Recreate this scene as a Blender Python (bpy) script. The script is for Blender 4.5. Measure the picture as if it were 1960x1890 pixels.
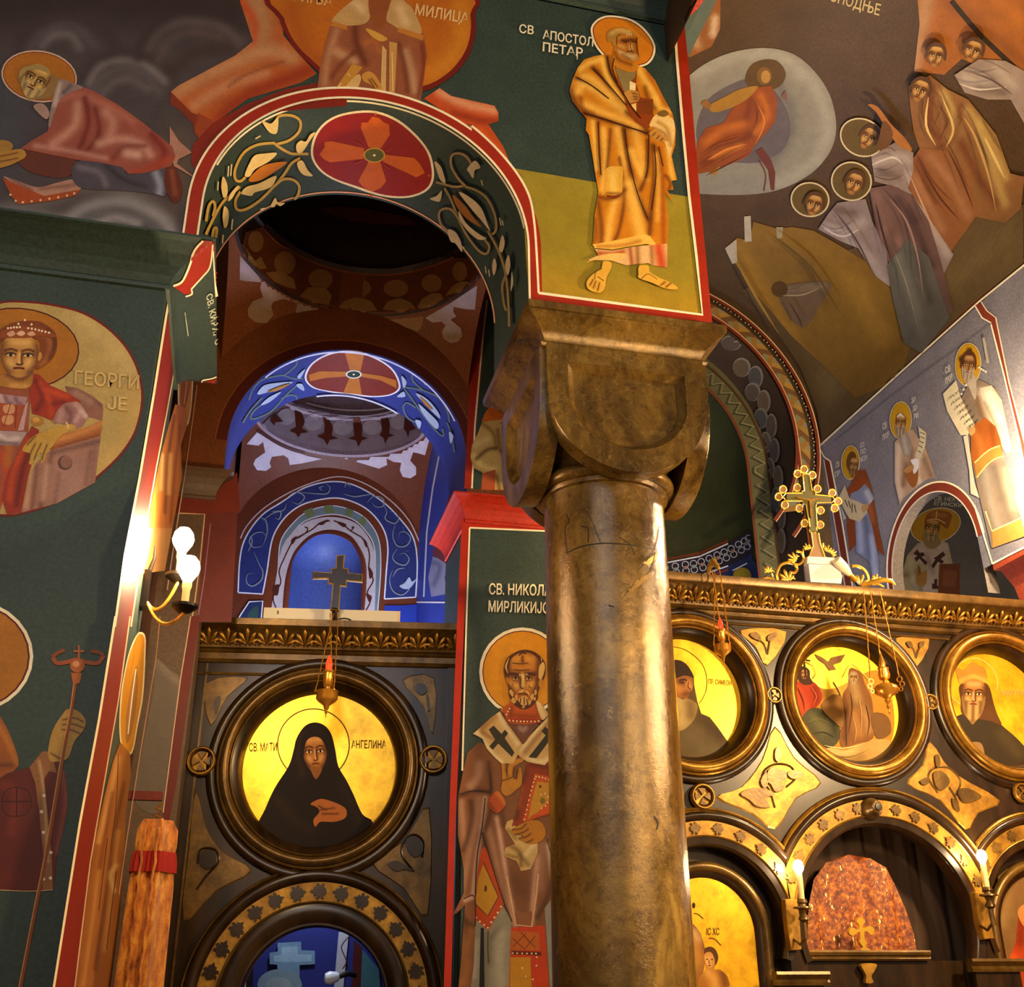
import bpy, bmesh, math, random
import numpy as np
from mathutils import Vector, Matrix
from mathutils.bvhtree import BVHTree
from mathutils.geometry import delaunay_2d_cdt

random.seed(7); np.random.seed(7)
SC = bpy.context.scene
COL = SC.collection
for o in list(bpy.data.objects): bpy.data.objects.remove(o)

# ------------------------------------------------------------------ camera
W, H, F = 1960.0, 1890.0, 2080.0
PITCH, YAW, ROLL = math.radians(24.2), math.radians(13.8), math.radians(-0.3)
EYE = np.array([0.0, 0.0, 1.6])
_r0 = np.array([math.cos(YAW), -math.sin(YAW), 0]); _fh = np.array([math.sin(YAW), math.cos(YAW), 0])
_zz = np.array([0, 0, 1.0])
FWD = math.cos(PITCH)*_fh + math.sin(PITCH)*_zz
_u0 = -math.sin(PITCH)*_fh + math.cos(PITCH)*_zz
RGT = math.cos(ROLL)*_r0 + math.sin(ROLL)*_u0
UPV = -math.sin(ROLL)*_r0 + math.cos(ROLL)*_u0
cd = bpy.data.cameras.new('camera'); cam = bpy.data.objects.new('camera', cd); COL.objects.link(cam)
cd.sensor_fit = 'HORIZONTAL'; cd.sensor_width = 36.0; cd.lens = F/W*36.0; cd.clip_start = 0.05; cd.clip_end = 100
cam.matrix_world = Matrix(((RGT[0], UPV[0], -FWD[0], EYE[0]), (RGT[1], UPV[1], -FWD[1], EYE[1]), (RGT[2], UPV[2], -FWD[2], EYE[2]), (0, 0, 0, 1)))
SC.camera = cam

# ------------------------------------------------------------------ world, large lights, exposure
SC.view_settings.view_transform = 'Standard'; SC.view_settings.look = 'None'; SC.view_settings.gamma = 1.0
SC.view_settings.use_curve_mapping = False
SC.view_settings.exposure = 0.35
wd = bpy.data.worlds.new('dim_interior'); SC.world = wd; wd.use_nodes = True
wd.node_tree.nodes['Background'].inputs[0].default_value = (1.0, 0.78, 0.55, 1); wd.node_tree.nodes['Background'].inputs[1].default_value = 0.16

def lamp(name, loc, energy, color, radius=0.1):
    l = bpy.data.lights.new(name, 'POINT'); l.energy = energy; l.color = color; l.shadow_soft_size = radius
    o = bpy.data.objects.new(name, l); COL.objects.link(o); o.location = loc
    return o
def area(name, loc, target, energy, color, sx, sy):
    l = bpy.data.lights.new(name, 'AREA'); l.shape = 'RECTANGLE'; l.size = sx; l.size_y = sy; l.energy = energy; l.color = color
    o = bpy.data.objects.new(name, l); COL.objects.link(o); o.location = loc
    o.rotation_euler = (Vector(target)-Vector(loc)).to_track_quat('-Z', 'Y').to_euler()
    return o
WARM = (1.0, 0.67, 0.33)
lamp('chandelier_light', (4.7, 3.2, 3.6), 620, WARM, 0.16)               # the nave chandelier, in front of the screen
lamp('nave_fill_light', (3.1, 0.5, 3.3), 400, WARM, 0.25)           # weaker fill added further west to brighten the capital, no known lamp
lamp('aisle_lamp_light', (-0.9, 0.9, 3.2), 55, WARM, 0.2)                # aisle lamp behind the viewer
lamp('right_sconce_light', (4.95, 5.5, 4.8), 270, (1.0, 0.76, 0.46), 0.05)   # twin of the visible wall lamp, on the right hand pier
lamp('right_arch_fill_light', (6.6, 6.9, 3.4), 45, WARM, 0.15)                # added fill that brightens the bishop behind the right arch, no known lamp
lamp('doorway_fill_light', (0.5, 7.45, 2.45), 16, (0.75, 0.85, 1.0), 0.08)   # hidden fill added behind the left screen to brighten the blue cloth
area('altar_window_light', (1.25, 8.2, 2.9), (0.2, 8.1, 5.0), 175, (0.66, 0.76, 1.0), 0.9, 1.5)   # daylight from the sanctuary window
area('apse_fill_light', (4.4, 8.3, 2.6), (3.4, 9.4, 5.0), 90, (0.8, 0.84, 0.95), 0.9, 1.4)  # added fill that lifts the dark apse arch, no known window
area('west_window_light', (-1.6, -3.5, 6.0), (1.5, 5.0, 4.0), 105, (0.8, 0.88, 1.0), 1.2, 2.0)   # daylight from the west windows
# ------------------------------------------------------------------ helpers
def lin(h):
    if not isinstance(h, str): return tuple(h)
    h = h.lstrip('#'); r = []
    for i in (0, 2, 4):
        c = int(h[i:i+2], 16)/255.0
        r.append(c/12.92 if c <= 0.04045 else ((c+0.055)/1.055)**2.4)
    return tuple(r)

def project(P):
    P = np.atleast_2d(np.asarray(P, float)) - EYE
    d = P@FWD
    return np.c_[W/2 + F*(P@RGT)/d, H/2 - F*(P@UPV)/d]
def rays(px):
    px = np.atleast_2d(np.asarray(px, float))
    return (px[:, :1]-W/2)*RGT + (H/2-px[:, 1:2])*UPV + F*FWD
def onY(x, y, Y): r = rays([(x, y)])[0]; return EYE + r*(Y-EYE[1])/r[1]
def onX(x, y, X): r = rays([(x, y)])[0]; return EYE + r*(X-EYE[0])/r[0]
def onZ(x, y, Z): r = rays([(x, y)])[0]; return EYE + r*(Z-EYE[2])/r[2]

def mesh_obj(name, verts, faces, mat, parent=None, smooth=False, colors=None):
    me = bpy.data.meshes.new(name)
    me.from_pydata([tuple(map(float, v)) for v in verts], [], [tuple(f) for f in faces])
    if colors is not None:
        a = me.color_attributes.new('Col', 'FLOAT_COLOR', 'POINT')
        c = np.ones((len(verts), 4), np.float32); c[:, :3] = colors
        a.data.foreach_set('color', c.ravel())
    me.update()
    if smooth:
        me.polygons.foreach_set('use_smooth', [True]*len(me.polygons))
    if mat is not None: me.materials.append(mat)
    o = bpy.data.objects.new(name, me); COL.objects.link(o)
    if parent is not None: adopt(o, parent)
    return o
def adopt(o, parent):
    o.parent = parent
    o.matrix_parent_inverse = Matrix.Translation(-Vector(WLOC.get(parent.name, (0, 0, 0))))
    if parent.name in WLOC: pass
WLOC = {}
def thing(name, label, cat, loc, group=None):
    o = bpy.data.objects.new(name, None); COL.objects.link(o); o.location = loc; o.empty_display_size = 0.1
    WLOC[o.name] = tuple(loc)
    return tag(o, label, cat, group)
def tag(o, label=None, cat=None, group=None, kind=None):
    if label: o['label'] = label
    if cat: o['category'] = cat
    if group: o['group'] = group
    if kind: o['kind'] = kind
    return o
def struct(o, label=None): o['kind'] = 'structure'; return o if not label else tag(o, label)

class MB:
    """mesh builder in world coordinates"""
    def __init__(s): s.v = []; s.f = []
    def add(s, vs, fs):
        n = len(s.v); s.v += [tuple(map(float, v)) for v in vs]; s.f += [tuple(i+n for i in f) for f in fs]; return s
    def quad(s, a, b, c, d): return s.add([a, b, c, d], [(0, 1, 2, 3)])
    def box(s, lo, hi, M=None):
        x0, y0, z0 = lo; x1, y1, z1 = hi
        vs = [(x0, y0, z0), (x1, y0, z0), (x1, y1, z0), (x0, y1, z0), (x0, y0, z1), (x1, y0, z1), (x1, y1, z1), (x0, y1, z1)]
        if M is not None: vs = [M(v) for v in vs]
        return s.add(vs, [(0, 3, 2, 1), (4, 5, 6, 7), (0, 1, 5, 4), (1, 2, 6, 5), (2, 3, 7, 6), (3, 0, 4, 7)])
    def grid(s, P, wrap=False):
        """P[i][j] rows of points"""
        n, m = len(P), len(P[0]); vs = [p for r in P for p in r]; fs = []
        for i in range(n-1):
            for j in range(m if wrap else m-1):
                k = (j+1) % m; fs.append((i*m+j, i*m+k, (i+1)*m+k, (i+1)*m+j))
        return s.add(vs, fs)
    def lathe(s, c, prof, n=32, ax='z'):
        """prof (r, h) about vertical axis at c"""
        P = [[(c[0]+r*math.cos(2*math.pi*j/n), c[1]+r*math.sin(2*math.pi*j/n), c[2]+h) for j in range(n)] for r, h in prof]
        return s.grid(P, True)
    def tube(s, pts, r, n=8):
        pts = [Vector(p) for p in pts]; rs = r if isinstance(r, (list, tuple)) else [r]*len(pts); rows = []
        t0 = (pts[1]-pts[0]).normalized(); up = Vector((0, 0, 1)) if abs(t0.z) < 0.9 else Vector((1, 0, 0)); a = t0.cross(up).normalized()
        for i, p in enumerate(pts):
            t = (pts[min(i+1, len(pts)-1)]-pts[max(i-1, 0)]).normalized()
            a = (a-t*a.dot(t)).normalized(); b = t.cross(a)
            rows.append([p+(a*math.cos(2*math.pi*j/n)+b*math.sin(2*math.pi*j/n))*rs[i] for j in range(n)])
        s.grid(rows, True)
        k = len(s.v); s.f.append(tuple(range(k-n, k))); s.f.append(tuple(range(k-len(rows)*n+n-1, k-len(rows)*n-1, -1)))
        return s
    def sphere(s, c, r, n=16, m=10, sz=1.0):
        P = [[(c[0]+r*math.sin(math.pi*i/m)*math.cos(2*math.pi*j/n), c[1]+r*math.sin(math.pi*i/m)*math.sin(2*math.pi*j/n), c[2]+sz*r*math.cos(math.pi*i/m)) for j in range(n)] for i in range(m+1)]
        return s.grid(P, True)
    def prism(s, pts, M, d0, d1):
        """outline pts (u,z) extruded from depth d0 to d1, mapped by M(u,d,z)"""
        n = len(pts)
        vs = [M((u, d0, z)) for u, z in pts]+[M((u, d1, z)) for u, z in pts]
        fs = [tuple(range(n)), tuple(range(2*n-1, n-1, -1))]+[(i, i+n, (i+1) % n+n, (i+1) % n) for i in range(n)]
        return s.add(vs, fs)
    def build(s, name, mat, parent=None, smooth=False):
        o = mesh_obj(name, s.v, s.f, mat, parent, smooth)
        bm = bmesh.new(); bm.from_mesh(o.data); bmesh.ops.remove_doubles(bm, verts=bm.verts, dist=1e-5)
        bmesh.ops.recalc_face_normals(bm, faces=bm.faces); bm.to_mesh(o.data); bm.free()
        if smooth:
            o.data.polygons.foreach_set('use_smooth', [True]*len(o.data.polygons))
            try: o.data.set_sharp_from_angle(angle=math.radians(42))
            except Exception: pass
        return o

# ------------------------------------------------------------------ materials
def nm(name, base=(0.5, 0.5, 0.5), rough=0.5, metal=0.0, spec=0.5):
    m = bpy.data.materials.new(name); m.use_nodes = True; nt = m.node_tree; b = nt.nodes['Principled BSDF']
    b.inputs['Base Color'].default_value = (*lin(base), 1); b.inputs['Roughness'].default_value = rough; b.inputs['Metallic'].default_value = metal
    b.inputs['Specular IOR Level'].default_value = spec
    return m, nt, b
def noise(nt, scale, detail=4, rough=0.55, dist=0.0, coord='Object', vscale=None):
    tc = nt.nodes.new('ShaderNodeTexCoord'); n = nt.nodes.new('ShaderNodeTexNoise'); n.inputs['Scale'].default_value = scale
    n.inputs['Detail'].default_value = detail; n.inputs['Roughness'].default_value = rough; n.inputs['Distortion'].default_value = dist
    if vscale:
        mp = nt.nodes.new('ShaderNodeMapping'); mp.inputs['Scale'].default_value = vscale
        nt.links.new(tc.outputs[coord], mp.inputs[0]); nt.links.new(mp.outputs[0], n.inputs['Vector'])
    else: nt.links.new(tc.outputs[coord], n.inputs['Vector'])
    return n.outputs['Fac']
def ramp(nt, fac, stops):
    r = nt.nodes.new('ShaderNodeValToRGB'); e = r.color_ramp.elements
    while len(e) < len(stops): e.new(0.5)
    for i, (p, c) in enumerate(stops): e[i].position = p; e[i].color = (*lin(c), 1)
    nt.links.new(fac, r.inputs[0]); return r.outputs[0]
def mixc(nt, fac, a, b, mode='MIX'):
    m = nt.nodes.new('ShaderNodeMix'); m.data_type = 'RGBA'; m.blend_type = mode
    for s, v in ((m.inputs[0], fac), (m.inputs[6], a), (m.inputs[7], b)):
        if hasattr(v, 'is_output'): nt.links.new(v, s)
        elif isinstance(v, (int, float)): s.default_value = v
        else: s.default_value = (*lin(v), 1)
    return m.outputs[2]
def bump(nt, b, h, strength, dist=0.01):
    n = nt.nodes.new('ShaderNodeBump'); n.inputs['Strength'].default_value = strength; n.inputs['Distance'].default_value = dist
    nt.links.new(h, n.inputs['Height']); nt.links.new(n.outputs[0], b.inputs['Normal'])
def emis(name, col, strength):
    m, nt, b = nm(name, col, 0.5); b.inputs['Emission Color'].default_value = (*lin(col), 1); b.inputs['Emission Strength'].default_value = strength
    return m
MATS = {}
def plaster(col, rough=0.55, amt=0.22):
    """painted plaster wall of one colour with slight mottling"""
    k = 'plaster_'+(col if isinstance(col, str) else '%.3f_%.3f_%.3f' % tuple(col))
    if k not in MATS:
        m, nt, b = nm(k, col, rough, 0, 0.35); c = np.array(lin(col))
        f = noise(nt, 3.0, 6, 0.65); g = noise(nt, 60, 2)
        a = ramp(nt, f, [(0.25, tuple(c*(1-amt))), (0.75, tuple(c*(1+amt)))])
        nt.links.new(mixc(nt, 0.25, a, ramp(nt, g, [(0.3, (0, 0, 0)), (0.8, (1, 1, 1))]), 'OVERLAY'), b.inputs['Base Color'])
        bump(nt, b, noise(nt, 45, 3), 0.12, 0.004); MATS[k] = m
    return MATS[k]
def paint_mat():
    if 'paint' not in MATS:
        m, nt, b = nm('fresco_paint', (1, 1, 1), 0.55, 0, 0.3)
        at = nt.nodes.new('ShaderNodeAttribute'); at.attribute_name = 'Col'
        g = ramp(nt, noise(nt, 9, 6, 0.7), [(0.25, (0.80, 0.80, 0.80)), (0.75, (1.12, 1.12, 1.12))])
        g2 = ramp(nt, noise(nt, 120, 2), [(0.25, (0.86, 0.86, 0.86)), (0.75, (1.1, 1.1, 1.1))])
        nt.links.new(mixc(nt, 1.0, mixc(nt, 1.0, at.outputs['Color'], g, 'MULTIPLY'), g2, 'MULTIPLY'), b.inputs['Base Color']); MATS['paint'] = m
    return MATS['paint']
def icon_mat():
    if 'icon' not in MATS:
        m, nt, b = nm('icon_oil_paint', (1, 1, 1), 0.6, 0, 0.15)
        at = nt.nodes.new('ShaderNodeAttribute'); at.attribute_name = 'Col'
        g = ramp(nt, noise(nt, 14, 6, 0.7), [(0.25, (0.78, 0.78, 0.78)), (0.75, (1.1, 1.1, 1.1))])
        nt.links.new(mixc(nt, 1.0, at.outputs['Color'], g, 'MULTIPLY'), b.inputs['Base Color']); MATS['icon'] = m
    return MATS['icon']
def make_mats():
    # polished brown marble
    m, nt, b = nm('brown_marble', '#5a4322', 0.22, 0, 0.6)
    big = ramp(nt, noise(nt, 2.8, 9, 0.66, 0.7, vscale=(1, 1, 0.4)), [(0.28, '#281b09'), (0.44, '#57411a'), (0.6, '#80642b'), (0.76, '#c09c4c')])
    spots = ramp(nt, noise(nt, 16, 9, 0.78, 0.4), [(0.36, (0.30, 0.25, 0.18)), (0.52, (1, 1, 1))])
    pale = ramp(nt, noise(nt, 22, 8, 0.8, 0.8), [(0.60, (0, 0, 0)), (0.70, (1, 1, 1))])
    vein = ramp(nt, noise(nt, 1.9, 10, 0.66, 1.6), [(0.49, (0, 0, 0)), (0.5, (1, 1, 1)), (0.51, (0, 0, 0))])
    c = mixc(nt, 0.7, big, spots, 'MULTIPLY'); c = mixc(nt, mixc(nt, 0.10, (0, 0, 0), vein), c, '#cdb070'); c = mixc(nt, mixc(nt, 0.45, (0, 0, 0), pale), c, '#c8a55c')
    nt.links.new(c, b.inputs['Base Color']); nt.links.new(ramp(nt, noise(nt, 9, 5), [(0.3, (0.09,)*3), (0.7, (0.26,)*3)]), b.inputs['Roughness'])
    b.inputs['Metallic'].default_value = 0.25
    bump(nt, b, noise(nt, 30, 7, 0.75), 0.35, 0.006); MATS['marble'] = m
    # old gilding
    m, nt, b = nm('old_gilding', '#a8792c', 0.38, 0.7, 0.5)
    nt.links.new(ramp(nt, noise(nt, 7, 7, 0.7), [(0.25, '#4a3210'), (0.5, '#8f6722'), (0.75, '#c2933a')]), b.inputs['Base Color'])
    bump(nt, b, noise(nt, 60, 4), 0.2, 0.003); MATS['gilt'] = m
    m, nt, b = nm('bronzed_wood', '#5a4018', 0.34, 0.45, 0.5)
    nt.links.new(ramp(nt, noise(nt, 6, 7, 0.7), [(0.25, '#2c1d09'), (0.5, '#5c431a'), (0.78, '#86642a')]), b.inputs['Base Color'])
    bump(nt, b, noise(nt, 50, 4), 0.25, 0.003); MATS['bronze'] = m
    m, nt, b = nm('dark_varnished_wood', '#1a1007', 0.30, 0, 0.4)
    nt.links.new(ramp(nt, noise(nt, 10, 6, 0.6, vscale=(1, 1, 0.25)), [(0.3, '#100803'), (0.7, '#33200c')]), b.inputs['Base Color']); MATS['dark'] = m
    m, nt, b = nm('gold_leaf', '#e0a81c', 0.33, 0.55, 0.5)
    nt.links.new(ramp(nt, noise(nt, 8, 8, 0.75), [(0.25, '#b07c10'), (0.55, '#eab41c'), (0.8, '#f8cc38')]), b.inputs['Base Color'])
    bump(nt, b, noise(nt, 30, 5), 0.1, 0.003); MATS['leaf'] = m
    m, nt, b = nm('gilt_ground', '#b08328', 0.42, 0.5, 0.5)
    nt.links.new(ramp(nt, noise(nt, 9, 7, 0.7), [(0.25, '#5a3c10'), (0.5, '#936a20'), (0.78, '#c49430')]), b.inputs['Base Color'])
    bump(nt, b, noise(nt, 40, 4), 0.3, 0.003); MATS['ground'] = m
    m, nt, b = nm('bright_gold', '#f0bf48', 0.28, 0.8, 0.5); MATS['bright'] = m
    m, nt, b = nm('polished_brass', '#d89a38', 0.25, 0.75, 0.6); MATS['brass'] = m
    m, nt, b = nm('blackened_iron', '#15110d', 0.4, 0.6); MATS['iron'] = m
    m, nt, b = nm('ivory_candle', '#e6c98a', 0.5); MATS['candle'] = m
    m, nt, b = nm('white_plastic', '#d9cfb4', 0.45); MATS['white'] = m
    m, nt, b = nm('grey_box', '#b9b6ba', 0.4); MATS['grey'] = m
    m, nt, b = nm('black_plastic', '#0c0b0a', 0.4); MATS['black'] = m
    m, nt, b = nm('ruby_glass', '#c01808', 0.1); b.inputs['Transmission Weight'].default_value = 0.6; b.inputs['Emission Color'].default_value = (0.9, 0.06, 0.01, 1); b.inputs['Emission Strength'].default_value = 1.2; MATS['ruby'] = m
    m, nt, b = nm('orange_velvet', '#b8651a', 0.8); b.inputs['Sheen Weight'].default_value = 0.4
    nt.links.new(ramp(nt, noise(nt, 26, 6, 0.7, vscale=(1, 1, 0.4)), [(0.3, '#7a350a'), (0.52, '#d07c1e'), (0.75, '#f4be50')]), b.inputs['Base Color']); bump(nt, b, noise(nt, 90, 3), 0.5, 0.006); MATS['velvet'] = m
    m, nt, b = nm('red_fringe', '#a3180c', 0.8); bump(nt, b, noise(nt, 160, 2, vscale=(1, 1, 0.15)), 0.8, 0.006); MATS['fringe'] = m
    m, nt, b = nm('red_gold_brocade', '#8a3408', 0.55)
    s1 = ramp(nt, noise(nt, 34, 5, 0.7), [(0.35, '#3e0d03'), (0.5, '#7e3805'), (0.66, '#b8700f')])
    s2 = ramp(nt, noise(nt, 46, 2, 0.5, vscale=(1, 1, 0.45)), [(0.66, (0, 0, 0)), (0.72, (1, 1, 1))])
    nt.links.new(mixc(nt, s2, s1, '#ffe08a'), b.inputs['Base Color']); nt.links.new(ramp(nt, s2, [(0, (0.6,)*3), (1, (0.2,)*3)]), b.inputs['Roughness']); MATS['brocade'] = m
    MATS['bulb'] = emis('lit_bulb', (1.0, 0.74, 0.42), 260)
    MATS['cable'] = nm('dark_cable', '#1c140c', 0.6)[0]
    MATS['cfl'] = nm('white_bulb', '#dfe8f4', 0.3)[0]
make_mats()
# ------------------------------------------------------------------ painting on real surfaces
class Plane:
    curved = False
    def __init__(s, p, n): s.p = np.array(p, float); s.n = np.array(n, float)/np.linalg.norm(n)
    def cast(s, px):
        r = rays(px); t = ((s.p-EYE)@s.n)/(r@s.n); P = EYE+r*t[:, None]
        return P, np.repeat(s.n[None], len(P), 0)
class Surf:
    """any built mesh; paint points are looked up along the sight line"""
    curved = True
    def __init__(s, *objs):
        v, f = [], []
        for o in objs:
            n = len(v); v += [tuple(x.co) for x in o.data.vertices]; f += [tuple(i+n for i in p.vertices) for p in o.data.polygons]
        s.t = BVHTree.FromPolygons(v, f)
    def cast(s, px):
        r = rays(px); P = np.zeros((len(r), 3)); N = np.zeros((len(r), 3)); e = Vector(EYE)
        last = None
        for i, d in enumerate(r):
            h = s.t.ray_cast(e, Vector(d).normalized())
            if h[0] is None:
                q = np.clip(px[i], 0, 1e5); P[i] = np.nan; continue
            n = np.array(h[1]); n = n if n@d < 0 else -n
            P[i] = h[0]; N[i] = n
        return P, N

REG = dict(A=(0, 0, 2.953), B=(340, 0, 2.953), C=(900, 0, 2.954), D=(1300, 0, 2.953), E=(0, 500, 2.7), F=(400, 380, 3.5), G=(880, 550, 3.437),
           H=(1250, 500, 2.7606), I=(0, 1180, 2.662), J=(360, 820, 3.5), K=(320, 1170, 2.625), L=(840, 900, 1.909), M=(1250, 1080, 2.7606),
           N=(1250, 1480, 2.7606), O=(1080, 20, 6.748), P=(870, 1190, 6.3), Q=(0, 570, 4.3966), R=(1590, 620, 3.565), S=(1440, 880, 7.269),
           T=(1250, 1180, 5.904), U=(270, 980, 7.873), V=(860, 1460, 4.395), W=(1640, 1080, 5.907), X=(560, 1050, 5.4), Y=(1300, 1600, 6.515), Z=(1560, 1580, 4.9), p=(0, 0, 1))
def pts(reg, s):
    """'x,y x,y' measured on an enlarged view -> photo pixels"""
    if not isinstance(s, str): a = np.array(s, float)
    else: a = np.array([[float(q) for q in w.split(',')] for w in s.split()])
    x0, y0, k = REG[reg]; return a/k+np.array([x0, y0])
def smooth(P, closed=True, n=5):
    m = len(P)
    if m < 3: return P
    out = []
    for i in range(m if closed else m-1):
        if closed: a, b, c, d = P[i-1], P[i], P[(i+1) % m], P[(i+2) % m]
        else: a, b, c, d = P[max(i-1, 0)], P[i], P[i+1], P[min(i+2, m-1)]
        for t in np.arange(n)/n:
            out.append(0.5*((2*b)+(c-a)*t+(2*a-5*b+4*c-d)*t*t+(3*b-a-3*c+d)*t**3))
    if not closed: out.append(P[-1])
    return np.array(out)
def inside(q, P):
    x, y = q[:, 0], q[:, 1]; r = np.zeros(len(q), bool); n = len(P)
    for i in range(n):
        x1, y1 = P[i]; x2, y2 = P[(i+1) % n]
        if y1 == y2: continue
        c = ((y1 > y) != (y2 > y)) & (x < (x2-x1)*(y-y1)/(y2-y1)+x1); r ^= c
    return r
def segdist(q, L):
    d = np.full(len(q), 1e9)
    for i in range(len(L)-1):
        a, b = L[i], L[i+1]; ab = b-a; t = np.clip(((q-a)@ab)/max(ab@ab, 1e-9), 0, 1)
        d = np.minimum(d, np.linalg.norm(q-(a+t[:, None]*ab), axis=1))
    return d

class Fresco:
    def __init__(s, name, surf, parent, reg='p', base=0.0015, step=0.00012, mat=None, label=None, grid=None):
        s.name, s.surf, s.parent, s.reg, s.k, s.base, s.step = name, surf, parent, reg, 0, base, step
        s.V, s.Fc, s.Cc, s.n, s.mat, s.label, s.grid = [], [], [], 0, mat, label, grid
    def emit(s, q, faces, col):
        P, N = s.surf.cast(q)
        ok = ~np.isnan(P[:, 0]); s.k += 1
        P = P+N*(s.base+s.k*s.step)
        if not ok.all(): faces = [f for f in faces if all(ok[i] for i in f)]; P[~ok] = 0
        s.V.append(P); s.Fc += [tuple(i+s.n for i in f) for f in faces]; s.n += len(P)
        c = np.array(col, float)
        s.Cc.append(np.repeat(c[None], len(P), 0) if c.ndim == 1 else c)
    def poly(s, p, col, sm=True, folds=None, g=None, reg=None, n=4, freg=None):
        reg = reg or s.reg
        P = pts(reg, p) if isinstance(p, str) else np.array(p, float)
        if sm: P = smooth(P, True, n)
        g = g or (5.0 if folds else (s.grid or 14.0 if s.surf.curved else None)); q = P
        if g:
            L = np.linalg.norm(np.roll(P, -1, 0)-P, axis=1); R = []
            for i in range(len(P)):
                m = max(1, int(L[i]/g)); R += [P[i]+(P[(i+1) % len(P)]-P[i])*t/m for t in range(m)]
            P = np.array(R); lo, hi = P.min(0), P.max(0)
            gx, gy = np.meshgrid(np.arange(lo[0]+g/2, hi[0], g), np.arange(lo[1]+g/2, hi[1], g*0.87)); gx = gx+(np.arange(gx.shape[0]) % 2)[:, None]*g/2
            G = np.c_[gx.ravel(), gy.ravel()]
            if len(G):
                G = G[inside(G, P)]
                if len(G): G = G[segdist(G, np.vstack([P, P[:1]])) > g*0.35]
            q = np.vstack([P, G]) if len(G) else P
        e = [(i, (i+1) % len(P)) for i in range(len(P))]
        r = delaunay_2d_cdt([Vector(x) for x in q], e, [], 1, 1e-4)
        vq = np.array([tuple(x) for x in r[0]]); col = np.array(lin(col))
        if len(vq) == 0: return
        fc = [f for f in r[2] if True]
        if fc:
            cen = np.array([vq[list(f)].mean(0) for f in fc]); k = inside(cen, P); fc = [f for f, kk in zip(fc, k) if kk]
        c = col
        if folds:
            c = np.repeat(col[None], len(vq), 0)
            for fo in folds:
                L = pts(freg or reg, fo[0]) if isinstance(fo[0], str) else np.array(fo[0], float)
                L = smooth(L, False, 4) if len(L) > 2 else L
                w = (fo[3] if len(fo) > 3 else 1.0)*np.exp(-(segdist(vq, L)/fo[1])**2)
                c = c*(1-w[:, None])+np.array(lin(fo[2]))*w[:, None]
        s.emit(vq, fc, c)
    def line(s, p, w, col, sm=True, reg=None, taper=False, closed=False, n=4):
        reg = reg or s.reg
        P = pts(reg, p) if isinstance(p, str) else np.array(p, float)
        if sm and len(P) > 2: P = smooth(P, closed, n)
        if closed: P = np.vstack([P, P[:1]])
        if s.surf.curved and len(P) == 2: P = np.array([P[0]+(P[1]-P[0])*t for t in np.linspace(0, 1, max(2, int(np.linalg.norm(P[1]-P[0])/12)))])
        T = np.gradient(P, axis=0); T /= np.maximum(np.linalg.norm(T, axis=1), 1e-9)[:, None]; Nn = np.c_[-T[:, 1], T[:, 0]]
        ww = np.full(len(P), w/2.0)
        if taper: ww = ww*np.maximum(np.sin(np.linspace(0.06, 1, len(P))*math.pi*(1.0 if taper == 2 else 0.5))[::(1 if taper == 2 else -1)], 0.12)
        q = np.vstack([P+Nn*ww[:, None], P-Nn*ww[:, None]]); m = len(P)
        s.emit(q, [(i, i+1, m+i+1, m+i) for i in range(m-1)], lin(col))
    def ell(s, c, rx, ry, col, rot=0.0, reg=None, folds=None, n=28):
        reg = reg or s.reg; k = REG[reg][2]; c = pts(reg, [c])[0]; a = np.linspace(0, 2*math.pi, n, endpoint=False)
        x, y = rx/k*np.cos(a), ry/k*np.sin(a); r = math.radians(rot)
        s.poly(np.c_[c[0]+x*math.cos(r)-y*math.sin(r), c[1]+x*math.sin(r)+y*math.cos(r)], col, sm=False, folds=folds, reg=reg)
    def dots(s, p, r, col, reg=None):
        for q in pts(reg or s.reg, p): s.ell(q, r/REG[reg or s.reg][2], r/REG[reg or s.reg][2], col, reg='p', n=8)
    def text(s, string, org, ex, ey, col, reg=None):
        """flat lettering: origin, baseline end and cap height vectors in the enlarged view"""
        reg = reg or s.reg; k = REG[reg][2]; o0 = pts(reg, [org])[0]; ex = np.array(ex, float)/k; ey = np.array(ey, float)/k
        cu = bpy.data.curves.new('lettering', 'FONT'); cu.body = string; cu.resolution_u = 2; cu.size = 1.0; cu.offset = 0.016
        t = bpy.data.objects.new('lettering', cu); COL.objects.link(t)
        dg = bpy.context.evaluated_depsgraph_get(); me = bpy.data.meshes.new_from_object(t.evaluated_get(dg))
        v = np.array([tuple(x.co)[:2] for x in me.vertices]); fc = [tuple(p.vertices) for p in me.polygons]
        bpy.data.objects.remove(t); bpy.data.curves.remove(cu); bpy.data.meshes.remove(me)
        if len(v) == 0: return
        v[:, 0] = (v[:, 0]-v[:, 0].min())/max(v[:, 0].max()-v[:, 0].min(), 1e-6); v[:, 1] = v[:, 1]/0.70
        s.emit(o0+v[:, :1]*ex+v[:, 1:]*ey, fc, lin(col))
    def done(s):
        V = np.vstack(s.V)
        o = mesh_obj(s.name, V, s.Fc, s.mat or paint_mat(), s.parent, False, np.vstack(s.Cc))
        if s.label: o['label'] = s.label
        return o
def wpx(P): return project(P)
def ringY(cx, cz, Y, R, a0, a1, n=40):
    a = np.radians(np.linspace(a0, a1, n)); return project(np.c_[cx+R*np.cos(a), np.full(n, Y), cz+R*np.sin(a)])
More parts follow.
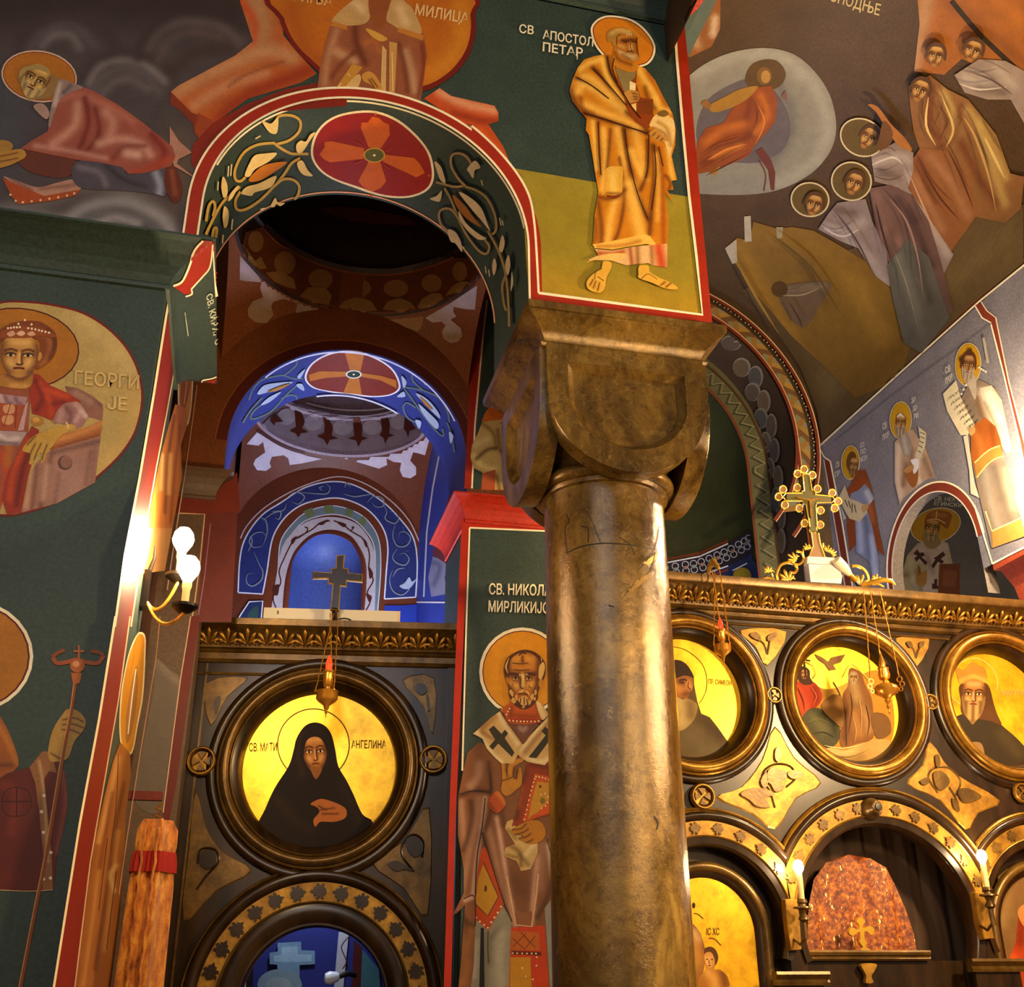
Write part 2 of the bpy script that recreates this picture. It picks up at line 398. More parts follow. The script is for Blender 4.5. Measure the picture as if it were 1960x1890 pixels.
# ------------------------------------------------------------------ the setting
GREEN, RED, YEL, BLUE = '#2f3f39', '#98240a', '#8f8426', '#2b3580'
def arch_face(mb, M, u0, u1, z0, z1, cx, cz, R, spring, n=40):
    """wall face with an arched opening; M maps (u,z) to a point"""
    mb.quad(M(u0, z0), M(cx-R, z0), M(cx-R, z1), M(u0, z1)); mb.quad(M(cx+R, z0), M(u1, z0), M(u1, z1), M(cx+R, z1))
    P = [(cx-R, spring)]+[(cx+R*math.cos(a), cz+R*math.sin(a)) for a in np.linspace(math.pi, 0, n)]+[(cx+R, spring)]
    for (a, b), (c, d) in zip(P[1:-2], P[2:-1]): mb.quad(M(a, b), M(c, d), M(c, z1), M(a, z1))
def soffit(mb, M, d0, d1, cx, cz, R, spring, n=40, k=6):
    P = [(cx-R, spring)]+[(cx+R*math.cos(a), cz+R*math.sin(a)) for a in np.linspace(math.pi, 0, n)]+[(cx+R, spring)]
    mb.grid([[M(u, d0+(d1-d0)*j/k, z) for j in range(k+1)] for u, z in P])
FLARE = [(0, -0.20), (0.0, -0.182), (0.016, -0.178), (0.02, -0.162), (0.012, -0.15), (0.03, -0.118), (0.06, -0.085), (0.11, -0.05), (0.17, -0.022), (0.20, -0.012), (0.20, 0.0)]
def pier(mb, x0, x1, y0, y1, z0, ztop, flare=FLARE, top=True):
    """square pier with a flaring cornice; x0..x1, y0..y1 is the shaft"""
    P = []
    for o, dz in [(0, z0-ztop)]+list(flare):
        z = ztop+dz; P.append([(x0-o, y0-o, z), (x1+o, y0-o, z), (x1+o, y1+o, z), (x0-o, y1+o, z)])
    mb.grid(P, True)
    if top: mb.quad(*P[-1])

floor = struct(MB().box((-6, -8, -0.1), (10, 12, 0)).build('floor', plaster('#6e5a44')))

# left pier ---------------------------------------------------------------
XP = -0.53
mb = MB(); pier(mb, -3.2, XP, 4.3, 5.2, 0.0, 4.60)
wall_left = struct(mb.build('wall_left', plaster(GREEN)))
# arch wall over it, with the first arch and the pier above the column ------
ACX, ACZ, AR, ASP = 0.36, 4.94, 0.785, 4.60
YA0, YA1 = 4.30, 5.06
XR = 2.09
mb = MB(); arch_face(mb, lambda u, z: (u, YA0, z), -3.2, XR, ASP, 6.68, ACX, ACZ, AR, ASP)
for (o0, h0), (o1, h1) in zip(FLARE[:-1], FLARE[1:]):
    z0, z1 = 6.87+h0, 6.87+h1
    mb.quad((-3.2, YA0-o0, z0), (XR+o0, YA0-o0, z0), (XR+o1, YA0-o1, z1), (-3.2, YA0-o1, z1))
    mb.quad((XR+o0, YA0-o0, z0), (XR+o0, 5.3, z0), (XR+o1, 5.3, z1), (XR+o1, YA0-o1, z1))
mb.quad((-3.2, YA0-.20, 6.87), (XR+.20, YA0-.20, 6.87), (XR+.20, YA0-.20, 9.5), (-3.2, YA0-.20, 9.5))
mb.quad((XR+.20, YA0-.20, 6.87), (XR+.20, 5.3, 6.87), (XR+.20, 5.3, 9.5), (XR+.20, YA0-.20, 9.5))
mb.quad((XR, YA0, ASP), (XR, 5.3, ASP), (XR, 5.3, 6.68), (XR, YA0, 6.68))
mb.quad((ACX+AR, YA0, ASP), (XR, YA0, ASP), (XR, 5.3, ASP), (ACX+AR, 5.3, ASP))
wall_arch = struct(mb.build('wall_front', plaster(GREEN)))
mb = MB(); soffit(mb, lambda u, d, z: (u, d, z), YA0, YA1, ACX, ACZ, AR, ASP, 220, 2)
arch_soffit = struct(mb.build('trim_1', plaster(GREEN)))
# first bay: pendentives, drum, dome ---------------------------------------
DX, DY, DZ, DR = 0.46, 5.88, 6.0, 0.83
def bay(cx, cy, zr, R, hx, hy, zc_corner, mat, name_c, mat_d, n=192, ztop=9.2):
    hd = math.hypot(hx, hy); k = (R*R+zr*zr-hd*hd-zc_corner**2)/(2*(zr-zc_corner)); rho = math.sqrt(R*R+(zr-k)**2)
    rows = [[] for _ in range(13)]
    for j in range(n):
        a = 2*math.pi*j/n; rm = min(hx/max(abs(math.cos(a)), 1e-6), hy/max(abs(math.sin(a)), 1e-6)); rm = max(rm, R*1.0005)
        for i in range(13):
            r = R+(rm-R)*i/12; z = k+math.sqrt(max(rho*rho-r*r, 0.0)); rows[i].append((cx+r*math.cos(a), cy+r*math.sin(a), z))
    pend = MB().grid(rows, True).build(name_c, mat, None, True)
    prof = [(R, zr-0.0), (R-0.02, zr+0.015), (R-0.02, zr+0.36), (R-0.05, zr+0.365), (R-0.05, zr+0.40), (R-0.03, zr+0.41), (R-0.03, ztop-0.6)]+[((R-0.03)*math.cos(t), ztop-0.6+0.6*math.sin(t)) for t in np.linspace(0.2, 1.55, 7)]
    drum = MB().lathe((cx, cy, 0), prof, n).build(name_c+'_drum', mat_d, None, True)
    return pend, drum
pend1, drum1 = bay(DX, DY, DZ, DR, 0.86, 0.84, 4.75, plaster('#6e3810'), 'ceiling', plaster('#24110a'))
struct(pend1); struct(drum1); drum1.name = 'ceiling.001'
# side walls of the first bay (left lunette) and the far left pier ----------
mb = MB(); mb.quad((-0.62, 5.1, 0), (-0.62, 7.5, 0), (-0.62, 7.5, 6.4), (-0.62, 5.1, 6.4))
struct(mb.build('wall_left_aisle', plaster('#4d2a18')))
# second arch wall ---------------------------------------------------------
BCX, BCZ, BR, BSP = 0.51, 4.88, 0.81, 4.62
YB0, YB1 = 6.68, 7.34
mb = MB(); arch_face(mb, lambda u, z: (u, YB0, z), -1.3, 2.0, BSP, 7.2, BCX, BCZ, BR, BSP)
mb.quad((-1.3, YB1, BSP), (BCX-BR, YB1, BSP), (BCX-BR, YB1, 7.2), (-1.3, YB1, 7.2))
wall_middle = struct(mb.build('wall_middle', plaster('#6a3610')))
mb = MB(); soffit(mb, lambda u, d, z: (u, d, z), YB0, YB1, BCX, BCZ, BR, BSP, 200, 2)
blue_soffit = struct(mb.build('trim_2', plaster(BLUE)))
SM = [(o*0.55, d) for o, d in FLARE]
mb = MB().box((BCX+BR, YB0, 0), (2.0, YB1+0.1, BSP-0.19)); pier_nic = struct(mb.build('wall_middle_right', plaster(GREEN)))
mb = MB(); pier(mb, BCX+BR, 2.0, YB0, YB1+0.1, BSP-0.20, BSP, SM); cornice_nic = struct(mb.build('trim_5', plaster('#a8240a')))
mb = MB(); pier(mb, -1.3, BCX-BR-0.04, YB0, YB1+0.1, 0, BSP, SM); pier_far = struct(mb.build('wall_middle_left', plaster('#57412f')))
# second bay ---------------------------------------------------------------
EX, EY, EZ, ER = 0.54, 8.13, 5.90, 0.735
pend2, drum2 = bay(EX, EY, EZ, ER, 0.80, 0.82, 4.75, plaster('#5e2a14'), 'ceiling', plaster('#8a7480'), ztop=8.6)
struct(pend2); struct(drum2); pend2.name = 'ceiling.002'; drum2.name = 'ceiling.003'
mb = MB(); mb.quad((1.34, YB1, 0), (1.34, 9.4, 0), (1.34, 9.4, 6.3), (1.34, YB1, 6.3))
wall_br = struct(mb.build('wall_back_right', plaster('#23399a')))
mb = MB(); mb.quad((-0.30, YB1, 0), (-0.30, 9.4, 0), (-0.30, 9.4, 6.3), (-0.30, YB1, 6.3))
wall_bl = struct(mb.build('wall_back_left', plaster('#5b2d2a')))
# niche wall ---------------------------------------------------------------
YN = 8.95; NCX, NCZ, NR = 0.555, 4.88, 0.306
mb = MB(); arch_face(mb, lambda u, z: (u, YN, z), -0.5, 1.5, 0.0, 6.6, NCX, NCZ, NR, 3.9)
wall_back = struct(mb.build('wall_back', plaster('#6a2f16')))
mb = MB()
nich = [[(NCX+NR*math.cos(a), YN+0.30*math.sin(a), z) for a in np.linspace(0, math.pi, 17)] for z in np.linspace(0.0, NCZ, 8)]
nich += [[(NCX+NR*math.cos(a)*math.cos(t), YN+0.30*math.sin(a)*math.cos(t), NCZ+NR*math.sin(t)) for a in np.linspace(0, math.pi, 17)] for t in np.linspace(0.15, 1.56, 9)]
mb.grid(nich); struct(mb.build('wall_back_niche', plaster('#3b4a86'), None, True))
# nave: vault, right wall, apse --------------------------------------------
VCX, VCZ, VR, YV = 3.60, 6.60, 1.62, 8.56
prof = [(VCX+VR, 6.38)]+[(VCX+VR*math.cos(a), VCZ+VR*math.sin(a)) for a in np.linspace(0, math.pi, 160)]+[(VCX-VR, 6.38)]
mb = MB(); mb.grid([[(x, y, z) for y in np.linspace(2.2, YV, 17)] for x, z in prof])
vault = struct(mb.build('ceiling.004', plaster('#43301c'), None, True))
XW = 5.22; RY, RZ, RR = 7.13, 4.64, 0.575
mb = MB(); arch_face(mb, lambda u, z: (XW, u, z), 2.2, YV, 4.385, 6.38, RY, RZ, RR, 4.385)
mb.quad((XW, RY+RR, 2.0), (XW, YV, 2.0), (XW, YV, 4.385), (XW, RY+RR, 4.385))
wall_right = struct(mb.build('wall_right', plaster('#74717a')))
mb = MB(); soffit(mb, lambda u, d, z: (d, u, z), XW, XW+0.10, RY, RZ, RR, 4.2, 32, 1)
struct(mb.build('trim_3', plaster('#5c5552')))
mb = MB(); mb.quad((XW, 8.6, 2.0), (8.5, 8.6, 2.0), (8.5, 8.6, 6.5), (XW, 8.6, 6.5))
wall_rb = struct(mb.build('wall_right_back', plaster('#5c5d66')))
mb = MB(); pier(mb, 5.35, 6.0, 4.9, 6.32, 0.0, 4.385, [(0, -0.75), (0.03, -0.74), (0.03, -0.70), (0.0, -0.69), (0.02, -0.45), (0.05, -0.2), (0.1, -0.06), (0.13, -0.05), (0.13, 0)])
struct(mb.build('wall_right_pier', plaster('#8c3a22')))
mb = MB(); mb.quad((1.98, 5.3, 4.6), (1.98, YV, 4.6), (1.98, YV, 6.6), (1.98, 5.3, 6.6)); struct(mb.build('wall_nave_left', plaster('#43301c')))
PX, PZ, PR, YP = 3.52, 6.44, 1.42, 9.10
mb = MB(); arch_face(mb, lambda u, z: (u, YV, z), 1.9, XW+0.1, 0.0, 8.4, PX, PZ, PR, 0.0, 48)
wall_apse = struct(mb.build('wall_apse', plaster('#3a2c1c')))
mb = MB(); soffit(mb, lambda u, d, z: (u, d, z), YV, YP, PX, PZ, PR, 0.0, 48, 4); apse_soffit = struct(mb.build('trim_4', plaster('#38281c'), None, True))
QX, QZ, QR = 3.52, 6.36, 1.18
mb = MB(); arch_face(mb, lambda u, z: (u, YP, z), 1.9, 5.3, 0.0, 8.2, QX, QZ, QR, 0.0, 48); apse_ring = struct(mb.build('wall_apse_inner', plaster('#4c4a30')))
cyl = [[(QX+QR*math.cos(a), YP+QR*math.sin(a), z) for a in np.linspace(0, math.pi, 41)] for z in np.linspace(1.0, QZ, 15)]
cyl += [[(QX+QR*math.cos(a)*math.cos(t), YP+QR*math.sin(a)*math.cos(t), QZ+QR*math.sin(t)) for a in np.linspace(0, math.pi, 41)] for t in np.linspace(0.1, 1.56, 12)]
conch = struct(MB().grid(cyl).build('wall_apse_conch', plaster('#2d3018'), None, True))
# ------------------------------------------------------------------ marble column
CX, CY = 1.64, 4.75
def dshape(hw, ztop, zside, zbot, n=20):
    """D outline: flat top, straight sides, round bottom"""
    P = [(-hw, ztop), (hw, ztop), (hw, (ztop+zside)/2)]
    P += [(hw*math.cos(a), zside-(zside-zbot)*math.sin(a)) for a in np.linspace(0, math.pi, n)]
    return P+[(-hw, (ztop+zside)/2)]
def column():
    t = thing('marble_column', 'polished brown marble column with cushion capital under the standing apostle fresco', 'column', (CX, CY, 0))
    mb = MB().lathe((CX, CY, 0), [(0.0, 0.02), (0.46, 0.02), (0.46, 0.18), (0.42, 0.24), (0.36, 0.30), (0.345, 0.36), (0.31, 0.42), (0.302, 0.6), (0.302, 1.5), (0.300, 2.6), (0.298, 3.70), (0.30, 3.76), (0.30, 3.80)], 72)
    mb.build('shaft', MATS['marble'], t, True)
    mb = MB().lathe((CX, CY, 0), [(0.295, 3.775), (0.318, 3.78), (0.322, 3.80)]+[(0.322+0.036*math.cos(a), 3.835+0.036*math.sin(a)) for a in np.linspace(-1.4, 1.57, 9)]+[(0.315, 3.872), (0.30, 3.885)], 72)
    mb.build('necking_ring', MATS['marble'], t, True)
    rows = []
    for z in np.linspace(3.86, 4.42, 10):
        k = (z-3.86)/0.56; hw = 0.30+0.10*k**0.8; e = 2+5*k; row = []
        for j in range(64):
            a = 2*math.pi*j/64; c, s_ = math.cos(a), math.sin(a); r = hw/((abs(c)**e+abs(s_)**e)**(1/e)); row.append((CX+r*c, CY+r*s_, z))
        rows.append(row)
    MB().grid(rows, True).build('capital_core', MATS['marble'], t, True)
    for q in range(4):
        a = q*math.pi/2; ca, sa = math.cos(a), math.sin(a)
        def M(p, ca=ca, sa=sa):
            u, d, z = p; return (CX+u*ca+d*sa, CY+u*sa-d*ca, z)
        L = [(dshape(0.40, 4.42, 4.16, 3.77), 0.33), (dshape(0.405, 4.42, 4.16, 3.765), 0.425), (dshape(0.402, 4.42, 4.16, 3.768), 0.432),
             (dshape(0.300, 4.325, 4.15, 3.885), 0.432), (dshape(0.293, 4.318, 4.15, 3.892), 0.420), (dshape(0.270, 4.295, 4.15, 3.912), 0.405), (dshape(0.262, 4.287, 4.15, 3.92), 0.392), (dshape(0.255, 4.28, 4.15, 3.928), 0.392)]
        mb = MB().grid([[M((u, d, z)) for u, z in P] for P, d in L], True)
        k = len(L[0][0]); n0 = len(mb.v); mb.f.append(tuple(range(n0-k, n0))); mb.f.append(tuple(range(k)))
        mb.build('shield', MATS['marble'], t, True)
    prof = [(0.395, 4.40), (0.425, 4.405), (0.432, 4.418), (0.425, 4.432), (0.408, 4.438), (0.412, 4.46), (0.428, 4.49), (0.456, 4.52), (0.495, 4.543), (0.503, 4.548), (0.503, 4.556), (0.512, 4.56), (0.514, 4.598)]
    mb = MB().grid([[(CX-h, CY-h, z), (CX+h, CY-h, z), (CX+h, CY+h, z), (CX-h, CY+h, z)] for h, z in prof], True)
    n0 = len(mb.v); mb.f.append(tuple(range(n0-4, n0))); mb.build('abacus', MATS['marble'], t, True)
    return t
col_t = column()
# cracks and a chipped repair on the shaft, thin dark inlays following the stone
colsurf = Surf(*[o for o in col_t.children if o.name.startswith('shaft')])
cr = Fresco('crack', colsurf, col_t, 'L', base=0.0006)
for s_, w in (('465,160 475,190 460,215 470,300', 1.8), ('465,305 520,280 600,268 680,272 740,280 790,290', 2.2), ('520,205 545,215 545,265', 1.8), ('470,215 525,205', 1.6), ('540,150 565,200 590,265', 1.2), ('660,245 700,275 715,310', 1.4),
              ('805,205 790,280 760,330 725,370', 1.6), ('790,300 770,370 720,410 685,450', 1.6), ('620,495 640,500', 3.0), ('785,1265 800,1290 795,1315', 3.0), ('580,1250 588,1272', 1.5)):
    cr.line(s_, w, '#1a0f06')
cr.poly('745,340 800,300 795,325 765,350', '#caa455', sm=False); cr.poly('690,440 720,405 775,370 770,390 725,430 700,448', '#8a6a30', sm=False)
cr.done()

# ------------------------------------------------------------------ carved icon screens
def palmette_mesh(w, h):
    """one carved palmette in its own frame: x across, y outward (negative towards viewer), z up"""
    mb = MB()
    for a in (-62, -34, 0, 34, 62):
        r = math.radians(a); L = h*(0.98 if a == 0 else 0.86 if abs(a) == 34 else 0.66); wd = w*0.12
        ax = Vector((math.sin(r), 0, math.cos(r))); sx = Vector((math.cos(r), 0, -math.sin(r))); o = Vector((0, 0, h*0.02))
        rows = []
        for tt, ww, dd in ((0.12, 0.25, 0.3), (0.5, 0.75, 0.8), (0.82, 1.0, 1.0), (1.0, 0.3, 0.5)):
            c = o+ax*L*tt; rows.append([c-sx*wd*ww, c+Vector((0, -0.16*w*dd, 0)), c+sx*wd*ww])
        mb.grid(rows)
    for sgn in (-1, 1):
        mb.tube([(sgn*w*0.5*(0.15+0.75*t)+0, -0.05*w, h*(0.02+0.20*math.sin(t*math.pi))) for t in np.linspace(0, 1, 5)], w*0.055, 5)
    me = bpy.data.meshes.new('palmette'); me.from_pydata(mb.v, [], mb.f); me.update(); me.polygons.foreach_set('use_smooth', [True]*len(me.polygons)); me.materials.append(MATS['gilt'])
    return me
def sweep(name, M, u0, u1, prof, mat, parent):
    """moulding of profile (d, z) run from u0 to u1"""
    mb = MB(); mb.grid([[M((u, d, z)) for d, z in prof] for u in (u0, u1)])
    n = len(prof); mb.f.append(tuple(range(n))); mb.f.append(tuple(range(2*n-1, n-1, -1)))
    return mb.build(name, mat, parent, True)
def ring(name, M, c, prof, mat, parent, a0=0, a1=360, half=None, n=72):
    rows = []
    for r, d in prof:
        if half and r > half: b0 = math.degrees(math.acos(half/r)); b1 = 180-b0; b0 = max(b0, a0); b1 = min(b1, a1)
        else: b0, b1 = a0, a1
        rows.append([M((c[0]+r*math.cos(math.radians(a)), d, c[1]+r*math.sin(math.radians(a)))) for a in (np.linspace(b0, b1, n) if a1-a0 < 360 else np.linspace(0, 360, n, endpoint=False))])
    return MB().grid(rows, a1-a0 >= 360).build(name, mat, parent, True)
def halfround(r0, r1, d, h, n=8): return [((r0+r1)/2-(r1-r0)/2*math.cos(a), d+h*math.sin(a)) for a in np.linspace(0, math.pi, n)]
def rosette(M, c, R, parent):
    o = ring('rosette', M, c, [(0.0, 0.018), (R*0.66, 0.018), (R*0.70, 0.03)]+halfround(R*0.72, R, 0.02, R*0.4), MATS['gilt'], parent, n=32)
    mb = MB()
    for a in (45, 135, 225, 315):
        r = math.radians(a-45+2); q = []
        for rr, off in ((0.10, 0), (0.58, -0.30), (0.64, 0), (0.58, 0.30)):
            q.append((c[0]+R*(rr*math.cos(r)-off*math.sin(r)), c[1]+R*(rr*math.sin(r)+off*math.cos(r))))
        mb.prism(q, M, 0.018, 0.018+R*0.22)
    mb.build('cross_flower', MATS['bronze'], o)
    return o
def relief(name, surf, p, reg, th, mat, parent, sm=True, base=0.0):
    P = pts(reg, p); P = P.mean(0)+(P-P.mean(0))*(1.14 if name == 'spandrel_panel' else 1.0); P = smooth(P, True, 3) if sm else P
    Q, N = surf.cast(P); r = delaunay_2d_cdt([Vector(x) for x in P], [(i, (i+1) % len(P)) for i in range(len(P))], [], 1, 1e-4)
    m = len(P); A = Q+N*base; B = Q+N*(base+th); cen = Q.mean(0); B = B+(cen-B)*0.04
    vv = list(A)+list(B); fs = [(i, (i+1) % m, m+(i+1) % m, m+i) for i in range(m)]
    idx = {}
    for k, x in enumerate(r[0]): idx[k] = int(np.argmin(((P-np.array(tuple(x)))**2).sum(1)))
    fs += [tuple(idx[k]+m for k in f) for f in r[2]]
    mb = MB().add(vv, fs); return mb.build(name, mat, parent)
def vine(name, surf, p, reg, w, th, mat, parent):
    P = smooth(pts(reg, p), False, 4); Q, N = surf.cast(P); return MB().tube([q+n*th*0.3 for q, n in zip(Q, N)], w, 6).build(name, mat, parent, True)
def arch_panel(mb, M, c, R, z0, d0, d1, n=40):
    """arched board: half disc plus straight part down to z0"""
    P = [(c[0]-R, z0)]+[(c[0]+R*math.cos(a), c[1]+R*math.sin(a)) for a in np.linspace(math.pi, 0, n)]+[(c[0]+R, z0)]
    return mb.prism(P, M, d0, d1)
def board_with_holes(M, u0, u1, z0, z1, disks, arches, d):
    """flat front of the screen with round and arched openings cut out"""
    V = [(u0, z0), (u1, z0), (u1, z1), (u0, z1)]; E = [(0, 1), (1, 2), (2, 3), (3, 0)]; holes = []
    def loop(P):
        n = len(V); V.extend(P); E.extend([(n+i, n+(i+1) % len(P)) for i in range(len(P))]); holes.append(np.array(P))
    for cx, cz, R in disks: loop([(cx+R*math.cos(a), cz+R*math.sin(a)) for a in np.linspace(0, 2*math.pi, 48, endpoint=False)])
    for cx, cz, R, zb in arches: loop([(cx-R, zb)]+[(cx+R*math.cos(a), cz+R*math.sin(a)) for a in np.linspace(math.pi, 0, 36)]+[(cx+R, zb)])
    r = delaunay_2d_cdt([Vector(x) for x in V], E, [], 0, 1e-5); vq = np.array([tuple(x) for x in r[0]]); fs = []
    for f in r[2]:
        cc = vq[list(f)].mean(0)[None]
        if u0 < cc[0, 0] < u1 and z0 < cc[0, 1] < z1 and not any(inside(cc, h)[0] for h in holes): fs.append(tuple(f))
    return MB().add([M((u, d, z)) for u, z in vq], fs)

def leaf_outline(u, z, t, nn, L, w):
    """lobed grape leaf pointing along t"""
    P = []
    for x, y in ((-0.62, 0.0), (-0.55, 0.22), (-0.35, 0.26), (-0.42, 0.55), (-0.18, 0.52), (-0.05, 0.36), (0.12, 0.62), (0.3, 0.5), (0.28, 0.28), (0.5, 0.32), (0.55, 0.14), (0.85, 0.0)):
        P.append((x, y))
    P = P+[(x, -y) for x, y in P[-2:0:-1]]
    return [(u+t[0]*x*L+nn[0]*y*w, z+t[1]*x*L+nn[1]*y*w) for x, y in P]
# central screen ------------------------------------------------------------
YS = 6.0
MC = lambda p: (p[0], YS-p[1], p[2])
scr = thing('icon_screen', 'tall gilded icon screen with a row of round icons and arches behind the column', 'icon screen', (3.7, YS+0.1, 0))
c0, c1, c2 = (2.57, 3.17), (3.655, 3.19), (4.735, 3.21)
ac = [((2.60, 1.86), 0.65, 0.468), ((3.70, 1.89), 0.77, 0.634), ((4.80, 1.90), 0.65, 0.463)]
board_with_holes(MC, 2.02, 5.2, 0.0, 3.66, [(c[0], c[1], 0.40) for c in (c0, c1, c2)], [(2.60, 1.86, 0.45, 0.05), (3.70, 1.89, 0.55, 0.05), (4.80, 1.90, 0.45, 0.05)], 0.0).build('board', MATS['dark'], scr)
for c in (c0, c1, c2):
    ring('dark_moulding', MC, c, halfround(0.478, 0.535, 0.0, 0.035), MATS['dark'], scr)
    ring('gilt_moulding', MC, c, [(0.408, 0.02)]+halfround(0.405, 0.418, 0.03, 0.012, 5)+halfround(0.418, 0.470, 0.034, 0.040)+halfround(0.470, 0.488, 0.030, 0.016, 5), MATS['gilt'], scr)
    ring('dark_cove', MC, c, [(0.362, -0.085), (0.366, -0.05), (0.375, -0.02), (0.392, 0.005), (0.41, 0.02)], MATS['dark'], scr)
sweep('upper_moulding', MC, 2.02, 5.2, [(0.0, 3.655), (0.022, 3.656), (0.032, 3.664), (0.022, 3.674), (0.012, 3.676), (0.012, 3.70), (0.03, 3.702), (0.042, 3.712), (0.03, 3.722), (0.015, 3.724), (0.0, 3.724)], MATS['bronze'], scr)
sweep('lower_bead', MC, 2.02, 5.2, [(0.0, 3.618), (0.012, 3.62), (0.016, 3.627), (0.012, 3.634), (0.0, 3.636)], MATS['bronze'], scr)
cor = sweep('cornice', MC, 2.02, 5.2, [(0.0, 3.722), (0.03, 3.724), (0.035, 3.74), (0.045, 3.77), (0.065, 3.80), (0.095, 3.825), (0.12, 3.835), (0.135, 3.84), (0.14, 3.85), (0.14, 3.892), (0.12, 3.895), (-0.16, 3.895), (-0.16, 3.722)], MATS['bronze'], scr)
pm = palmette_mesh(0.10, 0.098)
for i in range(25):
    o = bpy.data.objects.new('palmette', pm); COL.objects.link(o); o.location = (2.40+i*0.108, YS-0.052, 3.738); o.rotation_euler = (0.62, 0, 0); adopt(o, scr)
for (c, R, hf), k in zip(ac, (0, 1, 2)):
    ring('arch_moulding', MC, c, halfround(R-0.022, R, 0.012, 0.02, 5)+[(R-0.024, 0.02)], MATS['gilt'], scr, 0, 180, hf)
    ring('arch_moulding', MC, c, [(R-0.075, 0.01)]+halfround(R-0.07, R-0.022, 0.012, 0.03), MATS['dark'], scr, 0, 180, hf)
    w = 0.085 if k == 1 else 0.075
    ring('leaf_band', MC, c, [(R-0.078-w, 0.012), (R-0.076, 0.014)], MATS['ground'], scr, 0, 180, hf)
    ring('arch_moulding', MC, c, halfround(R-0.09-w, R-0.078-w, 0.014, 0.014, 5), MATS['gilt'], scr, 0, 180, hf)
    ring('arch_moulding', MC, c, [(R-0.135-w, -0.10), (R-0.135-w, 0.0), (R-0.125-w, 0.012), (R-0.09-w, 0.016)], MATS['dark'], scr, -20, 200)
    # oak leaves on the band
    rm = R-0.077-w/2; n = 13 if k == 1 else 10
    for j in range(n):
        a = math.radians(22+136*j/(n-1)); u, z = c[0]+rm*math.cos(a), c[1]+rm*math.sin(a)
        if abs(u-c[0]) > hf-0.03: continue
        sg = 1 if a > math.pi/2 else -1
        P = leaf_outline(u, z, (-math.sin(a)*sg*-1, math.cos(a)*sg*-1), (math.cos(a), math.sin(a)), 0.050, 0.056)
        MB().prism(P, MC, 0.012, 0.024).build('leaf', MATS['bronze'], scr)
PS = Plane((0, YS, 0), (0, -1, 0))
for s_, rg in (('472,358 690,365 600,525 545,440', 'M'), ('1290,398 1448,404 1388,535 1340,470', 'M'), ('640,895 730,1040 855,1158 740,1230 640,1372 530,1300 365,1226 480,1180 580,1050', 'M'), ('1475,970 1580,1110 1800,1242 1700,1300 1640,1378 1520,1240 1368,1166 1440,1080', 'M')):
    relief('spandrel_panel', PS, s_, rg, 0.006, MATS['ground'], scr, True, 0.001)
for s_ in ('505,375 535,362 560,385 562,412 540,405 520,395', '600,385 635,365 648,378 630,405 600,412', '1330,418 1352,412 1365,440 1345,446', '1400,418 1425,412 1420,440 1398,446',
           '640,980 660,970 672,1010 655,1050 636,1030', '600,1090 640,1075 665,1095 690,1090 700,1130 670,1160 690,1190 640,1210 615,1170 595,1150', '450,1215 520,1185 590,1190 640,1220 590,1240 610,1290 540,1285 500,1250', '700,1110 740,1090 790,1110 770,1130 730,1140', '560,1150 590,1100 600,1160 580,1190',
           '1480,1020 1500,1010 1510,1060 1490,1080', '1470,1110 1510,1095 1545,1120 1560,1160 1520,1200 1485,1180', '1400,1150 1440,1130 1450,1160 1420,1170', '1600,1200 1650,1185 1730,1230 1690,1255 1640,1265 1610,1240', '1570,1240 1600,1260 1610,1310 1580,1290'):
    relief('carved_leaf', PS, s_, 'M', 0.016, MATS['bronze'], scr, True, 0.006)
for s_ in ('600,480 585,430 560,405', '600,480 608,435 612,410', '1385,500 1375,460 1360,440', '1385,500 1395,460 1405,445', '620,1230 575,1180 580,1100 640,1060 720,1070 750,1130 700,1180', '540,1230 600,1180 640,1290', '1590,1230 1620,1150 1560,1080 1480,1080 1450,1130 1500,1210', '1560,1180 1600,1250 1610,1300'):
    vine('carved_stem', PS, s_, 'M', 0.007, 0.02, MATS['bronze'], scr)
for px_, R in (((1482, 1331), 0.052), ((1782, 1344), 0.052), ((1345, 1525), 0.075), ((1957, 1518), 0.062)):
    q = onY(px_[0], px_[1], YS-0.03); rosette(MC, (q[0], q[2]), R, scr)
# brackets and shelf mouldings between the arches
for px0 in ('672,668 735,668 748,760 760,940 705,945 690,860 678,760', '1665,632 1725,632 1735,720 1770,880 1715,885 1690,800'):
    relief('bracket', PS, px0, 'N', 0.05, MATS['ground'], scr, False, 0.012)
for px0, px1 in (((1478, 1874), (1572, 1862)), ((1850, 1848), (1945, 1838))):
    a = onY(*px0, YS); b = onY(*px1, YS); z = (a[2]+b[2])/2
    sweep('capital_moulding', MC, a[0], b[0]+0.02, [(0, z-0.05), (0.05, z-0.05), (0.055, z-0.035), (0.04, z-0.02), (0.05, z-0.01), (0.065, z+0.005), (0.06, z+0.02), (0, z+0.02)], MATS['bronze'], scr)
    MB().prism([(a[0]+0.03, 1.2), (b[0]-0.01, 1.2), (b[0]-0.01, z-0.05), (a[0]+0.03, z-0.05)], MC, 0.0, 0.03).build('pilaster', MATS['dark'], scr)
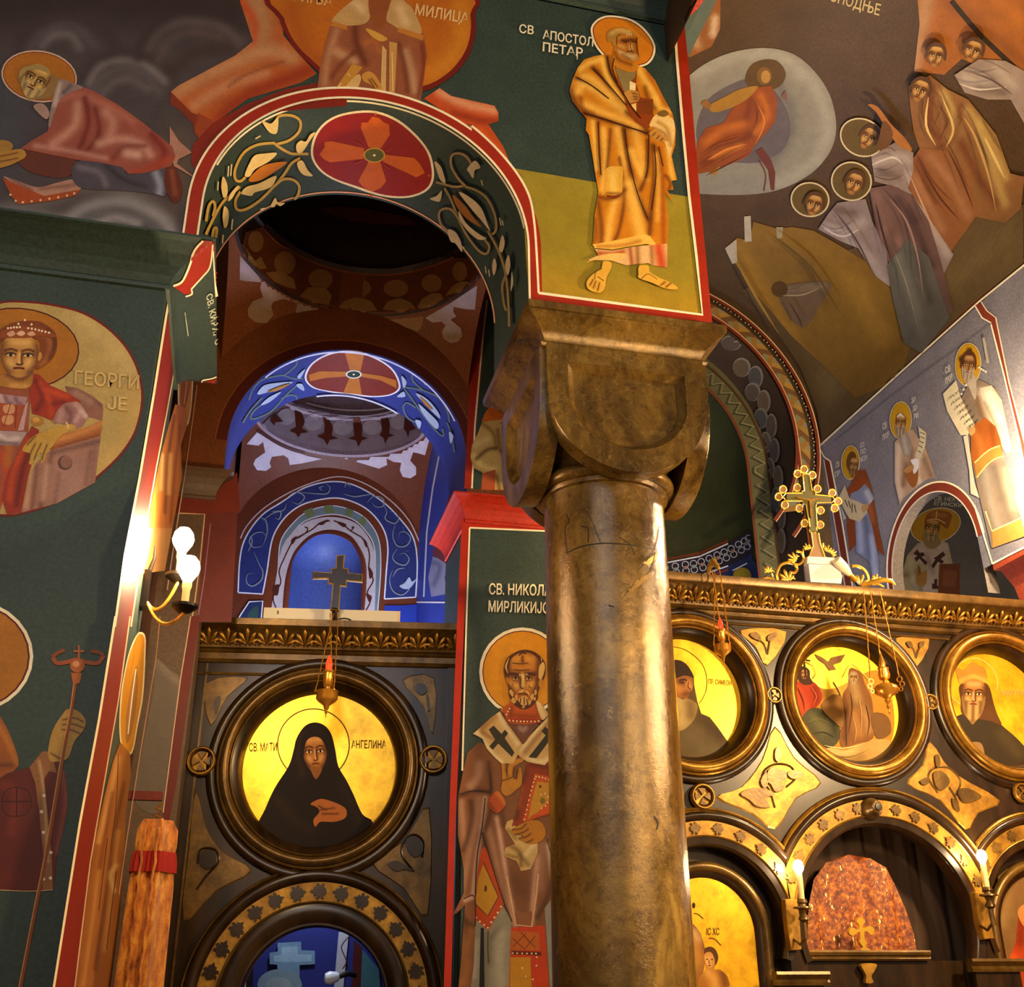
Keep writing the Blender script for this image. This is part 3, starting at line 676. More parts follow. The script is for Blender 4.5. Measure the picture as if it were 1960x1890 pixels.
# royal doors in the middle arch
door = thing('royal_door', 'dark wooden sanctuary door with gilt rail and small gilt cross on top', 'door', (3.60, 6.14, 0))
mb = MB().box((3.17, 6.12, 0.02), (4.22, 6.16, 1.70)); mb.build('leaf', MATS['dark'], door)
sweep('top_rail', lambda p: (p[0], 6.12-p[1], p[2]), 3.17, 3.98, [(-0.03, 1.70), (0.03, 1.70), (0.04, 1.71), (0.03, 1.725), (0.045, 1.73), (0.05, 1.745), (0.045, 1.755), (-0.03, 1.755)], MATS['bronze'], door)
PD = Plane((0, 6.10, 0), (0, -1, 0))
cross_px = '1085,762 1105,772 1110,785 1100,800 1098,818 1120,815 1138,808 1158,822 1160,842 1148,858 1132,850 1122,840 1106,840 1108,880 1118,900 1112,925 1135,935 1135,962 1088,962 1088,935 1098,925 1084,905 1078,890 1084,880 1080,842 1060,850 1046,862 1028,855 1022,838 1034,818 1052,820 1062,830 1078,820 1076,800 1064,788 1068,772'
relief('door_cross', PD, cross_px, 'N', 0.02, MATS['bright'], door, True, 0.005)
relief('baluster', PD, '1088,1010 1165,1008 1160,1040 1140,1075 1150,1110 1110,1112 1112,1075 1095,1040', 'N', 0.03, MATS['ground'], door, True, 0.002)
# curtain behind the doors
def curtain(name, label, P, Y, mat, folds, amp, cat='curtain'):
    """hanging cloth cut to an outline in the X,Z plane"""
    P = np.array(P); lo, hi = P.min(0), P.max(0); g = 0.02
    gx, gz = np.meshgrid(np.arange(lo[0], hi[0]+g, g), np.arange(lo[1], hi[1]+g, g*2)); G = np.c_[gx.ravel(), gz.ravel()]; G = G[inside(G, P)]; G = G[segdist(G, np.vstack([P, P[:1]])) > g*0.3]
    r = delaunay_2d_cdt([Vector(x) for x in np.vstack([P, G])], [(i, (i+1) % len(P)) for i in range(len(P))], [], 1, 1e-5); q = np.array([tuple(x) for x in r[0]])
    y = Y+amp*np.sin(q[:, 0]*folds)+amp*0.5*np.sin(q[:, 0]*folds*2.3+q[:, 1]*3)
    o = MB().add(np.c_[q[:, 0], y, q[:, 1]], [tuple(f) for f in r[2]]).build(name, mat, None, True); return tag(o, label, cat)
Pc = [(lambda v: (v[0], v[2]))(onY(x/2.7606+1250, y/2.7606+1480, 6.22)) for x, y in ((815, 1000), (825, 700), (860, 560), (930, 470), (1040, 430), (1150, 450), (1240, 500), (1300, 600), (1345, 720), (1385, 850), (1410, 1000), (1430, 1132))]
curtain('brocade_curtain', 'red and gold brocade curtain in the middle arch of the icon screen', Pc+[(Pc[-1][0], 0.3), (Pc[0][0], 0.3)], 6.24, MATS['brocade'], 26, 0.012)
mt, nt_, b_ = nm('brown_cloth', '#3a2614', 0.85)
curtain('brown_curtain', 'plain dark brown curtain filling the arch behind the brocade curtain', [(3.0, 0.2), (4.5, 0.2), (4.5, 2.7), (3.0, 2.7)], 6.36, mt, 38, 0.012)

# icons of the central screen ------------------------------------------------
def icon_disc(label, c, R, M, depth, mat=None, name='round_icon'):
    o = MB().prism([(c[0]+R*math.cos(a), c[1]+R*math.sin(a)) for a in np.linspace(0, 2*math.pi, 64, endpoint=False)], M, depth-0.02, depth).build(name, mat or MATS['leaf'])
    return tag(o, label, 'icon', 'round icons of the screens')
ICD = -0.085
icon_monk = icon_disc('round gold icon of a grey bearded monk half hidden by the column', c0, 0.372, MC, ICD)
icon_trin = icon_disc('round icon of two seated figures with a dove and red robe', c1, 0.372, MC, ICD)
icon_king = icon_disc('round icon of a crowned long bearded king at the right edge', c2, 0.372, MC, ICD)
P_ICC = Plane((0, YS-ICD, 0), (0, -1, 0))
# arched icons
def arched_icon(name, label, c, R, depth, fr):
    t = thing(name, label, 'icon', (c[0], YS-depth, 0.8))
    arch_panel(MB(), MC, c, R, 0.85, depth-0.02, depth).build('panel', MATS['leaf'], t)
    for prof, m, nme in (([(R-0.005, depth), (R+0.01, depth+0.02), (R+0.03, depth+0.024)], MATS['dark'], 'inner_frame'), (halfround(R+0.028, R+fr, depth+0.015, 0.03), MATS['bronze'], 'frame')):
        rows = []
        for r, d in prof:
            rows.append([MC((c[0]-r, d, 0.85)), MC((c[0]-r, d, 1.4))]+[MC((c[0]+r*math.cos(a), d, c[1]+r*math.sin(a))) for a in np.linspace(math.pi, 0, 40)]+[MC((c[0]+r, d, 1.4)), MC((c[0]+r, d, 0.85))])
        MB().grid(rows).build(nme, m, t, True)
    return t
icon_mother = arched_icon('arched_icon', 'arched gold icon of mother and child in the arch beside the column', (2.60, 1.84), 0.30, -0.10, 0.085)
icon_red = arched_icon('arched_icon', 'arched icon of a red robed figure in the rightmost arch', (4.82, 1.86), 0.33, -0.10, 0.085)
P_ICA = Plane((0, YS+0.10, 0), (0, -1, 0))
MB().box((2.02, YS+0.13, 0.0), (3.12, YS+0.15, 2.5)).build('back_board', MATS['dark'], scr)
MB().box((4.32, YS+0.13, 0.0), (5.2, YS+0.15, 2.5)).build('back_board', MATS['dark'], scr)

# left screen ----------------------------------------------------------------
LA, LB = np.array([-0.35, 7.10]), np.array([1.30, 6.88]); LD = (LB-LA)/np.linalg.norm(LB-LA); LNn = np.array([LD[1], -LD[0]])
ML = lambda p: (LA[0]+LD[0]*p[0]+LNn[0]*p[1], LA[1]+LD[1]*p[0]+LNn[1]*p[1], p[2])
PL = Plane((LA[0], LA[1], 0), (LNn[0], LNn[1], 0))
def lsz(x, y):
    q = PL.cast(np.array([[x, y]], float))[0][0]; return (float((q[:2]-LA)@LD), float(q[2]))
lscr = thing('icon_screen', 'dark bronzed icon screen with one large round icon above an arched doorway', 'icon screen', (0.47, 7.02, 0))
cl = lsz(610, 1467); cd_ = lsz(602, 1905); RD = 0.415
zc = lsz(625, 1199)[1]; ue = lsz(866, 1300)[0]; u0 = lsz(376, 1300)[0]
apz = lsz(600, 1775)[1]; cd_ = (lsz(602, 1860)[0], apz-RD)
board_with_holes(ML, u0-0.06, ue+0.03, 0.0, zc-0.25, [(cl[0], cl[1], 0.52)], [(cd_[0], cd_[1], RD+0.01, 0.02)], 0.0).build('board', MATS['dark'], lscr)
ring('dark_moulding', ML, cl, halfround(0.615, 0.69, 0.0, 0.04), MATS['dark'], lscr)
ring('gilt_moulding', ML, cl, [(0.532, 0.02)]+halfround(0.53, 0.545, 0.03, 0.012, 5)+halfround(0.545, 0.60, 0.034, 0.045)+halfround(0.60, 0.622, 0.030, 0.016, 5), MATS['bronze'], lscr)
ring('dark_cove', ML, cl, [(0.475, -0.08), (0.48, -0.05), (0.49, -0.02), (0.51, 0.005), (0.533, 0.02)], MATS['dark'], lscr)
R = 0.76
ring('arch_moulding', ML, cd_, halfround(R-0.02, R, 0.012, 0.02, 5), MATS['bronze'], lscr, 0, 180, 0.80)
ring('arch_moulding', ML, cd_, [(R-0.095, 0.01)]+halfround(R-0.09, R-0.02, 0.012, 0.035), MATS['dark'], lscr, 0, 180, 0.80)
ring('leaf_band', ML, cd_, [(R-0.20, 0.012), (R-0.095, 0.014)], MATS['ground'], lscr, 0, 180)
ring('arch_moulding', ML, cd_, halfround(R-0.215, R-0.20, 0.014, 0.014, 5), MATS['bronze'], lscr, 0, 180)
ring('arch_moulding', ML, cd_, [(RD, -0.10), (RD, -0.03), (RD+0.03, 0.01), (R-0.25, 0.03), (R-0.215, 0.016)], MATS['dark'], lscr, -60, 240)
for j in range(15):
    a = math.radians(4+172*j/14); rm = R-0.147; u, z = cd_[0]+rm*math.cos(a), cd_[1]+rm*math.sin(a); sg = 1 if a > math.pi/2 else -1
    P = leaf_outline(u, z, (math.sin(a)*sg, -math.cos(a)*sg), (math.cos(a), math.sin(a)), 0.066, 0.078)
    MB().prism(P, ML, 0.012, 0.026).build('leaf', MATS['dark'], lscr)
zc0 = zc
sweep('upper_moulding', ML, u0-0.06, ue+0.03, [(0.0, zc0-0.265), (0.02, zc0-0.264), (0.032, zc0-0.252), (0.02, zc0-0.24), (0.012, zc0-0.238), (0.012, zc0-0.20), (0.025, zc0-0.198), (0.038, zc0-0.185), (0.025, zc0-0.172), (0.0, zc0-0.17)], MATS['bronze'], lscr)
sweep('cornice', ML, u0-0.06, ue+0.03, [(0.0, zc0-0.17), (0.03, zc0-0.168), (0.036, zc0-0.15), (0.05, zc0-0.11), (0.07, zc0-0.08), (0.10, zc0-0.06), (0.13, zc0-0.052), (0.145, zc0-0.045), (0.15, zc0-0.005), (0.14, zc0), (-0.12, zc0), (-0.12, zc0-0.17)], MATS['bronze'], lscr)
sweep('lower_bead', ML, u0-0.02, u0+0.5, [(0.0, zc0-0.345), (0.012, zc0-0.343), (0.016, zc0-0.335), (0.012, zc0-0.327), (0.0, zc0-0.325)], MATS['bronze'], lscr)
pm2 = palmette_mesh(0.115, 0.11)
for i in range(14):
    o = bpy.data.objects.new('palmette', pm2); COL.objects.link(o); o.location = ML((u0+0.06+i*0.122, 0.055, zc0-0.155)); o.rotation_euler = (0.55, 0, math.atan2(LD[1], LD[0])); adopt(o, lscr)
for s_ in ('1195,360 1335,352 1330,600 1290,480', '205,370 390,345 300,430 225,560', '1305,1020 1298,1500 1190,1380 1050,1268 1190,1170', '150,940 200,1110 280,1220 400,1300 240,1390 95,1520 120,1200'):
    relief('spandrel_panel', PL, s_, 'K', 0.006, MATS['bronze'], lscr, True, 0.001)
for s_ in ('1240,385 1275,365 1305,385 1300,415 1270,425', '1300,425 1312,430 1318,500 1308,500', '1200,1150 1240,1130 1285,1165 1280,1220 1240,1240 1205,1200', '1105,1275 1150,1255 1200,1280 1240,1310 1190,1300 1150,1310', '165,1230 200,1200 240,1215 245,1270 210,1300 170,1280', '235,470 260,430 270,450 245,520'):
    relief('carved_leaf', PL, s_, 'K', 0.016, MATS['dark'], lscr, True, 0.006)
for s_ in ('1240,1310 1180,1230 1190,1160 1240,1125 1285,1160 1280,1240', '150,1400 200,1330 260,1260 240,1200 170,1200 155,1270'):
    vine('carved_stem', PL, s_, 'K', 0.008, 0.02, MATS['dark'], lscr)
for x, y in ((387, 1459), (829, 1456)): rosette(ML, lsz(x, y), 0.092, lscr)
for uu in (u0-0.03, ue): MB().prism([(uu-0.03, 0), (uu+0.03, 0), (uu+0.03, zc-0.27), (uu-0.03, zc-0.27)], ML, 0.0, 0.03).build('pilaster', MATS['dark'], lscr)
MB().prism([(u0+0.055, 0), (u0+0.067, 0), (u0+0.067, zc-0.27), (u0+0.055, zc-0.27)], ML, 0.0, 0.012).build('edge_bead', MATS['bronze'], lscr)
icon_nun = icon_disc('large round gold icon of a dark veiled woman above the doorway', cl, 0.49, ML, -0.08)
PLI = Plane(tuple(ML((0, -0.08, 0))), (LNn[0], LNn[1], 0))
# ------------------------------------------------------------------ frescoes
CREAM, WHITE = '#e6d3a0', '#efe4c4'
def shrink(P, d):
    P = np.array(P); c = P.mean(0); v = P-c; L = np.linalg.norm(v, axis=1)[:, None]; return c+v*(1-d/L)
def halo(f, p, fill, line=WHITE, dark='#6b1408', w=4.0, w2=2.5, reg=None):
    P = smooth(pts(reg or f.reg, p), True, 4); f.poly(P, line, sm=False); f.poly(shrink(P, w), dark, sm=False); f.poly(shrink(P, w+w2), fill, sm=False)
def ehalo(f, c, rx, ry, rot, fill, line=WHITE, dark='#6b1408', w=4.0, w2=2.5, reg=None):
    k = REG[reg or f.reg][2]
    f.ell(c, rx, ry, line, rot, reg); f.ell(c, rx-w*k, ry-w*k, dark, rot, reg); f.ell(c, rx-(w+w2)*k, ry-(w+w2)*k, fill, rot, reg)
def face(f, c, w, h, rot=0, skin='#b9823c', sh='#6b3a14', hi='#e6b866', hair=None, beard=None, turn=0.0, reg=None, long=1.0, cap=None):
    """painted face; c, w, h in enlarged view units (half width, half height)"""
    rg = reg or f.reg; k = REG[rg][2]; c = pts(rg, [c])[0]; w, h = w/k, h/k; r = math.radians(rot); ca, sa = math.cos(r), math.sin(r)
    def q(s): return np.array([(c[0]+(x*w)*ca-(y*h)*sa, c[1]+(x*w)*sa+(y*h)*ca) for x, y in s])
    t = turn*0.3; el = lambda a, b, ox=0, oy=0, n=18: [(ox+a*math.cos(v), oy+b*math.sin(v)) for v in np.linspace(0, 2*math.pi, n, endpoint=False)]
    if hair: f.poly(q([(-1.25, 0.35), (-1.3, -0.3), (-1.0, -0.95), (-0.4, -1.28), (0.4, -1.28), (1.0, -0.95), (1.3, -0.3), (1.25, 0.35), (0.8, 0.1), (-0.8, 0.1)]), hair, reg='p')
    gs = max(1.2, w/9)
    f.poly(q([(-1.0, -0.2), (-0.92, -0.7), (-0.5, -1.05), (0, -1.12), (0.5, -1.05), (0.92, -0.7), (1.0, -0.2), (0.92, 0.3), (0.6, 0.82), (0.2, 1.05), (-0.2, 1.05), (-0.6, 0.82), (-0.92, 0.3)]), skin, reg='p', g=gs,
           folds=[(q([(-1, -0.6), (-0.98, 0.2), (-0.6, 0.8)]), w*0.28, sh, 0.9), (q([(1, -0.6), (0.98, 0.2), (0.6, 0.8)]), w*0.28, sh, 0.9), (q([(-0.5, 0.25), (-0.4, 0.4)]), w*0.22, hi, 0.8), (q([(0.5, 0.25), (0.4, 0.4)]), w*0.22, hi, 0.8),
                  (q([(-0.4, -0.72), (0.4, -0.72)]), h*0.2, hi, 0.8), (q([(-0.75+t, -0.12), (-0.25+t, -0.08)]), h*0.13, sh, 0.85), (q([(0.25+t, -0.08), (0.75+t, -0.12)]), h*0.13, sh, 0.85), (q([(0.14+t, -0.1), (0.16+t, 0.35)]), w*0.10, sh, 0.7), (q([(0.0+t, -0.1), (0.02+t*1.3, 0.34)]), w*0.10, hi, 1.0)])
    if hair: f.poly(q([(-1.12, -0.1), (-1.1, -0.7), (-0.6, -1.2), (0, -1.3), (0.6, -1.2), (1.1, -0.7), (1.12, -0.1), (0.9, -0.5), (0.5, -0.85), (0, -0.9), (-0.5, -0.85), (-0.9, -0.5)]), hair, reg='p')
    if beard:
        L = long; f.poly(q([(-1.0, 0.05), (-0.75, 0.35), (-0.35, 0.38), (0, 0.48), (0.35, 0.38), (0.75, 0.35), (1.0, 0.05), (0.98, 0.6), (0.7, 0.75+0.35*L), (0.25, 0.95+0.5*L), (0, 1.0+0.6*L), (-0.25, 0.95+0.5*L), (-0.7, 0.75+0.35*L), (-0.98, 0.6)]), beard, reg='p', g=gs,
                         folds=[(q([(-0.3, 0.5), (-0.3, 0.9+0.4*L)]), w*0.13, hi, 0.55), (q([(0.3, 0.5), (0.3, 0.9+0.4*L)]), w*0.13, hi, 0.55), (q([(0, 0.7), (0, 0.95+0.5*L)]), w*0.08, sh, 0.7), (q([(-0.65, 0.5), (-0.6, 0.9+0.2*L)]), w*0.1, sh, 0.6), (q([(0.65, 0.5), (0.6, 0.9+0.2*L)]), w*0.1, sh, 0.6)])
    lw = max(0.7, w*0.085)
    for sg in (-1, 1):
        x = sg*0.46+t
        f.poly(q(el(0.24, 0.085, x, -0.06, 10)), '#d8b884', sm=False, reg='p'); f.poly(q(el(0.10, 0.09, x+turn*0.05, -0.06, 8)), '#241006', sm=False, reg='p')
        f.line(q([(x-0.3, -0.08), (x, -0.17), (x+0.3, -0.08)]), lw*0.9, '#3a1c08', reg='p'); f.line(q([(x-0.36, -0.26), (x, -0.36), (x+0.36, -0.27)]), lw*1.4, sh, reg='p')
    f.line(q([(0.14+t, -0.2), (0.12+t*1.3, 0.2), (0.2+t*1.4, 0.36)]), lw, sh, reg='p'); f.line(q([(-0.16+t*1.3, 0.38), (0.02+t*1.4, 0.43), (0.2+t*1.4, 0.37)]), lw, '#4a200a', reg='p')
    f.line(q([(-0.3+t, 0.62), (0, 0.59), (0.3+t, 0.62)]), lw*1.2, '#5c1c0c', reg='p')
def hand(f, p, skin='#c08a3c', sh='#6b3a12', hi='#e8bd6a', lines=(), reg=None, w=1.4):
    f.poly(p, skin, folds=[(l, 2.2, sh, 0.6) for l in lines], reg=reg, g=3)
    for l in lines: f.line(l, w, sh, reg=reg)

PA = Plane((0, YA0, 0), (0, -1, 0))
# --- heavenly cloud scene with the kneeling saint, left above the arch
g = Fresco('fresco_cloud_scene', PA, wall_arch, 'A', base=0.001)
g.poly('-40,-40 1400,-40 1450,60 1440,260 1330,320 1010,490 980,560 1090,660 1160,780 1200,900 1100,1350 -40,1230', '#453c40', sm=False, g=7, folds=[
    ('-40,40 400,-20 900,20 1300,60', 60, '#2c1e1a', 0.8), ('0,500 60,700 0,900', 45, '#3e4450', 0.7), ('240,260 300,200 400,200 450,270', 9, '#6a6468', 0.8), ('170,280 260,170 420,140 520,250', 10, '#554c52', 0.7), ('100,330 150,180 350,90 560,150 660,280', 12, '#3a2f34', 0.8),
    ('500,470 560,380 680,340 820,370 930,460', 8, '#776f72', 0.75), ('520,520 600,420 720,390 830,430 900,520', 9, '#5a5358', 0.7), ('460,460 540,340 700,300 880,340 1000,450', 10, '#3a3034', 0.8), ('560,560 640,470 740,450 830,500', 9, '#6a6268', 0.5),
    ('840,260 900,180 1050,120 1250,150 1350,240', 11, '#5c5054', 0.7), ('780,330 830,200 980,80 1200,70 1380,150', 12, '#33282a', 0.7), ('900,330 960,230 1080,180 1240,210', 9, '#5a4c4c', 0.6), ('980,400 1100,300 1300,280', 14, '#3a2a26', 0.7),
    ('50,1180 300,1120 500,1050 760,1100 950,1250', 16, '#6a6460', 0.6), ('380,1250 500,1170 700,1140 900,1230 980,1330', 12, '#8a8890', 0.8), ('450,1260 600,1200 800,1240 900,1300', 9, '#5a5860', 0.8), ('540,1270 650,1235 780,1265', 8, '#96959c', 0.7), ('-20,1190 150,1200 400,1250', 12, '#77747a', 0.6), ('1000,800 1060,900 1040,1100', 30, '#5c4c40', 0.7)])
g.done()
g = Fresco('fresco_rocks', PA, wall_arch, 'A', base=0.0025)
g.poly('1340,-40 1480,-40 1620,-40 1600,200 1790,420 1700,470 1400,560 1240,680 1150,770 1080,640 965,520 1010,485 1330,315 1430,235', '#a8531c', sm=False, g=6, folds=[
    ('1440,0 1480,150 1440,240', 22, '#a8865a', 0.7), ('1350,0 1440,120 1430,250', 9, '#b8380c', 0.7), ('1000,520 1200,410 1500,290 1650,330', 16, '#b8865c', 0.8), ('1100,600 1300,480 1500,420', 12, '#c0835a', 0.8), ('1240,680 1400,540 1640,440 1750,400', 16, '#8a240a', 0.8), ('1290,490 1400,420 1600,350', 4, '#7a4020', 0.7)])
g.poly('965,520 1085,640 1200,680 1190,740 1140,790 1100,760 1090,700 1010,620 960,590', '#7a2c12', sm=False)
g.poly('1120,640 1210,690 1180,770 1130,800 1100,740', '#8e3a18', sm=False)
g.poly('1090,820 1200,700 1400,590 1600,510 1790,470 1960,480 1960,600 1500,640 1250,820 1130,1020 1080,920', '#7c2008', sm=False)
B = 'B'
g.poly('1390,560 1480,500 1545,545 1790,600 1812,640 1812,688 1755,705 1840,830 1880,930 1960,1010 1800,880 1650,730 1500,630', '#b8481a', sm=False, reg=B, g=6, folds=[('1480,520 1600,580 1790,625', 9, '#d89870', 0.85), ('1560,640 1700,680 1800,690', 7, '#7a2408', 0.7), ('1700,740 1800,850 1860,930', 8, '#d8621c', 0.7)])
g.done()
# --- medallion with the crowned woman
g = Fresco('fresco_medallion_woman', PA, wall_arch, 'B', base=0.006)
M_ = '560,-30 575,110 640,250 745,365 900,480 1150,540 1390,520 1530,450 1625,350 1675,230 1680,90 1610,-30'
g.poly(M_, '#6b1408'); g.poly('588,-30 600,105 660,240 760,345 905,455 1150,510 1380,492 1510,430 1600,335 1648,225 1652,90 1590,-30', '#b0600f', folds=[('1600,40 1600,250 1450,420', 20, '#c8821e', 0.7), ('640,60 700,250 830,400', 16, '#9c4a0c', 0.7)], g=7)
g.poly('880,105 950,40 1060,-30 1250,-30 1330,60 1392,205 1408,310 1392,440 1372,582 1240,560 1100,540 960,522 788,515 800,410 828,260 858,160', '#8e5030', sm=False, g=4, folds=[
    ('830,480 850,330 900,180', 7, '#b07c58', 0.8), ('900,300 960,330 1000,350', 9, '#c09068', 0.8), ('870,440 930,360 1000,300', 5, '#6a3018', 0.8), ('1000,100 1010,250 1060,360', 8, '#5a2410', 0.8), ('1290,300 1320,400 1340,520', 8, '#b58a66', 0.8), ('1250,250 1280,380 1300,520', 5, '#5c2812', 0.7), ('1380,250 1390,380 1360,540', 5, '#6a1c0a', 0.7), ('1060,250 1110,240 1150,300', 6, '#a8602c', 0.7)])
g.poly('885,100 960,30 1060,-30 1090,60 1070,130 990,150 880,140', '#b8925c', folds=[('1000,20 1040,60', 9, '#d8b888', 0.7)], g=5); g.poly('1190,60 1230,-30 1290,20 1330,60 1380,190 1300,200 1220,150 1180,120', '#b8925c', folds=[('1250,50 1290,130', 9, '#d8b888', 0.7)], g=5)
g.poly('1085,-30 1190,-30 1180,90 1140,170 1090,110', '#8a4a20'); g.poly('862,150 960,175 955,150 880,125', '#b5742a', sm=False); g.poly('1240,185 1385,235 1392,205 1250,160', '#b5742a', sm=False)
g.poly('1060,165 1130,190 1185,225 1150,240 1100,215', '#c8963c'); g.poly('1195,240 1240,250 1225,550 1195,545', '#c0904c', sm=False); g.poly('1155,260 1180,290 1175,540 1145,535', '#c8a468', sm=False)
g.poly('900,490 985,370 1045,385 940,520 890,515', '#b8822e', sm=False); g.poly('960,480 1020,425 1035,460 1000,522 940,520', '#d0a868')
hand(g, '1040,430 1075,410 1110,425 1140,470 1165,525 1150,530 1110,500 1080,480 1050,465', lines=('1095,450 1130,500', '1080,455 1110,500'))
for s_ in ('900,505 925,475', '960,420 975,440', '1210,300 1215,520'): g.line(s_, 2, '#e0c080')
g.text('ГИЊА', (655, 8), (215, 36), (8, -52), '#d8a868'); g.text('МИЛИЦА', (1340, 88), (300, 52), (6, -58), '#e0b880')
g.done()
# --- yellow ground and red border of the arch and pier
g = Fresco('fresco_ground', PA, wall_arch, 'C', base=0.001)
g.poly('200,945 260,955 700,1030 1245,1115 1330,1800 330,1680 300,1200', '#8f7f22', sm=False, g=16, folds=[('300,1000 700,1060 1250,1150', 20, '#9c9030', 0.5), ('400,1600 900,1700 1300,1750', 40, '#a8861c', 0.7)])
g.done()
g = Fresco('painted_border', PA, wall_arch, 'p', base=0.0075)
RO = AR+0.066
o_ = ringY(ACX, ACZ, YA0, RO, 0, 180, 60); i_ = ringY(ACX, ACZ, YA0, AR+0.002, 0, 180, 60)
Lw = lambda x, z: project([(x, YA0, z)])[0]
g.poly(np.vstack([[Lw(ACX+RO, ASP)], o_, [Lw(ACX-RO, ASP)], [Lw(ACX-AR, ASP)], i_[::-1], [Lw(ACX+AR, ASP)]]), RED, sm=False)
br = pts('C', '338,1650 385,1662 1310,1785 1235,1115 1185,560 1150,95 1200,60 1235,400 1295,1100 1365,1830 340,1710'); g.poly(br, RED, sm=False)
ph_ = smooth(pts('C', '0,712 60,762 130,828 200,905 262,985 310,1065 342,1150 362,1280 374,1450 385,1662'), False, 4); oc = o_[np.argmin(np.abs(o_[:, 0]-ph_[0, 0])):]
g.poly(np.vstack([ph_, pts('C', '330,1680'), i_[:22]]), RED, sm=False)
g.line(np.vstack([ph_[::-1], oc, [Lw(ACX-RO, ASP)]]), 4.2, WHITE, sm=False); g.line(np.vstack([[Lw(ACX+AR+.004, ASP)], i_, [Lw(ACX-AR-.004, ASP)]]), 4.0, WHITE, sm=False)
g.line(np.vstack([pts('C', '385,1662 850,1724 1310,1785 1275,1450 1235,1115 1200,740 1165,330 1150,95')]), 5.0, WHITE, sm=False)
g.done()
g = Fresco('painted_cornice', Surf(wall_arch), wall_arch, 'C', base=0.004, step=0.0006, grid=6)
g.poly('1148,98 1160,72 1232,-8 1300,-30 1330,-20 1290,40 1235,92 1203,110', RED, sm=False); g.line('1150,98 1160,72 1232,-5 1260,-40', 4, WHITE)
g.done()
# --- standing apostle
g = Fresco('fresco_apostle', PA, wall_arch, 'C', base=0.010, label='standing apostle in gold robes holding a scroll')
halo(g, '335,290 355,200 430,125 540,85 680,88 830,120 960,190 1080,310 1160,450 1165,570 1110,680 1010,740 800,760 620,700 480,590 380,450', '#d07c10', w=4, w2=1.8, reg='O')
RB, RH, RS = '#c47a0c', '#f2bf52', '#5e2603'
g.poly('640,345 700,325 760,315 800,320 870,360 935,370 985,395 1040,460 1090,560 1140,650 1158,740 1155,830 1135,890 1150,960 1165,1025 1135,1030 1145,1080 1112,1085 1148,1160 1098,1095 1118,1250 1112,1390 1060,1400 1025,1400 985,1385 900,1400 800,1415 735,1412 685,1395 692,1370 700,1230 722,1090 705,1000 690,900 668,770 650,745 655,680 620,640 575,580 558,520 575,460 605,390', RB, sm=False, g=3.2, folds=[
    # upper mantle
    ('620,400 660,370 740,340', 6, RH, 0.8), ('610,470 650,440 720,480 800,560', 7, RH, 0.7), ('600,450 690,500 780,570 880,650', 5, RS, 0.9), ('690,390 740,440 810,530 890,620', 5, RS, 0.9), ('770,330 790,420 850,520 900,600', 5, RS, 0.95), ('745,345 765,430 830,540 900,620 960,690', 5, RH, 0.85),
    ('570,520 590,590 650,650', 6, RS, 0.85), ('610,520 640,490 700,510 780,570 870,640', 9, RH, 0.8), ('650,600 740,640 860,690 960,730', 8, RH, 0.7), ('640,650 740,680 860,720 1000,765', 5, RS, 0.9), ('880,640 940,690 1000,750', 5, RS, 0.9), ('620,560 635,620 690,650', 5, RS, 0.6),
    ('950,400 985,460 1040,540 1060,600', 7, RH, 0.8), ('1000,420 1070,540 1130,650', 5, '#b05c0a', 0.8), ('1040,560 1060,610 1120,640', 6, RH, 0.7), ('985,500 1000,560 1040,620', 5, RS, 0.7),
    # skirt
    ('690,700 700,800 715,960', 5, RH, 0.8), ('720,700 725,850 735,1000', 4, RS, 0.85), ('750,740 760,900 745,1080', 6, RH, 0.75), ('790,740 780,860 770,960', 4, RS, 0.8), ('830,740 860,900 850,1040 800,1200 770,1380', 8, RH, 0.75), ('865,740 890,900 940,1100 1000,1250', 6, RS, 0.95), ('840,900 870,1100 840,1300 800,1390', 4, RS, 0.85), ('900,1050 930,1200 960,1330', 12, RH, 0.8), ('910,860 950,960 985,1020', 7, RH, 0.8), ('930,740 960,880 980,960', 9, RH, 0.6),
    ('1000,800 1000,950 985,1020 960,1080', 5, RS, 0.9), ('1030,830 1040,1000 1020,1200 1010,1330', 6, RS, 0.85), ('1060,850 1080,1000 1085,1200 1090,1380', 6, '#9c4e08', 0.9), ('1050,880 1060,1050 1055,1250', 5, RH, 0.5), ('1115,850 1130,960 1140,1020', 5, RH, 0.8), ('700,1250 705,1340 690,1380', 5, RS, 0.6), ('720,1150 740,1300 735,1400', 6, RS, 0.75), ('700,1110 760,1130 830,1120 870,1080', 5, RS, 0.8), ('1100,1000 1130,1040 1120,1080', 4, RS, 0.8)])
g.poly('690,1390 800,1370 915,1345 985,1330 1015,1345 1060,1410 1000,1385 900,1400 800,1418 700,1410', '#e8b850', sm=False, folds=[('720,1400 850,1395 960,1370', 4, '#a8620e', 0.7)], g=3)
g.poly('700,1415 800,1425 935,1400 1110,1385 1110,1520 1030,1508 1000,1495 945,1500 880,1508 790,1480 660,1478 720,1450', '#d8b078', sm=False, g=3, folds=[('720,1440 800,1445 860,1430', 6, '#b04a10', 0.9), ('900,1410 910,1500', 4, '#a03808', 0.9), ('940,1400 945,1500', 5, '#8a4a10', 0.8), ('1060,1400 1080,1510', 12, '#c03c08', 0.95), ('1020,1400 1025,1500', 4, '#8a5a20', 0.8)])
g.poly('650,1495 720,1455 800,1440 880,1445 840,1480 760,1478 690,1480', '#e0b868')
g.poly('765,960 835,948 860,960 855,1050 850,1100 800,1105 765,1100 740,1110 760,1050', '#d8a030', folds=[('800,980 810,1080', 10, '#f0c860', 0.8), ('770,1100 850,1105', 3, RS, 0.8)], g=3)
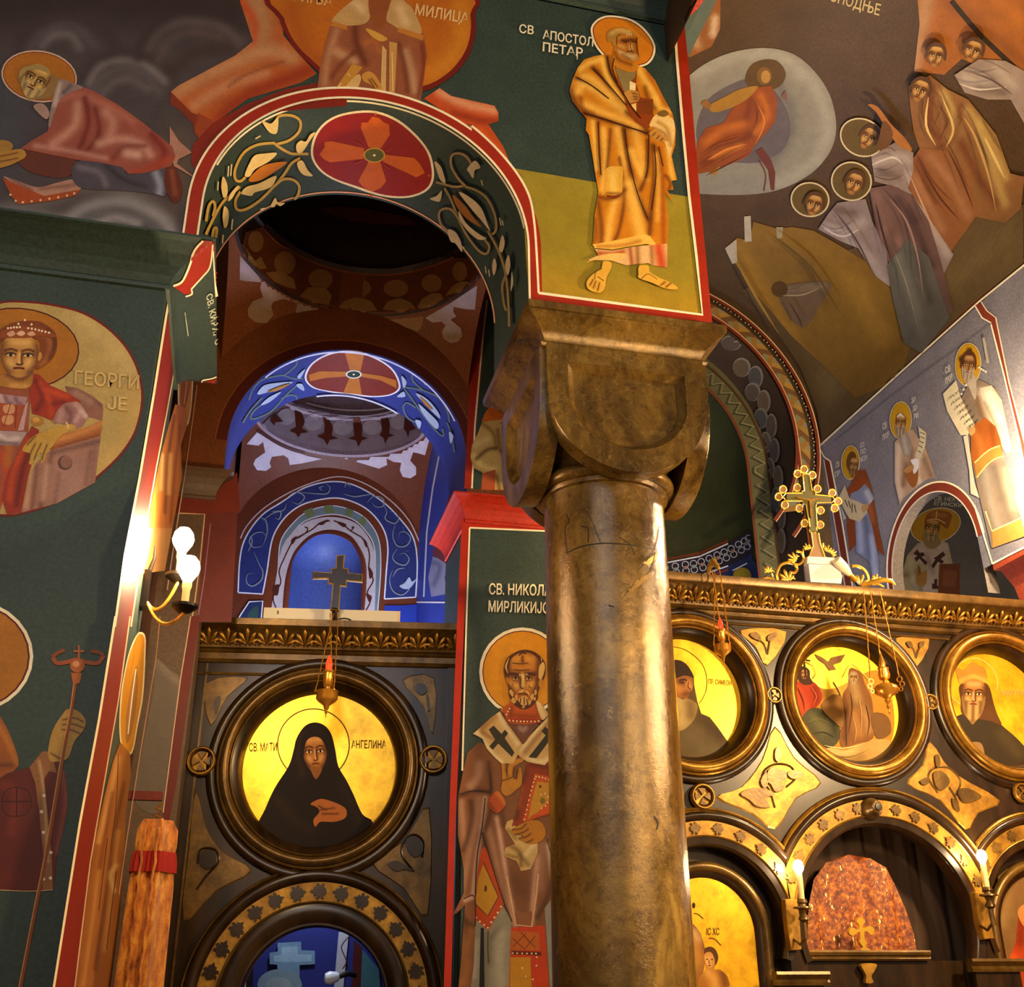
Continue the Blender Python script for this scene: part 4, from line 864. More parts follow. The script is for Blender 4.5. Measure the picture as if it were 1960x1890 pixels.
g.poly('770,1110 800,1115 850,1108 820,1130 780,1128', '#7c3606')
# tunic at the chest, sash shadow
g.poly('815,385 860,405 905,412 940,400 935,480 960,560 1030,570 1020,640 1050,680 1000,740 930,700 880,620 860,530 830,450', '#8a3c08', sm=False); g.poly('820,392 860,408 905,415 935,405 925,450 905,470 890,540 870,530 840,460', '#8a7848'); g.poly('950,580 1030,570 1030,660 940,650', '#7a3a08', sm=False)
g.poly('1040,660 1080,640 1120,665 1150,700 1150,790 1120,890 1090,800 1040,735 1010,720 1020,690', '#e3c079', folds=[('1060,700 1110,740 1130,830', 4, '#a8782c', 0.8), ('1030,730 1090,760 1110,800', 3, '#8a5414', 0.8)], g=3); g.poly('1050,655 1090,630 1120,650 1090,670', '#7a5c24')
hand(g, '770,1080 830,1050 900,1060 950,1080 955,1180 880,1210 830,1220 790,1180 765,1130', lines=('870,1085 935,1105', '880,1130 945,1140', '890,1165 940,1170'), reg='O', w=1.3)
g.poly('835,930 915,965 910,1060 835,1045', '#ecd6a0', sm=False, reg='O'); g.poly('840,1240 920,1215 920,1350 870,1290', '#e8c070', sm=False, reg='O')
hand(g, '1085,1610 1130,1560 1180,1545 1260,1620 1320,1680 1290,1710 1240,1720 1160,1690 1100,1640', lines=('1130,1640 1170,1600', '1180,1680 1215,1640', '1230,1710 1265,1670'), reg='O', w=1.3)
# head
g.poly('650,480 690,560 760,640 900,700 950,760 920,800 860,820 740,790 660,750 600,700 620,600', '#c8801c', reg='O', folds=[('640,560 700,660 850,720', 4, '#7c3a08', 0.8)], g=3)
g.poly('560,440 540,360 570,290 650,255 760,250 850,275 900,320 935,370 930,420 900,350 820,330 720,330 670,370 660,440 640,500 590,420', '#a87c34', reg='O', folds=[('600,320 700,275 820,300', 4, '#d8ae5c', 0.8)], g=2.5)
g.poly('670,380 720,330 830,330 920,360 935,440 940,560 955,620 940,660 880,680 780,650 700,580 660,520 655,450', '#a8641a', reg='O', g=2.2, folds=[('700,380 850,360', 4, '#c98a34', 0.7), ('700,470 760,500', 4, '#d09848', 0.8), ('850,470 850,540', 3, '#e8bd6a', 0.9), ('740,410 830,400', 4, '#5a2a08', 0.9), ('860,400 930,420', 4, '#5a2a08', 0.9), ('930,400 930,560', 3, '#6a3208', 0.7)])
g.poly('665,510 720,540 780,560 850,550 910,580 940,600 945,650 900,675 820,660 740,620 690,570', '#b58a4c', reg='O', folds=[('720,560 800,610 880,620', 4, '#d8b274', 0.8), ('790,560 830,550 880,570', 2.5, '#7a3c0c', 0.9), ('740,590 830,650', 3, '#7a4a18', 0.7)], g=2)
g.poly('625,400 655,395 660,450 650,480 630,450', '#b87a30', reg='O')
for s_, w_ in (('735,405 790,425 830,420', 2.2), ('750,440 800,440', 1.4), ('860,420 920,440', 2.0), ('845,440 850,520 870,545', 1.4), ('800,555 840,545 880,560', 1.4), ('935,370 930,460 950,620', 1.2), ('720,330 670,370 665,470', 1.0)): g.line(s_, w_, '#4a1e06', reg='O')
for s_ in ('790,330 800,345', '820,320 830,345', '850,325 855,345'): g.line(s_, 2.0, '#e8c88a', reg='O')
# fine drapery lines
for s_, w_ in (('770,330 790,420 850,520 905,610 960,680', 1.4), ('810,340 800,400 830,480', 1.4), ('640,650 740,680 860,720 1000,765', 1.6), ('870,740 890,900 940,1100 1000,1250', 1.3), ('720,700 725,850 735,1000', 1.2), ('1005,770 1000,950 985,1020', 1.3), ('1060,840 1085,950', 1.2), ('690,400 750,460 880,610', 1.3), ('600,450 690,500 780,570', 1.3), ('1035,830 1045,1000 1020,1200', 1.2)): g.line(s_, w_*1.5, '#3c1702')
# feet
for s_, l_ in (('748,1490 790,1495 790,1530 765,1580 755,1640 730,1665 690,1660 658,1640 655,1600 690,1560 735,1530', ('690,1640 705,1600', '715,1655 725,1610', '672,1625 690,1590')), ('950,1515 1000,1515 1010,1550 1060,1580 1120,1605 1165,1635 1155,1648 1090,1640 1020,1610 950,1585 945,1560', ('1100,1635 1130,1610', '1070,1625 1095,1605'))):
    g.poly(s_, '#3a2408'); hand(g, s_, '#d8a83c', lines=l_)
for s_ in ('700,1590 705,1550 740,1530', '715,1575 750,1600', '960,1590 1000,1560 1050,1590'): g.line(s_, 1.2, '#6a3a0c')
g.text('СВ', (272, 198), (82, 10), (2, -46), WHITE); g.text('АПОСТОЛ', (405, 232), (285, 44), (2, -48), WHITE); g.text('ПЕТАР', (405, 302), (225, 34), (2, -48), WHITE); g.line('602,300 600,350', 1.6, WHITE)
g.done()
# --- soffit of the first arch: cross medallion and vine scrolls
SA = Surf(arch_soffit)
g = Fresco('fresco_soffit_medallion', SA, arch_soffit, 'B', base=0.002, step=0.0005, grid=8)
md = '752,870 770,770 830,690 930,640 1090,622 1220,660 1330,740 1420,850 1450,960 1440,1040 1390,1090 1290,1118 1150,1108 1000,1060 870,1010 790,950'
P_ = smooth(pts('B', md), True, 4); g.poly(P_, WHITE, sm=False); g.poly(shrink(P_, 4.5), '#8e1a08', sm=False)
for s_ in ('1040,690 1075,690 1100,655 1140,665 1165,690 1195,700 1200,760 1150,835 1080,830 1035,720', '800,870 830,830 830,800 870,795 1055,835 1050,895 860,915 830,900', '1175,870 1340,890 1375,930 1400,975 1350,1000 1320,985 1160,910', '1080,910 1145,910 1180,1020 1150,1060 1100,1080 1050,1055 1020,1020'): g.poly(s_, '#c8600c', sm=False)
g.ell((1112, 873), 62, 43, '#c8a03c'); g.ell((1112, 873), 54, 36, '#5a5a1c'); g.ell((1112, 873), 8, 6, WHITE)
for s_ in ('1010,795 1045,820', '1180,850 1215,830', '1000,920 1040,905', '1170,930 1200,950'): g.line(s_, 2, '#a83a10')
g.dots('1118,640 1425,985 1095,1098', 9, '#b8501c'); g.done()
g = Fresco('fresco_vine_scroll', SA, arch_soffit, 'B', base=0.002, step=0.0005, grid=8)
def scroll(strokes, leaves, buds, ca, cb, cc, w):
    for s_ in strokes: g.line(s_, w+1.4, '#2a2412'); g.line(s_, w, ca)
    for s_ in leaves: g.poly(s_, cb)
    for s_ in buds: g.poly(s_, cc)
scroll(('738,868 690,868 640,866 585,838 540,806', '560,812 630,790 685,740 690,680 640,650 570,655 545,700', '545,805 450,815 370,860 322,950 322,1010 350,1022 378,1000', '690,890 640,920 600,980 540,1050 460,1130 380,1180 330,1180 322,1130 350,1080', '540,1050 590,1010 650,1012 685,1050 670,1110 610,1145', '345,1050 280,1110 240,1150 190,1240 150,1325', '150,1250 165,1165 190,1135 202,1165 190,1220', '185,1340 195,1290 212,1290 205,1340'),
       ('370,985 400,910 430,870 490,860 555,858 510,905 430,950 400,990', '350,1085 380,1050 450,1030 550,985 520,1050 430,1080 410,1100 370,1095', '470,675 520,690 560,655 555,740 520,745 490,715', '505,1190 520,1150 545,1110 560,1135 600,1140 560,1165', '690,785 720,790 745,750 775,740 740,790 700,850 670,850 665,810', '670,910 700,898 730,950 760,985 710,980 680,950', '242,992 265,1030 268,1090 246,1112 232,1050', '250,1160 275,1190 270,1260 250,1282 240,1220', '330,1040 300,1105 272,1130 285,1085'),
       ('388,1010 450,940 520,912 612,905 540,960 450,1012',), '#b89a4c', '#dcc585', '#b8701c', 5.2)
for s_ in ('290,920 285,985', '272,930 268,990', '212,1020 208,1070', '295,1230 290,1290', '240,1320 236,1370', '425,772 455,755', '455,1172 480,1165'): g.line(s_, 2.2, CREAM)
scroll(('1470,1018 1520,1032 1580,1046 1640,1040', '1640,1040 1600,1000 1560,930 1560,870 1600,855 1650,880 1690,950', '1640,1045 1710,1070 1770,1120 1812,1210 1820,1290 1795,1320 1770,1300', '1520,1050 1560,1120 1600,1220 1650,1320 1720,1410 1765,1430 1782,1390 1755,1350', '1600,1220 1560,1172 1510,1170 1490,1200 1505,1260 1560,1310', '1780,1310 1820,1380 1850,1450 1880,1560 1895,1720 1900,1850', '1880,1560 1860,1620 1870,1720 1885,1760'),
       ('1605,1072 1680,1110 1740,1170 1775,1260 1790,1300 1740,1240 1680,1170', '1608,1180 1650,1250 1720,1310 1768,1342 1720,1345 1660,1295 1615,1230', '1655,940 1700,895 1732,935 1700,950 1690,995 1665,960', '1545,1285 1590,1300 1622,1360 1628,1415 1590,1365 1560,1350', '1465,895 1500,920 1520,970 1530,1020 1500,1000 1480,950', '1440,1105 1480,1090 1510,1060 1500,1120 1465,1118', '1862,1325 1878,1370 1862,1425 1845,1400', '1818,1455 1832,1500 1815,1555 1806,1500', '1900,1440 1912,1500 1897,1560 1882,1500', '1920,1540 1930,1600 1915,1650'),
       ('1575,1085 1640,1140 1705,1225 1745,1275 1660,1225 1600,1155',), '#8a7850', '#b8a888', '#8a5a20', 4.4)
for s_ in ('1740,1005 1750,1035', '1850,1225 1858,1270', '1865,1240 1872,1270', '1640,1380 1650,1405', '1770,1500 1775,1540', '1790,1520 1795,1560'): g.line(s_, 2.0, '#b8a888')
g.done()
g = Fresco('painted_edge', SA, arch_soffit, 'p', base=0.003)
for R_, Y_, c_, w_ in ((AR, YA0+0.012, WHITE, 3.5), (AR, YA1-0.012, '#8e1a08', 7), (AR, YA1-0.028, '#e8a888', 2.5)): g.line(ringY(ACX, ACZ, Y_, AR-0.0005, 2, 178, 70), w_, c_, sm=False)
g.done()
# ------------------------------------------------------------------ left pier
PF = Plane((0, 4.3, 0), (0, -1, 0)); PSD = Plane((XP, 0, 0), (1, 0, 0)); SWL = Surf(wall_left)
g = Fresco('fresco_medallion_youth', PF, wall_left, 'Q', base=0.0015, label='round medallion of a crowned youth in a red cloak')
P_ = smooth(pts('Q', '-330,330 -200,140 0,35 250,30 480,60 700,120 900,240 1060,400 1160,580 1205,780 1195,960 1140,1150 1030,1320 880,1470 700,1610 480,1730 250,1810 0,1840 -250,1700'), True, 4)
g.poly(P_, '#6e1408', sm=False); P2 = shrink(P_, 4.5); g.poly(P2, '#b0985a', sm=False, g=9, folds=[(pts('Q', '600,150 900,350 1080,600'), 22, '#c0a86c', 0.8), (pts('Q', '1150,800 1080,1150 850,1450'), 18, '#c0a05c', 0.8)])
g.ell((150, 430), 520, 345, '#4a1206', 4); g.ell((150, 430), 508, 333, '#a86a0e', 4); 
# throne
g.poly('545,745 650,760 780,830 865,900 870,950 860,1040 720,1000 600,900', '#8a5c4c', sm=False, g=5, folds=[('560,760 700,800 860,910', 3, '#5a3830', 0.8), ('640,800 760,870', 8, '#a8806c', 0.8)])
g.poly('500,1160 740,1090 862,1030 860,1110 840,1180 420,1290 440,1230', '#a8632c', sm=False, g=5, folds=[('480,1200 700,1130 860,1060', 5, '#c88a48', 0.8), ('420,1280 840,1160', 4, '#6a3410', 0.8)])
g.poly('420,1290 850,1165 800,1560 700,1612 480,1735 180,1812 250,1500 300,1400', '#9a6e60', sm=False, g=5, folds=[('440,1310 840,1210', 5, '#5e3c34', 0.8), ('440,1300 380,1560 340,1780', 5, '#6a4438', 0.9), ('500,1480 480,1620 460,1740', 4, '#6a4840', 0.9), ('760,1300 720,1580', 4, '#6a4a40', 0.8), ('800,1250 770,1570', 5, '#7a5448', 0.7), ('400,1420 360,1700', 5, '#c8a08c', 0.7), ('600,1450 580,1650', 30, '#a8837a', 0.6), ('260,1450 220,1760', 5, '#c89c7c', 0.7), ('310,1420 270,1790', 4, '#6a3c28', 0.7)])
g.ell((548, 1392), 62, 62, '#5e3c34'); g.ell((558, 1385), 48, 52, '#8a6052')
# body
g.poly('-60,740 40,640 260,640 270,720 260,800 240,1120 210,1250 120,1400 60,1600 0,1800 -60,1800', '#8e4a2c', sm=False, g=5, folds=[('20,960 150,980', 20, '#b07068', 0.6), ('0,1300 60,1500 30,1750', 8, '#b83c18', 0.8), ('80,1200 60,1400', 8, '#b0641c', 0.8)])
g.poly('-60,800 60,820 240,850 160,1120 -60,1120', '#a04a24', sm=False); g.poly('-60,805 230,840 215,905 100,900 -60,880', '#a8848c', sm=False, folds=[('40,830 60,880 90,890', 4, '#6a4650', 0.8), ('130,840 150,890 180,900', 4, '#6a4650', 0.8), ('0,820 20,870', 4, '#d0b0ac', 0.6)], g=4)
for c_ in ((75, 940), (65, 1030)): g.poly([(c_[0]/4.3966+a, c_[1]/4.3966+570+b) for a, b in ((-10, -6), (9, -8), (11, 5), (2, 10), (-9, 6))], '#d09468')
g.line('90,900 30,1090', 1.5, '#7a2c10'); g.line('140,910 130,1100', 1.5, '#7a2c10')
g.poly('240,870 200,1120 150,1125 215,905', '#b8949c', sm=False); g.poly('-60,1120 230,1135 160,1250 -60,1240', '#a48c94', sm=False, folds=[('0,1160 60,1200 150,1190', 5, '#d8c4c4', 0.7), ('0,1220 150,1235', 4, '#5e4850', 0.8)], g=4)
g.poly('265,640 330,650 420,740 560,800 690,880 560,900 480,960 440,1040 350,1000 270,980 250,800', '#9c2e0c', sm=False, g=5, folds=[('300,700 360,850 300,960', 5, '#6a1806', 0.9), ('400,780 560,840', 6, '#c04818', 0.8), ('340,720 420,880 430,980', 5, '#c04818', 0.6), ('450,900 540,880', 5, '#6a1806', 0.8)])
g.poly('270,1080 240,1140 130,1360 60,1500 20,1700 60,1830 180,1810 240,1500 300,1300 330,1120', '#8e2a0c', sm=False, g=5, folds=[('230,1200 120,1450 80,1700', 6, '#b84416', 0.8), ('270,1200 180,1500 140,1750', 5, '#5a1606', 0.9)])
g.ell((315, 1042), 55, 42, '#a8742c', folds=None); g.ell((305, 1030), 30, 22, '#c89848')
g.poly('480,960 540,900 620,880 670,890 720,960 745,1010 720,1040 690,1090 600,1110 520,1060 450,1060', '#9a6c68', g=4, folds=[('560,930 600,1000 580,1060', 5, '#6a4440', 0.8), ('640,900 680,960 640,1040', 5, '#c8a09c', 0.8), ('690,960 720,1000', 5, '#d8b8b4', 0.8), ('520,960 500,1040', 5, '#c8a09c', 0.5)])
hand(g, '520,1080 600,1070 640,1100 560,1140 500,1180 440,1260 400,1290 380,1370 345,1400 350,1310 300,1350 280,1400 245,1400 255,1320 190,1290 230,1220 300,1160 400,1120 460,1090', '#b8923c', '#5a3a10', '#dcb95c', lines=('300,1230 260,1310 245,1380', '350,1230 310,1310 290,1370', '400,1240 370,1310 355,1370', '300,1170 230,1240'))
g.line('555,1050 575,1080 570,1110', 2.5, '#d8b890')
# head
g.poly('-40,700 30,650 60,640 260,600 280,660 250,760 120,770 -20,740', '#a8742c', g=4, folds=[('60,650 180,690 280,620', 6, '#6a3a10', 0.9), ('100,740 220,750', 5, '#d0a050', 0.6)])
g.poly('-60,560 -60,330 10,270 120,215 300,200 400,240 470,310 480,420 440,520 340,600 290,600 320,520 340,420 300,350 60,350 -10,420 -20,560', '#7a3a0e', g=4, folds=[('330,300 420,340 420,480 350,570', 6, '#a8662a', 0.7), ('400,280 460,380 420,520', 5, '#4e1e06', 0.8)])
face(g, (165, 500), 158, 165, 2, '#b5813a', '#6a3a12', '#dcae62')
g.poly('330,470 350,470 355,510 335,535 320,530', '#b8823c')
g.poly('0,300 100,260 250,250 390,280 470,320 460,345 330,330 230,345 60,345 0,350', '#8a4416', folds=None); g.poly('60,310 110,285 130,315 90,335', '#c89c7c'); g.poly('140,310 185,285 215,310 180,330', '#d8b090'); g.poly('230,310 275,290 300,320 255,330', '#c89c7c')
g.dots('70,265 95,262 120,258 145,258 170,256 240,265 270,270 300,276 330,283 355,290 385,297 415,304 158,230 268,235 212,198', 10, '#e8d0b0')
g.text('ГЕОРГИ', (630, 735), (540, 44), (4, -110), '#cdb070'); g.text('ЈЕ', (905, 945), (165, 14), (4, -105), '#cdb070')
g.done()
# bishop with staff, lower on the pier
g = Fresco('fresco_staff_bishop', PF, wall_left, 'I', base=0.0015, label='bishop holding a staff, beside a large halo')
g.ell((-165, 205), 335, 292, WHITE); g.ell((-165, 205), 318, 275, '#5a1206'); g.ell((-165, 205), 308, 266, '#a86a10')
g.poly('-40,490 30,560 80,680 95,740 80,780 -40,860', '#96521c', g=5, folds=[('-20,540 40,640 80,740', 6, '#b8742c', 0.8), ('-30,760 60,760', 5, '#5a2c0c', 0.8)])
g.poly('-40,850 40,800 150,770 220,690 260,700 330,790 345,900 345,980 320,1100 290,1240 275,1390 140,1405 -40,1390', '#5c1c10', sm=False, g=5, folds=[('320,800 335,960 290,1200', 6, '#8a4434', 0.7), ('20,860 80,900 60,1100', 10, '#7a2c20', 0.7), ('180,800 220,1000 230,1200', 8, '#3c0c08', 0.8)])
g.line('85,870 30,890 10,950 30,1010 90,1020 140,1000 160,950 140,890 85,870', 2.0, '#3a0c08'); g.line('85,870 85,1020', 2.5, '#3a0c08'); g.line('15,945 155,945', 2.5, '#3a0c08')
g.poly('150,770 215,690 250,690 280,760 290,800 250,790 225,830 240,980 265,1240 270,1395 215,1400 225,1250 200,1000 180,850', '#8a5a34', sm=False, g=4, folds=[('200,740 225,900 245,1250', 3, '#c8a070', 0.7)])
g.dots('225,915 212,997 222,1102 260,1205 222,1340 258,1335', 9, '#e8d0b0')
g.line('-20,1395 150,1402 270,1395', 1.6, '#c8a07c')
hand(g, '245,690 270,580 320,500 345,475 390,480 425,510 438,545 420,590 380,640 350,720 310,740 260,740', '#a8823c', '#4e3010', '#d8b460', lines=('320,530 380,520 425,540', '318,555 370,550 425,570', '315,580 360,580 410,600', '260,700 330,740'))
g.line('385,330 365,480 330,660 280,960 230,1250 180,1500 105,1890', 7, '#8a4416', n=3); g.line('378,330 358,480 322,660 272,960 222,1250 172,1500 97,1890', 2, '#c88a4c', n=3)
g.poly('362,290 418,290 408,345 372,345', '#a85c24', sm=False); g.line('270,210 290,240 340,235 380,225 400,225 440,235 500,240 530,200', 8, '#9c4c20'); g.line('265,210 300,185 330,175', 7, '#8a4418'); g.line('530,200 500,185 465,180', 7, '#8a4418')
g.ell((395, 255), 38, 34, '#a85a28'); g.ell((388, 245), 18, 16, '#d09058'); g.line('402,150 402,230', 4, '#a05828'); g.line('375,180 430,180', 4, '#a05828')
g.done()
# side face: red edge, two saints
g = Fresco('fresco_side_saints', PSD, wall_left, 'E', base=0.0012, step=0.0001, label='standing saint seen edge on beside the wall lamp')
g.poly('945,420 975,392 995,410 998,600 985,780 965,850 925,800 918,640 930,500', '#d0d0b0'); g.poly('950,425 975,402 990,415 993,600 980,770 962,835 930,790 924,640 935,500', '#b87a10')
g.poly('955,560 985,500 985,640 955,760 935,760 930,690', '#8a5018'); g.line('965,620 950,740', 1.5, '#d8a860')
g.poly('905,740 960,760 965,850 935,950 940,1100 905,1300 890,1380 760,1380 790,1200 830,1000 870,850', '#b06a24', sm=False, g=3, folds=[('900,800 870,1000 850,1300', 3, '#6a3408', 0.9), ('880,1000 870,1200', 4, '#e8b060', 0.8), ('840,1000 830,1180', 3, '#e8c080', 0.7), ('930,850 900,1100 880,1350', 2.5, '#7a4010', 0.8)])
g.poly('760,1380 890,1380 850,1600 700,1620', '#c08a4c', sm=False, g=3, folds=[('800,1380 760,1600', 3, '#7a4418', 0.7)])
I_ = 'I'
g.poly('715,80 738,100 740,180 728,400 700,560 670,700 620,680 605,560 615,380 650,200 690,100', '#d8c8a0', reg=I_); g.poly('712,90 732,110 733,180 720,400 694,550 668,685 626,665 612,555 622,380 655,205 692,112', '#b87c14', reg=I_)
g.poly('690,250 700,330 690,480 660,620 640,640 640,520 660,380', '#8e6030', reg=I_); g.line('690,270 670,420 650,600', 2.0, '#e0d0b0', reg=I_)
g.poly('610,640 660,700 665,800 640,1000 630,1200 610,1500 560,1890 375,1890 430,1500 470,1200 520,950 570,750', '#8e5420', sm=False, reg=I_, g=4, folds=[('600,720 560,900 500,1150', 5, '#c08c50', 0.8), ('630,850 580,1100 540,1400 480,1800', 4, '#5a2c0c', 0.9), ('570,900 520,1200 470,1500 420,1850', 4, '#6a3410', 0.8), ('600,1100 570,1350 530,1700', 5, '#b88040', 0.8), ('500,1300 460,1600 420,1880', 4, '#b07838', 0.8), ('590,1270 560,1320 580,1400', 4, '#d8b070', 0.7)])
for s_ in ('600,700 590,950 560,1200', '545,1130 500,1500', '590,1300 540,1700'): g.line(s_, 1.5, '#3a1c08', reg=I_)
g.done()
g = Fresco('painted_border', PSD, wall_left, 'E', base=0.0035)
g.poly('893,125 985,150 955,170 930,300 900,520 850,800 800,1060 740,1400 680,1890 585,1890 650,1500 720,1100 800,650 865,280', '#7e1c0c', sm=False)
g.poly('580,0 662,0 600,420 525,850 455,1250 370,1890 265,1890 330,1500 400,1050 500,500', '#7e1c0c', sm=False, reg='I')
g.line('884,128 855,280 790,690 715,1130 640,1520 588,1890', 4.5, WHITE, sm=False); g.line('583,0 500,520 400,1060 330,1500 268,1890', 4.5, WHITE, sm=False, reg='I')
g.line('975,172 945,190 905,520 855,800 805,1060 745,1400 672,1890', 2.5, '#e8c8a0', sm=False); g.line('658,0 600,420 525,850 455,1250 375,1890', 2.5, '#d8b090', sm=False, reg='I')
g.line('1015,640 995,800 950,1120 905,1400 860,1700', 2.2, '#d8b090', sm=False); g.line('812,0 790,220 700,760 640,1150 600,1420', 2.0, '#c89878', sm=False, reg='I')
g.done()
g = Fresco('painted_cornice', SWL, wall_left, 'E', base=0.004, step=0.0006, grid=5)
g.poly('930,105 960,60 1005,-60 1050,-110 1098,-105 1095,5 1050,70 990,135 985,165 950,168 890,128', RED, sm=False)
g.poly('1095,-100 1122,-90 1135,200 1160,520 1150,590 1100,630 1035,660 1010,640 1045,625 1120,605 1145,570 1128,330 1110,60', RED, sm=False)
g.line('890,126 935,104 965,50 1005,-55 1050,-108', 4, WHITE); g.line('985,140 1045,75 1085,20 1098,-90', 3, WHITE); g.line('985,140 988,165 955,178', 3, WHITE); g.line('1100,-60 1115,180 1145,540 1143,570 1105,598 1045,612 1045,630 1015,640', 2.6, WHITE)
g.text('СВ. КИРИЛО', (1062, 172), (50, 260), (30, -16), '#b8c4b0'); g.line('950,260 960,320 968,380', 1.6, '#a8b4a0')
g.done()

# ------------------------------------------------------------------ first bay
SP1, SD1 = Surf(pend1), Surf(drum1)
g = Fresco('fresco_scallops', SP1, pend1, 'F', base=0.004, step=0.0006, grid=7)
g.poly('205,380 330,520 560,650 830,770 780,810 640,812 580,760 590,700 500,672 430,690 415,720 430,780 385,835 310,830 262,790 258,740 290,690 360,660 340,600 350,560 240,552 203,545', '#8c7468', sm=False, folds=[('220,450 420,640', 14, '#a895a0', 0.9), ('260,760 420,780', 14, '#8c6c48', 0.8)], g=6)
g.poly('1210,812 1440,790 1430,850 1400,890 1340,870 1250,840', '#8a6038', sm=False); g.poly('1450,800 1620,700 1800,580 1785,745 1720,740 1640,725 1640,760 1660,790 1620,810 1690,870 1700,920 1670,960 1620,968 1575,940 1562,890 1590,850 1560,825 1500,830', '#a5959c', sm=False, folds=[('1580,930 1700,930', 12, '#8a6a40', 0.9)], g=6)
g.line('215,370 310,480 400,560 540,645 700,725 850,768 1000,788 1150,790 1300,780 1450,745 1600,690 1700,630 1800,555', 5, '#2c0e08')
g.done()
g = Fresco('fresco_drum_band', SD1, drum1, 'F', base=0.004, step=0.0006, grid=7)
g.poly('205,360 240,230 350,195 450,290 600,390 750,455 900,495 1050,515 1200,520 1350,500 1500,460 1650,400 1790,400 1810,540 1700,620 1600,680 1450,735 1300,768 1150,778 1000,776 850,756 700,712 540,632 400,548 310,468', '#5c2e14', sm=False)
for c_, rx, ry in (((310, 290), 52, 70), ((505, 435), 72, 78), ((745, 545), 82, 68), ((998, 605), 88, 62), ((1254, 606), 84, 58), ((1496, 572), 68, 60), ((1688, 492), 50, 66)): g.ell(c_, rx, ry, '#835832')
for s_ in ('240,330 300,420 340,390 380,470 330,480 260,410', '370,500 470,490 560,540 580,610 520,600 430,560', '600,660 660,600 780,600 820,660 800,720 700,700', '865,735 910,690 975,672 1030,672 1090,695 1130,755 1000,772', '1165,750 1200,695 1280,672 1360,700 1390,740 1280,765', '1400,740 1430,680 1500,640 1560,640 1580,680 1480,725', '1590,660 1640,590 1700,560 1760,560 1680,630'): g.poly(s_, '#8a6238', sm=False)
g.line('350,190 450,290 600,390 750,455 900,495 1050,515 1200,520 1350,500 1500,460 1650,400', 3, '#8a4a20'); g.line('370,180 500,290 650,385 850,455 1050,485 1250,485 1450,440 1640,380', 6, '#1c0805')
g.poly('720,75 850,60 1000,70 1140,95 1330,130 1420,190 1250,185 1100,180 950,160 820,120', '#4a1c0c', sm=False)
g.done()
# ------------------------------------------------------------------ second arch
SB = Surf(blue_soffit)
g = Fresco('fresco_soffit_medallion', SB, blue_soffit, 'F', base=0.002, step=0.0005, grid=8)
P_ = smooth(pts('F', '640,1200 680,1110 780,1045 900,1018 1020,1025 1150,1080 1240,1150 1282,1240 1270,1290 1200,1322 1080,1330 940,1315 800,1295 690,1265'), True, 4); g.poly(P_, '#e8e0e8', sm=False); g.poly(shrink(P_, 3.5), '#7a2208', sm=False)
for s_ in ('910,1030 1042,1035 1015,1155 945,1155', '668,1180 740,1155 920,1158 920,1190 780,1200 675,1222', '1015,1165 1150,1185 1255,1215 1260,1270 1150,1215 1015,1190', '940,1198 1005,1198 1025,1310 900,1300'): g.poly(s_, '#b8680e', sm=False)
g.ell((970, 1175), 54, 28, '#e8e0d0'); g.ell((970, 1175), 44, 21, '#1c3018'); g.ell((970, 1175), 8, 5, WHITE); g.done()
g = Fresco('fresco_vine_scroll', SB, blue_soffit, 'F', base=0.002, step=0.0005, grid=8)
for s_ in ('630,1205 560,1205 500,1185 440,1190', '500,1185 570,1130 590,1095 560,1085 480,1105 430,1140', '440,1190 350,1215 290,1280 265,1350', '600,1240 520,1310 420,1420 320,1470 275,1470 300,1420 350,1380', '480,1340 540,1315 585,1325 570,1370 490,1410', '1295,1260 1370,1270 1440,1285', '1440,1285 1370,1220 1370,1170 1420,1165 1480,1215', '1440,1285 1540,1330 1600,1420 1615,1500', '1310,1270 1370,1350 1440,1450 1530,1560 1575,1590 1570,1540', '1390,1400 1330,1365 1305,1400 1340,1470 1420,1510', '1600,1500 1630,1580 1650,1700', '350,1330 270,1420 220,1500'): g.line(s_, 3.2, '#5c6c70')
for s_ in ('320,1310 360,1250 450,1230 560,1225 440,1275', '340,1380 400,1325 480,1290 400,1360', '420,1140 440,1105 480,1105 460,1140', '440,1450 470,1400 500,1380 490,1420', '590,1180 640,1135 620,1180 600,1200', '580,1240 620,1235 635,1280 600,1265', '1390,1300 1470,1340 1540,1420 1555,1470 1480,1400', '1410,1370 1480,1430 1545,1500 1530,1540 1450,1450', '1450,1240 1510,1240 1480,1215', '1390,1480 1430,1490 1415,1540', '1295,1180 1330,1220 1310,1260', '1265,1320 1310,1285 1320,1320', '1620,1560 1650,1590 1630,1640'): g.poly(s_, '#a8b4d0')
for s_ in ('380,1290 450,1255 540,1230 460,1275', '1420,1320 1470,1360 1510,1410 1460,1380'): g.poly(s_, '#b07838')
for R_, Y_, c_, w_ in ((BR, YB0+0.012, '#d8d4e8', 2.6), (BR, YB1-0.012, '#d8d4e8', 2.6)): g.line(ringY(BCX, BCZ, Y_, BR-0.0005, 2, 178, 70), w_, c_, sm=False)
g.done()
PB = Plane((0, YB0, 0), (0, -1, 0))
g = Fresco('painted_border', PB, wall_middle, 'p', base=0.0015)
o_ = ringY(BCX, BCZ, YB0, BR+0.075, 0, 180, 50); i_ = ringY(BCX, BCZ, YB0, BR+0.002, 0, 180, 50); g.poly(np.vstack([o_, i_[::-1]]), '#4e1a0a', sm=False); g.line(o_, 2.0, '#8a4a20', sm=False)
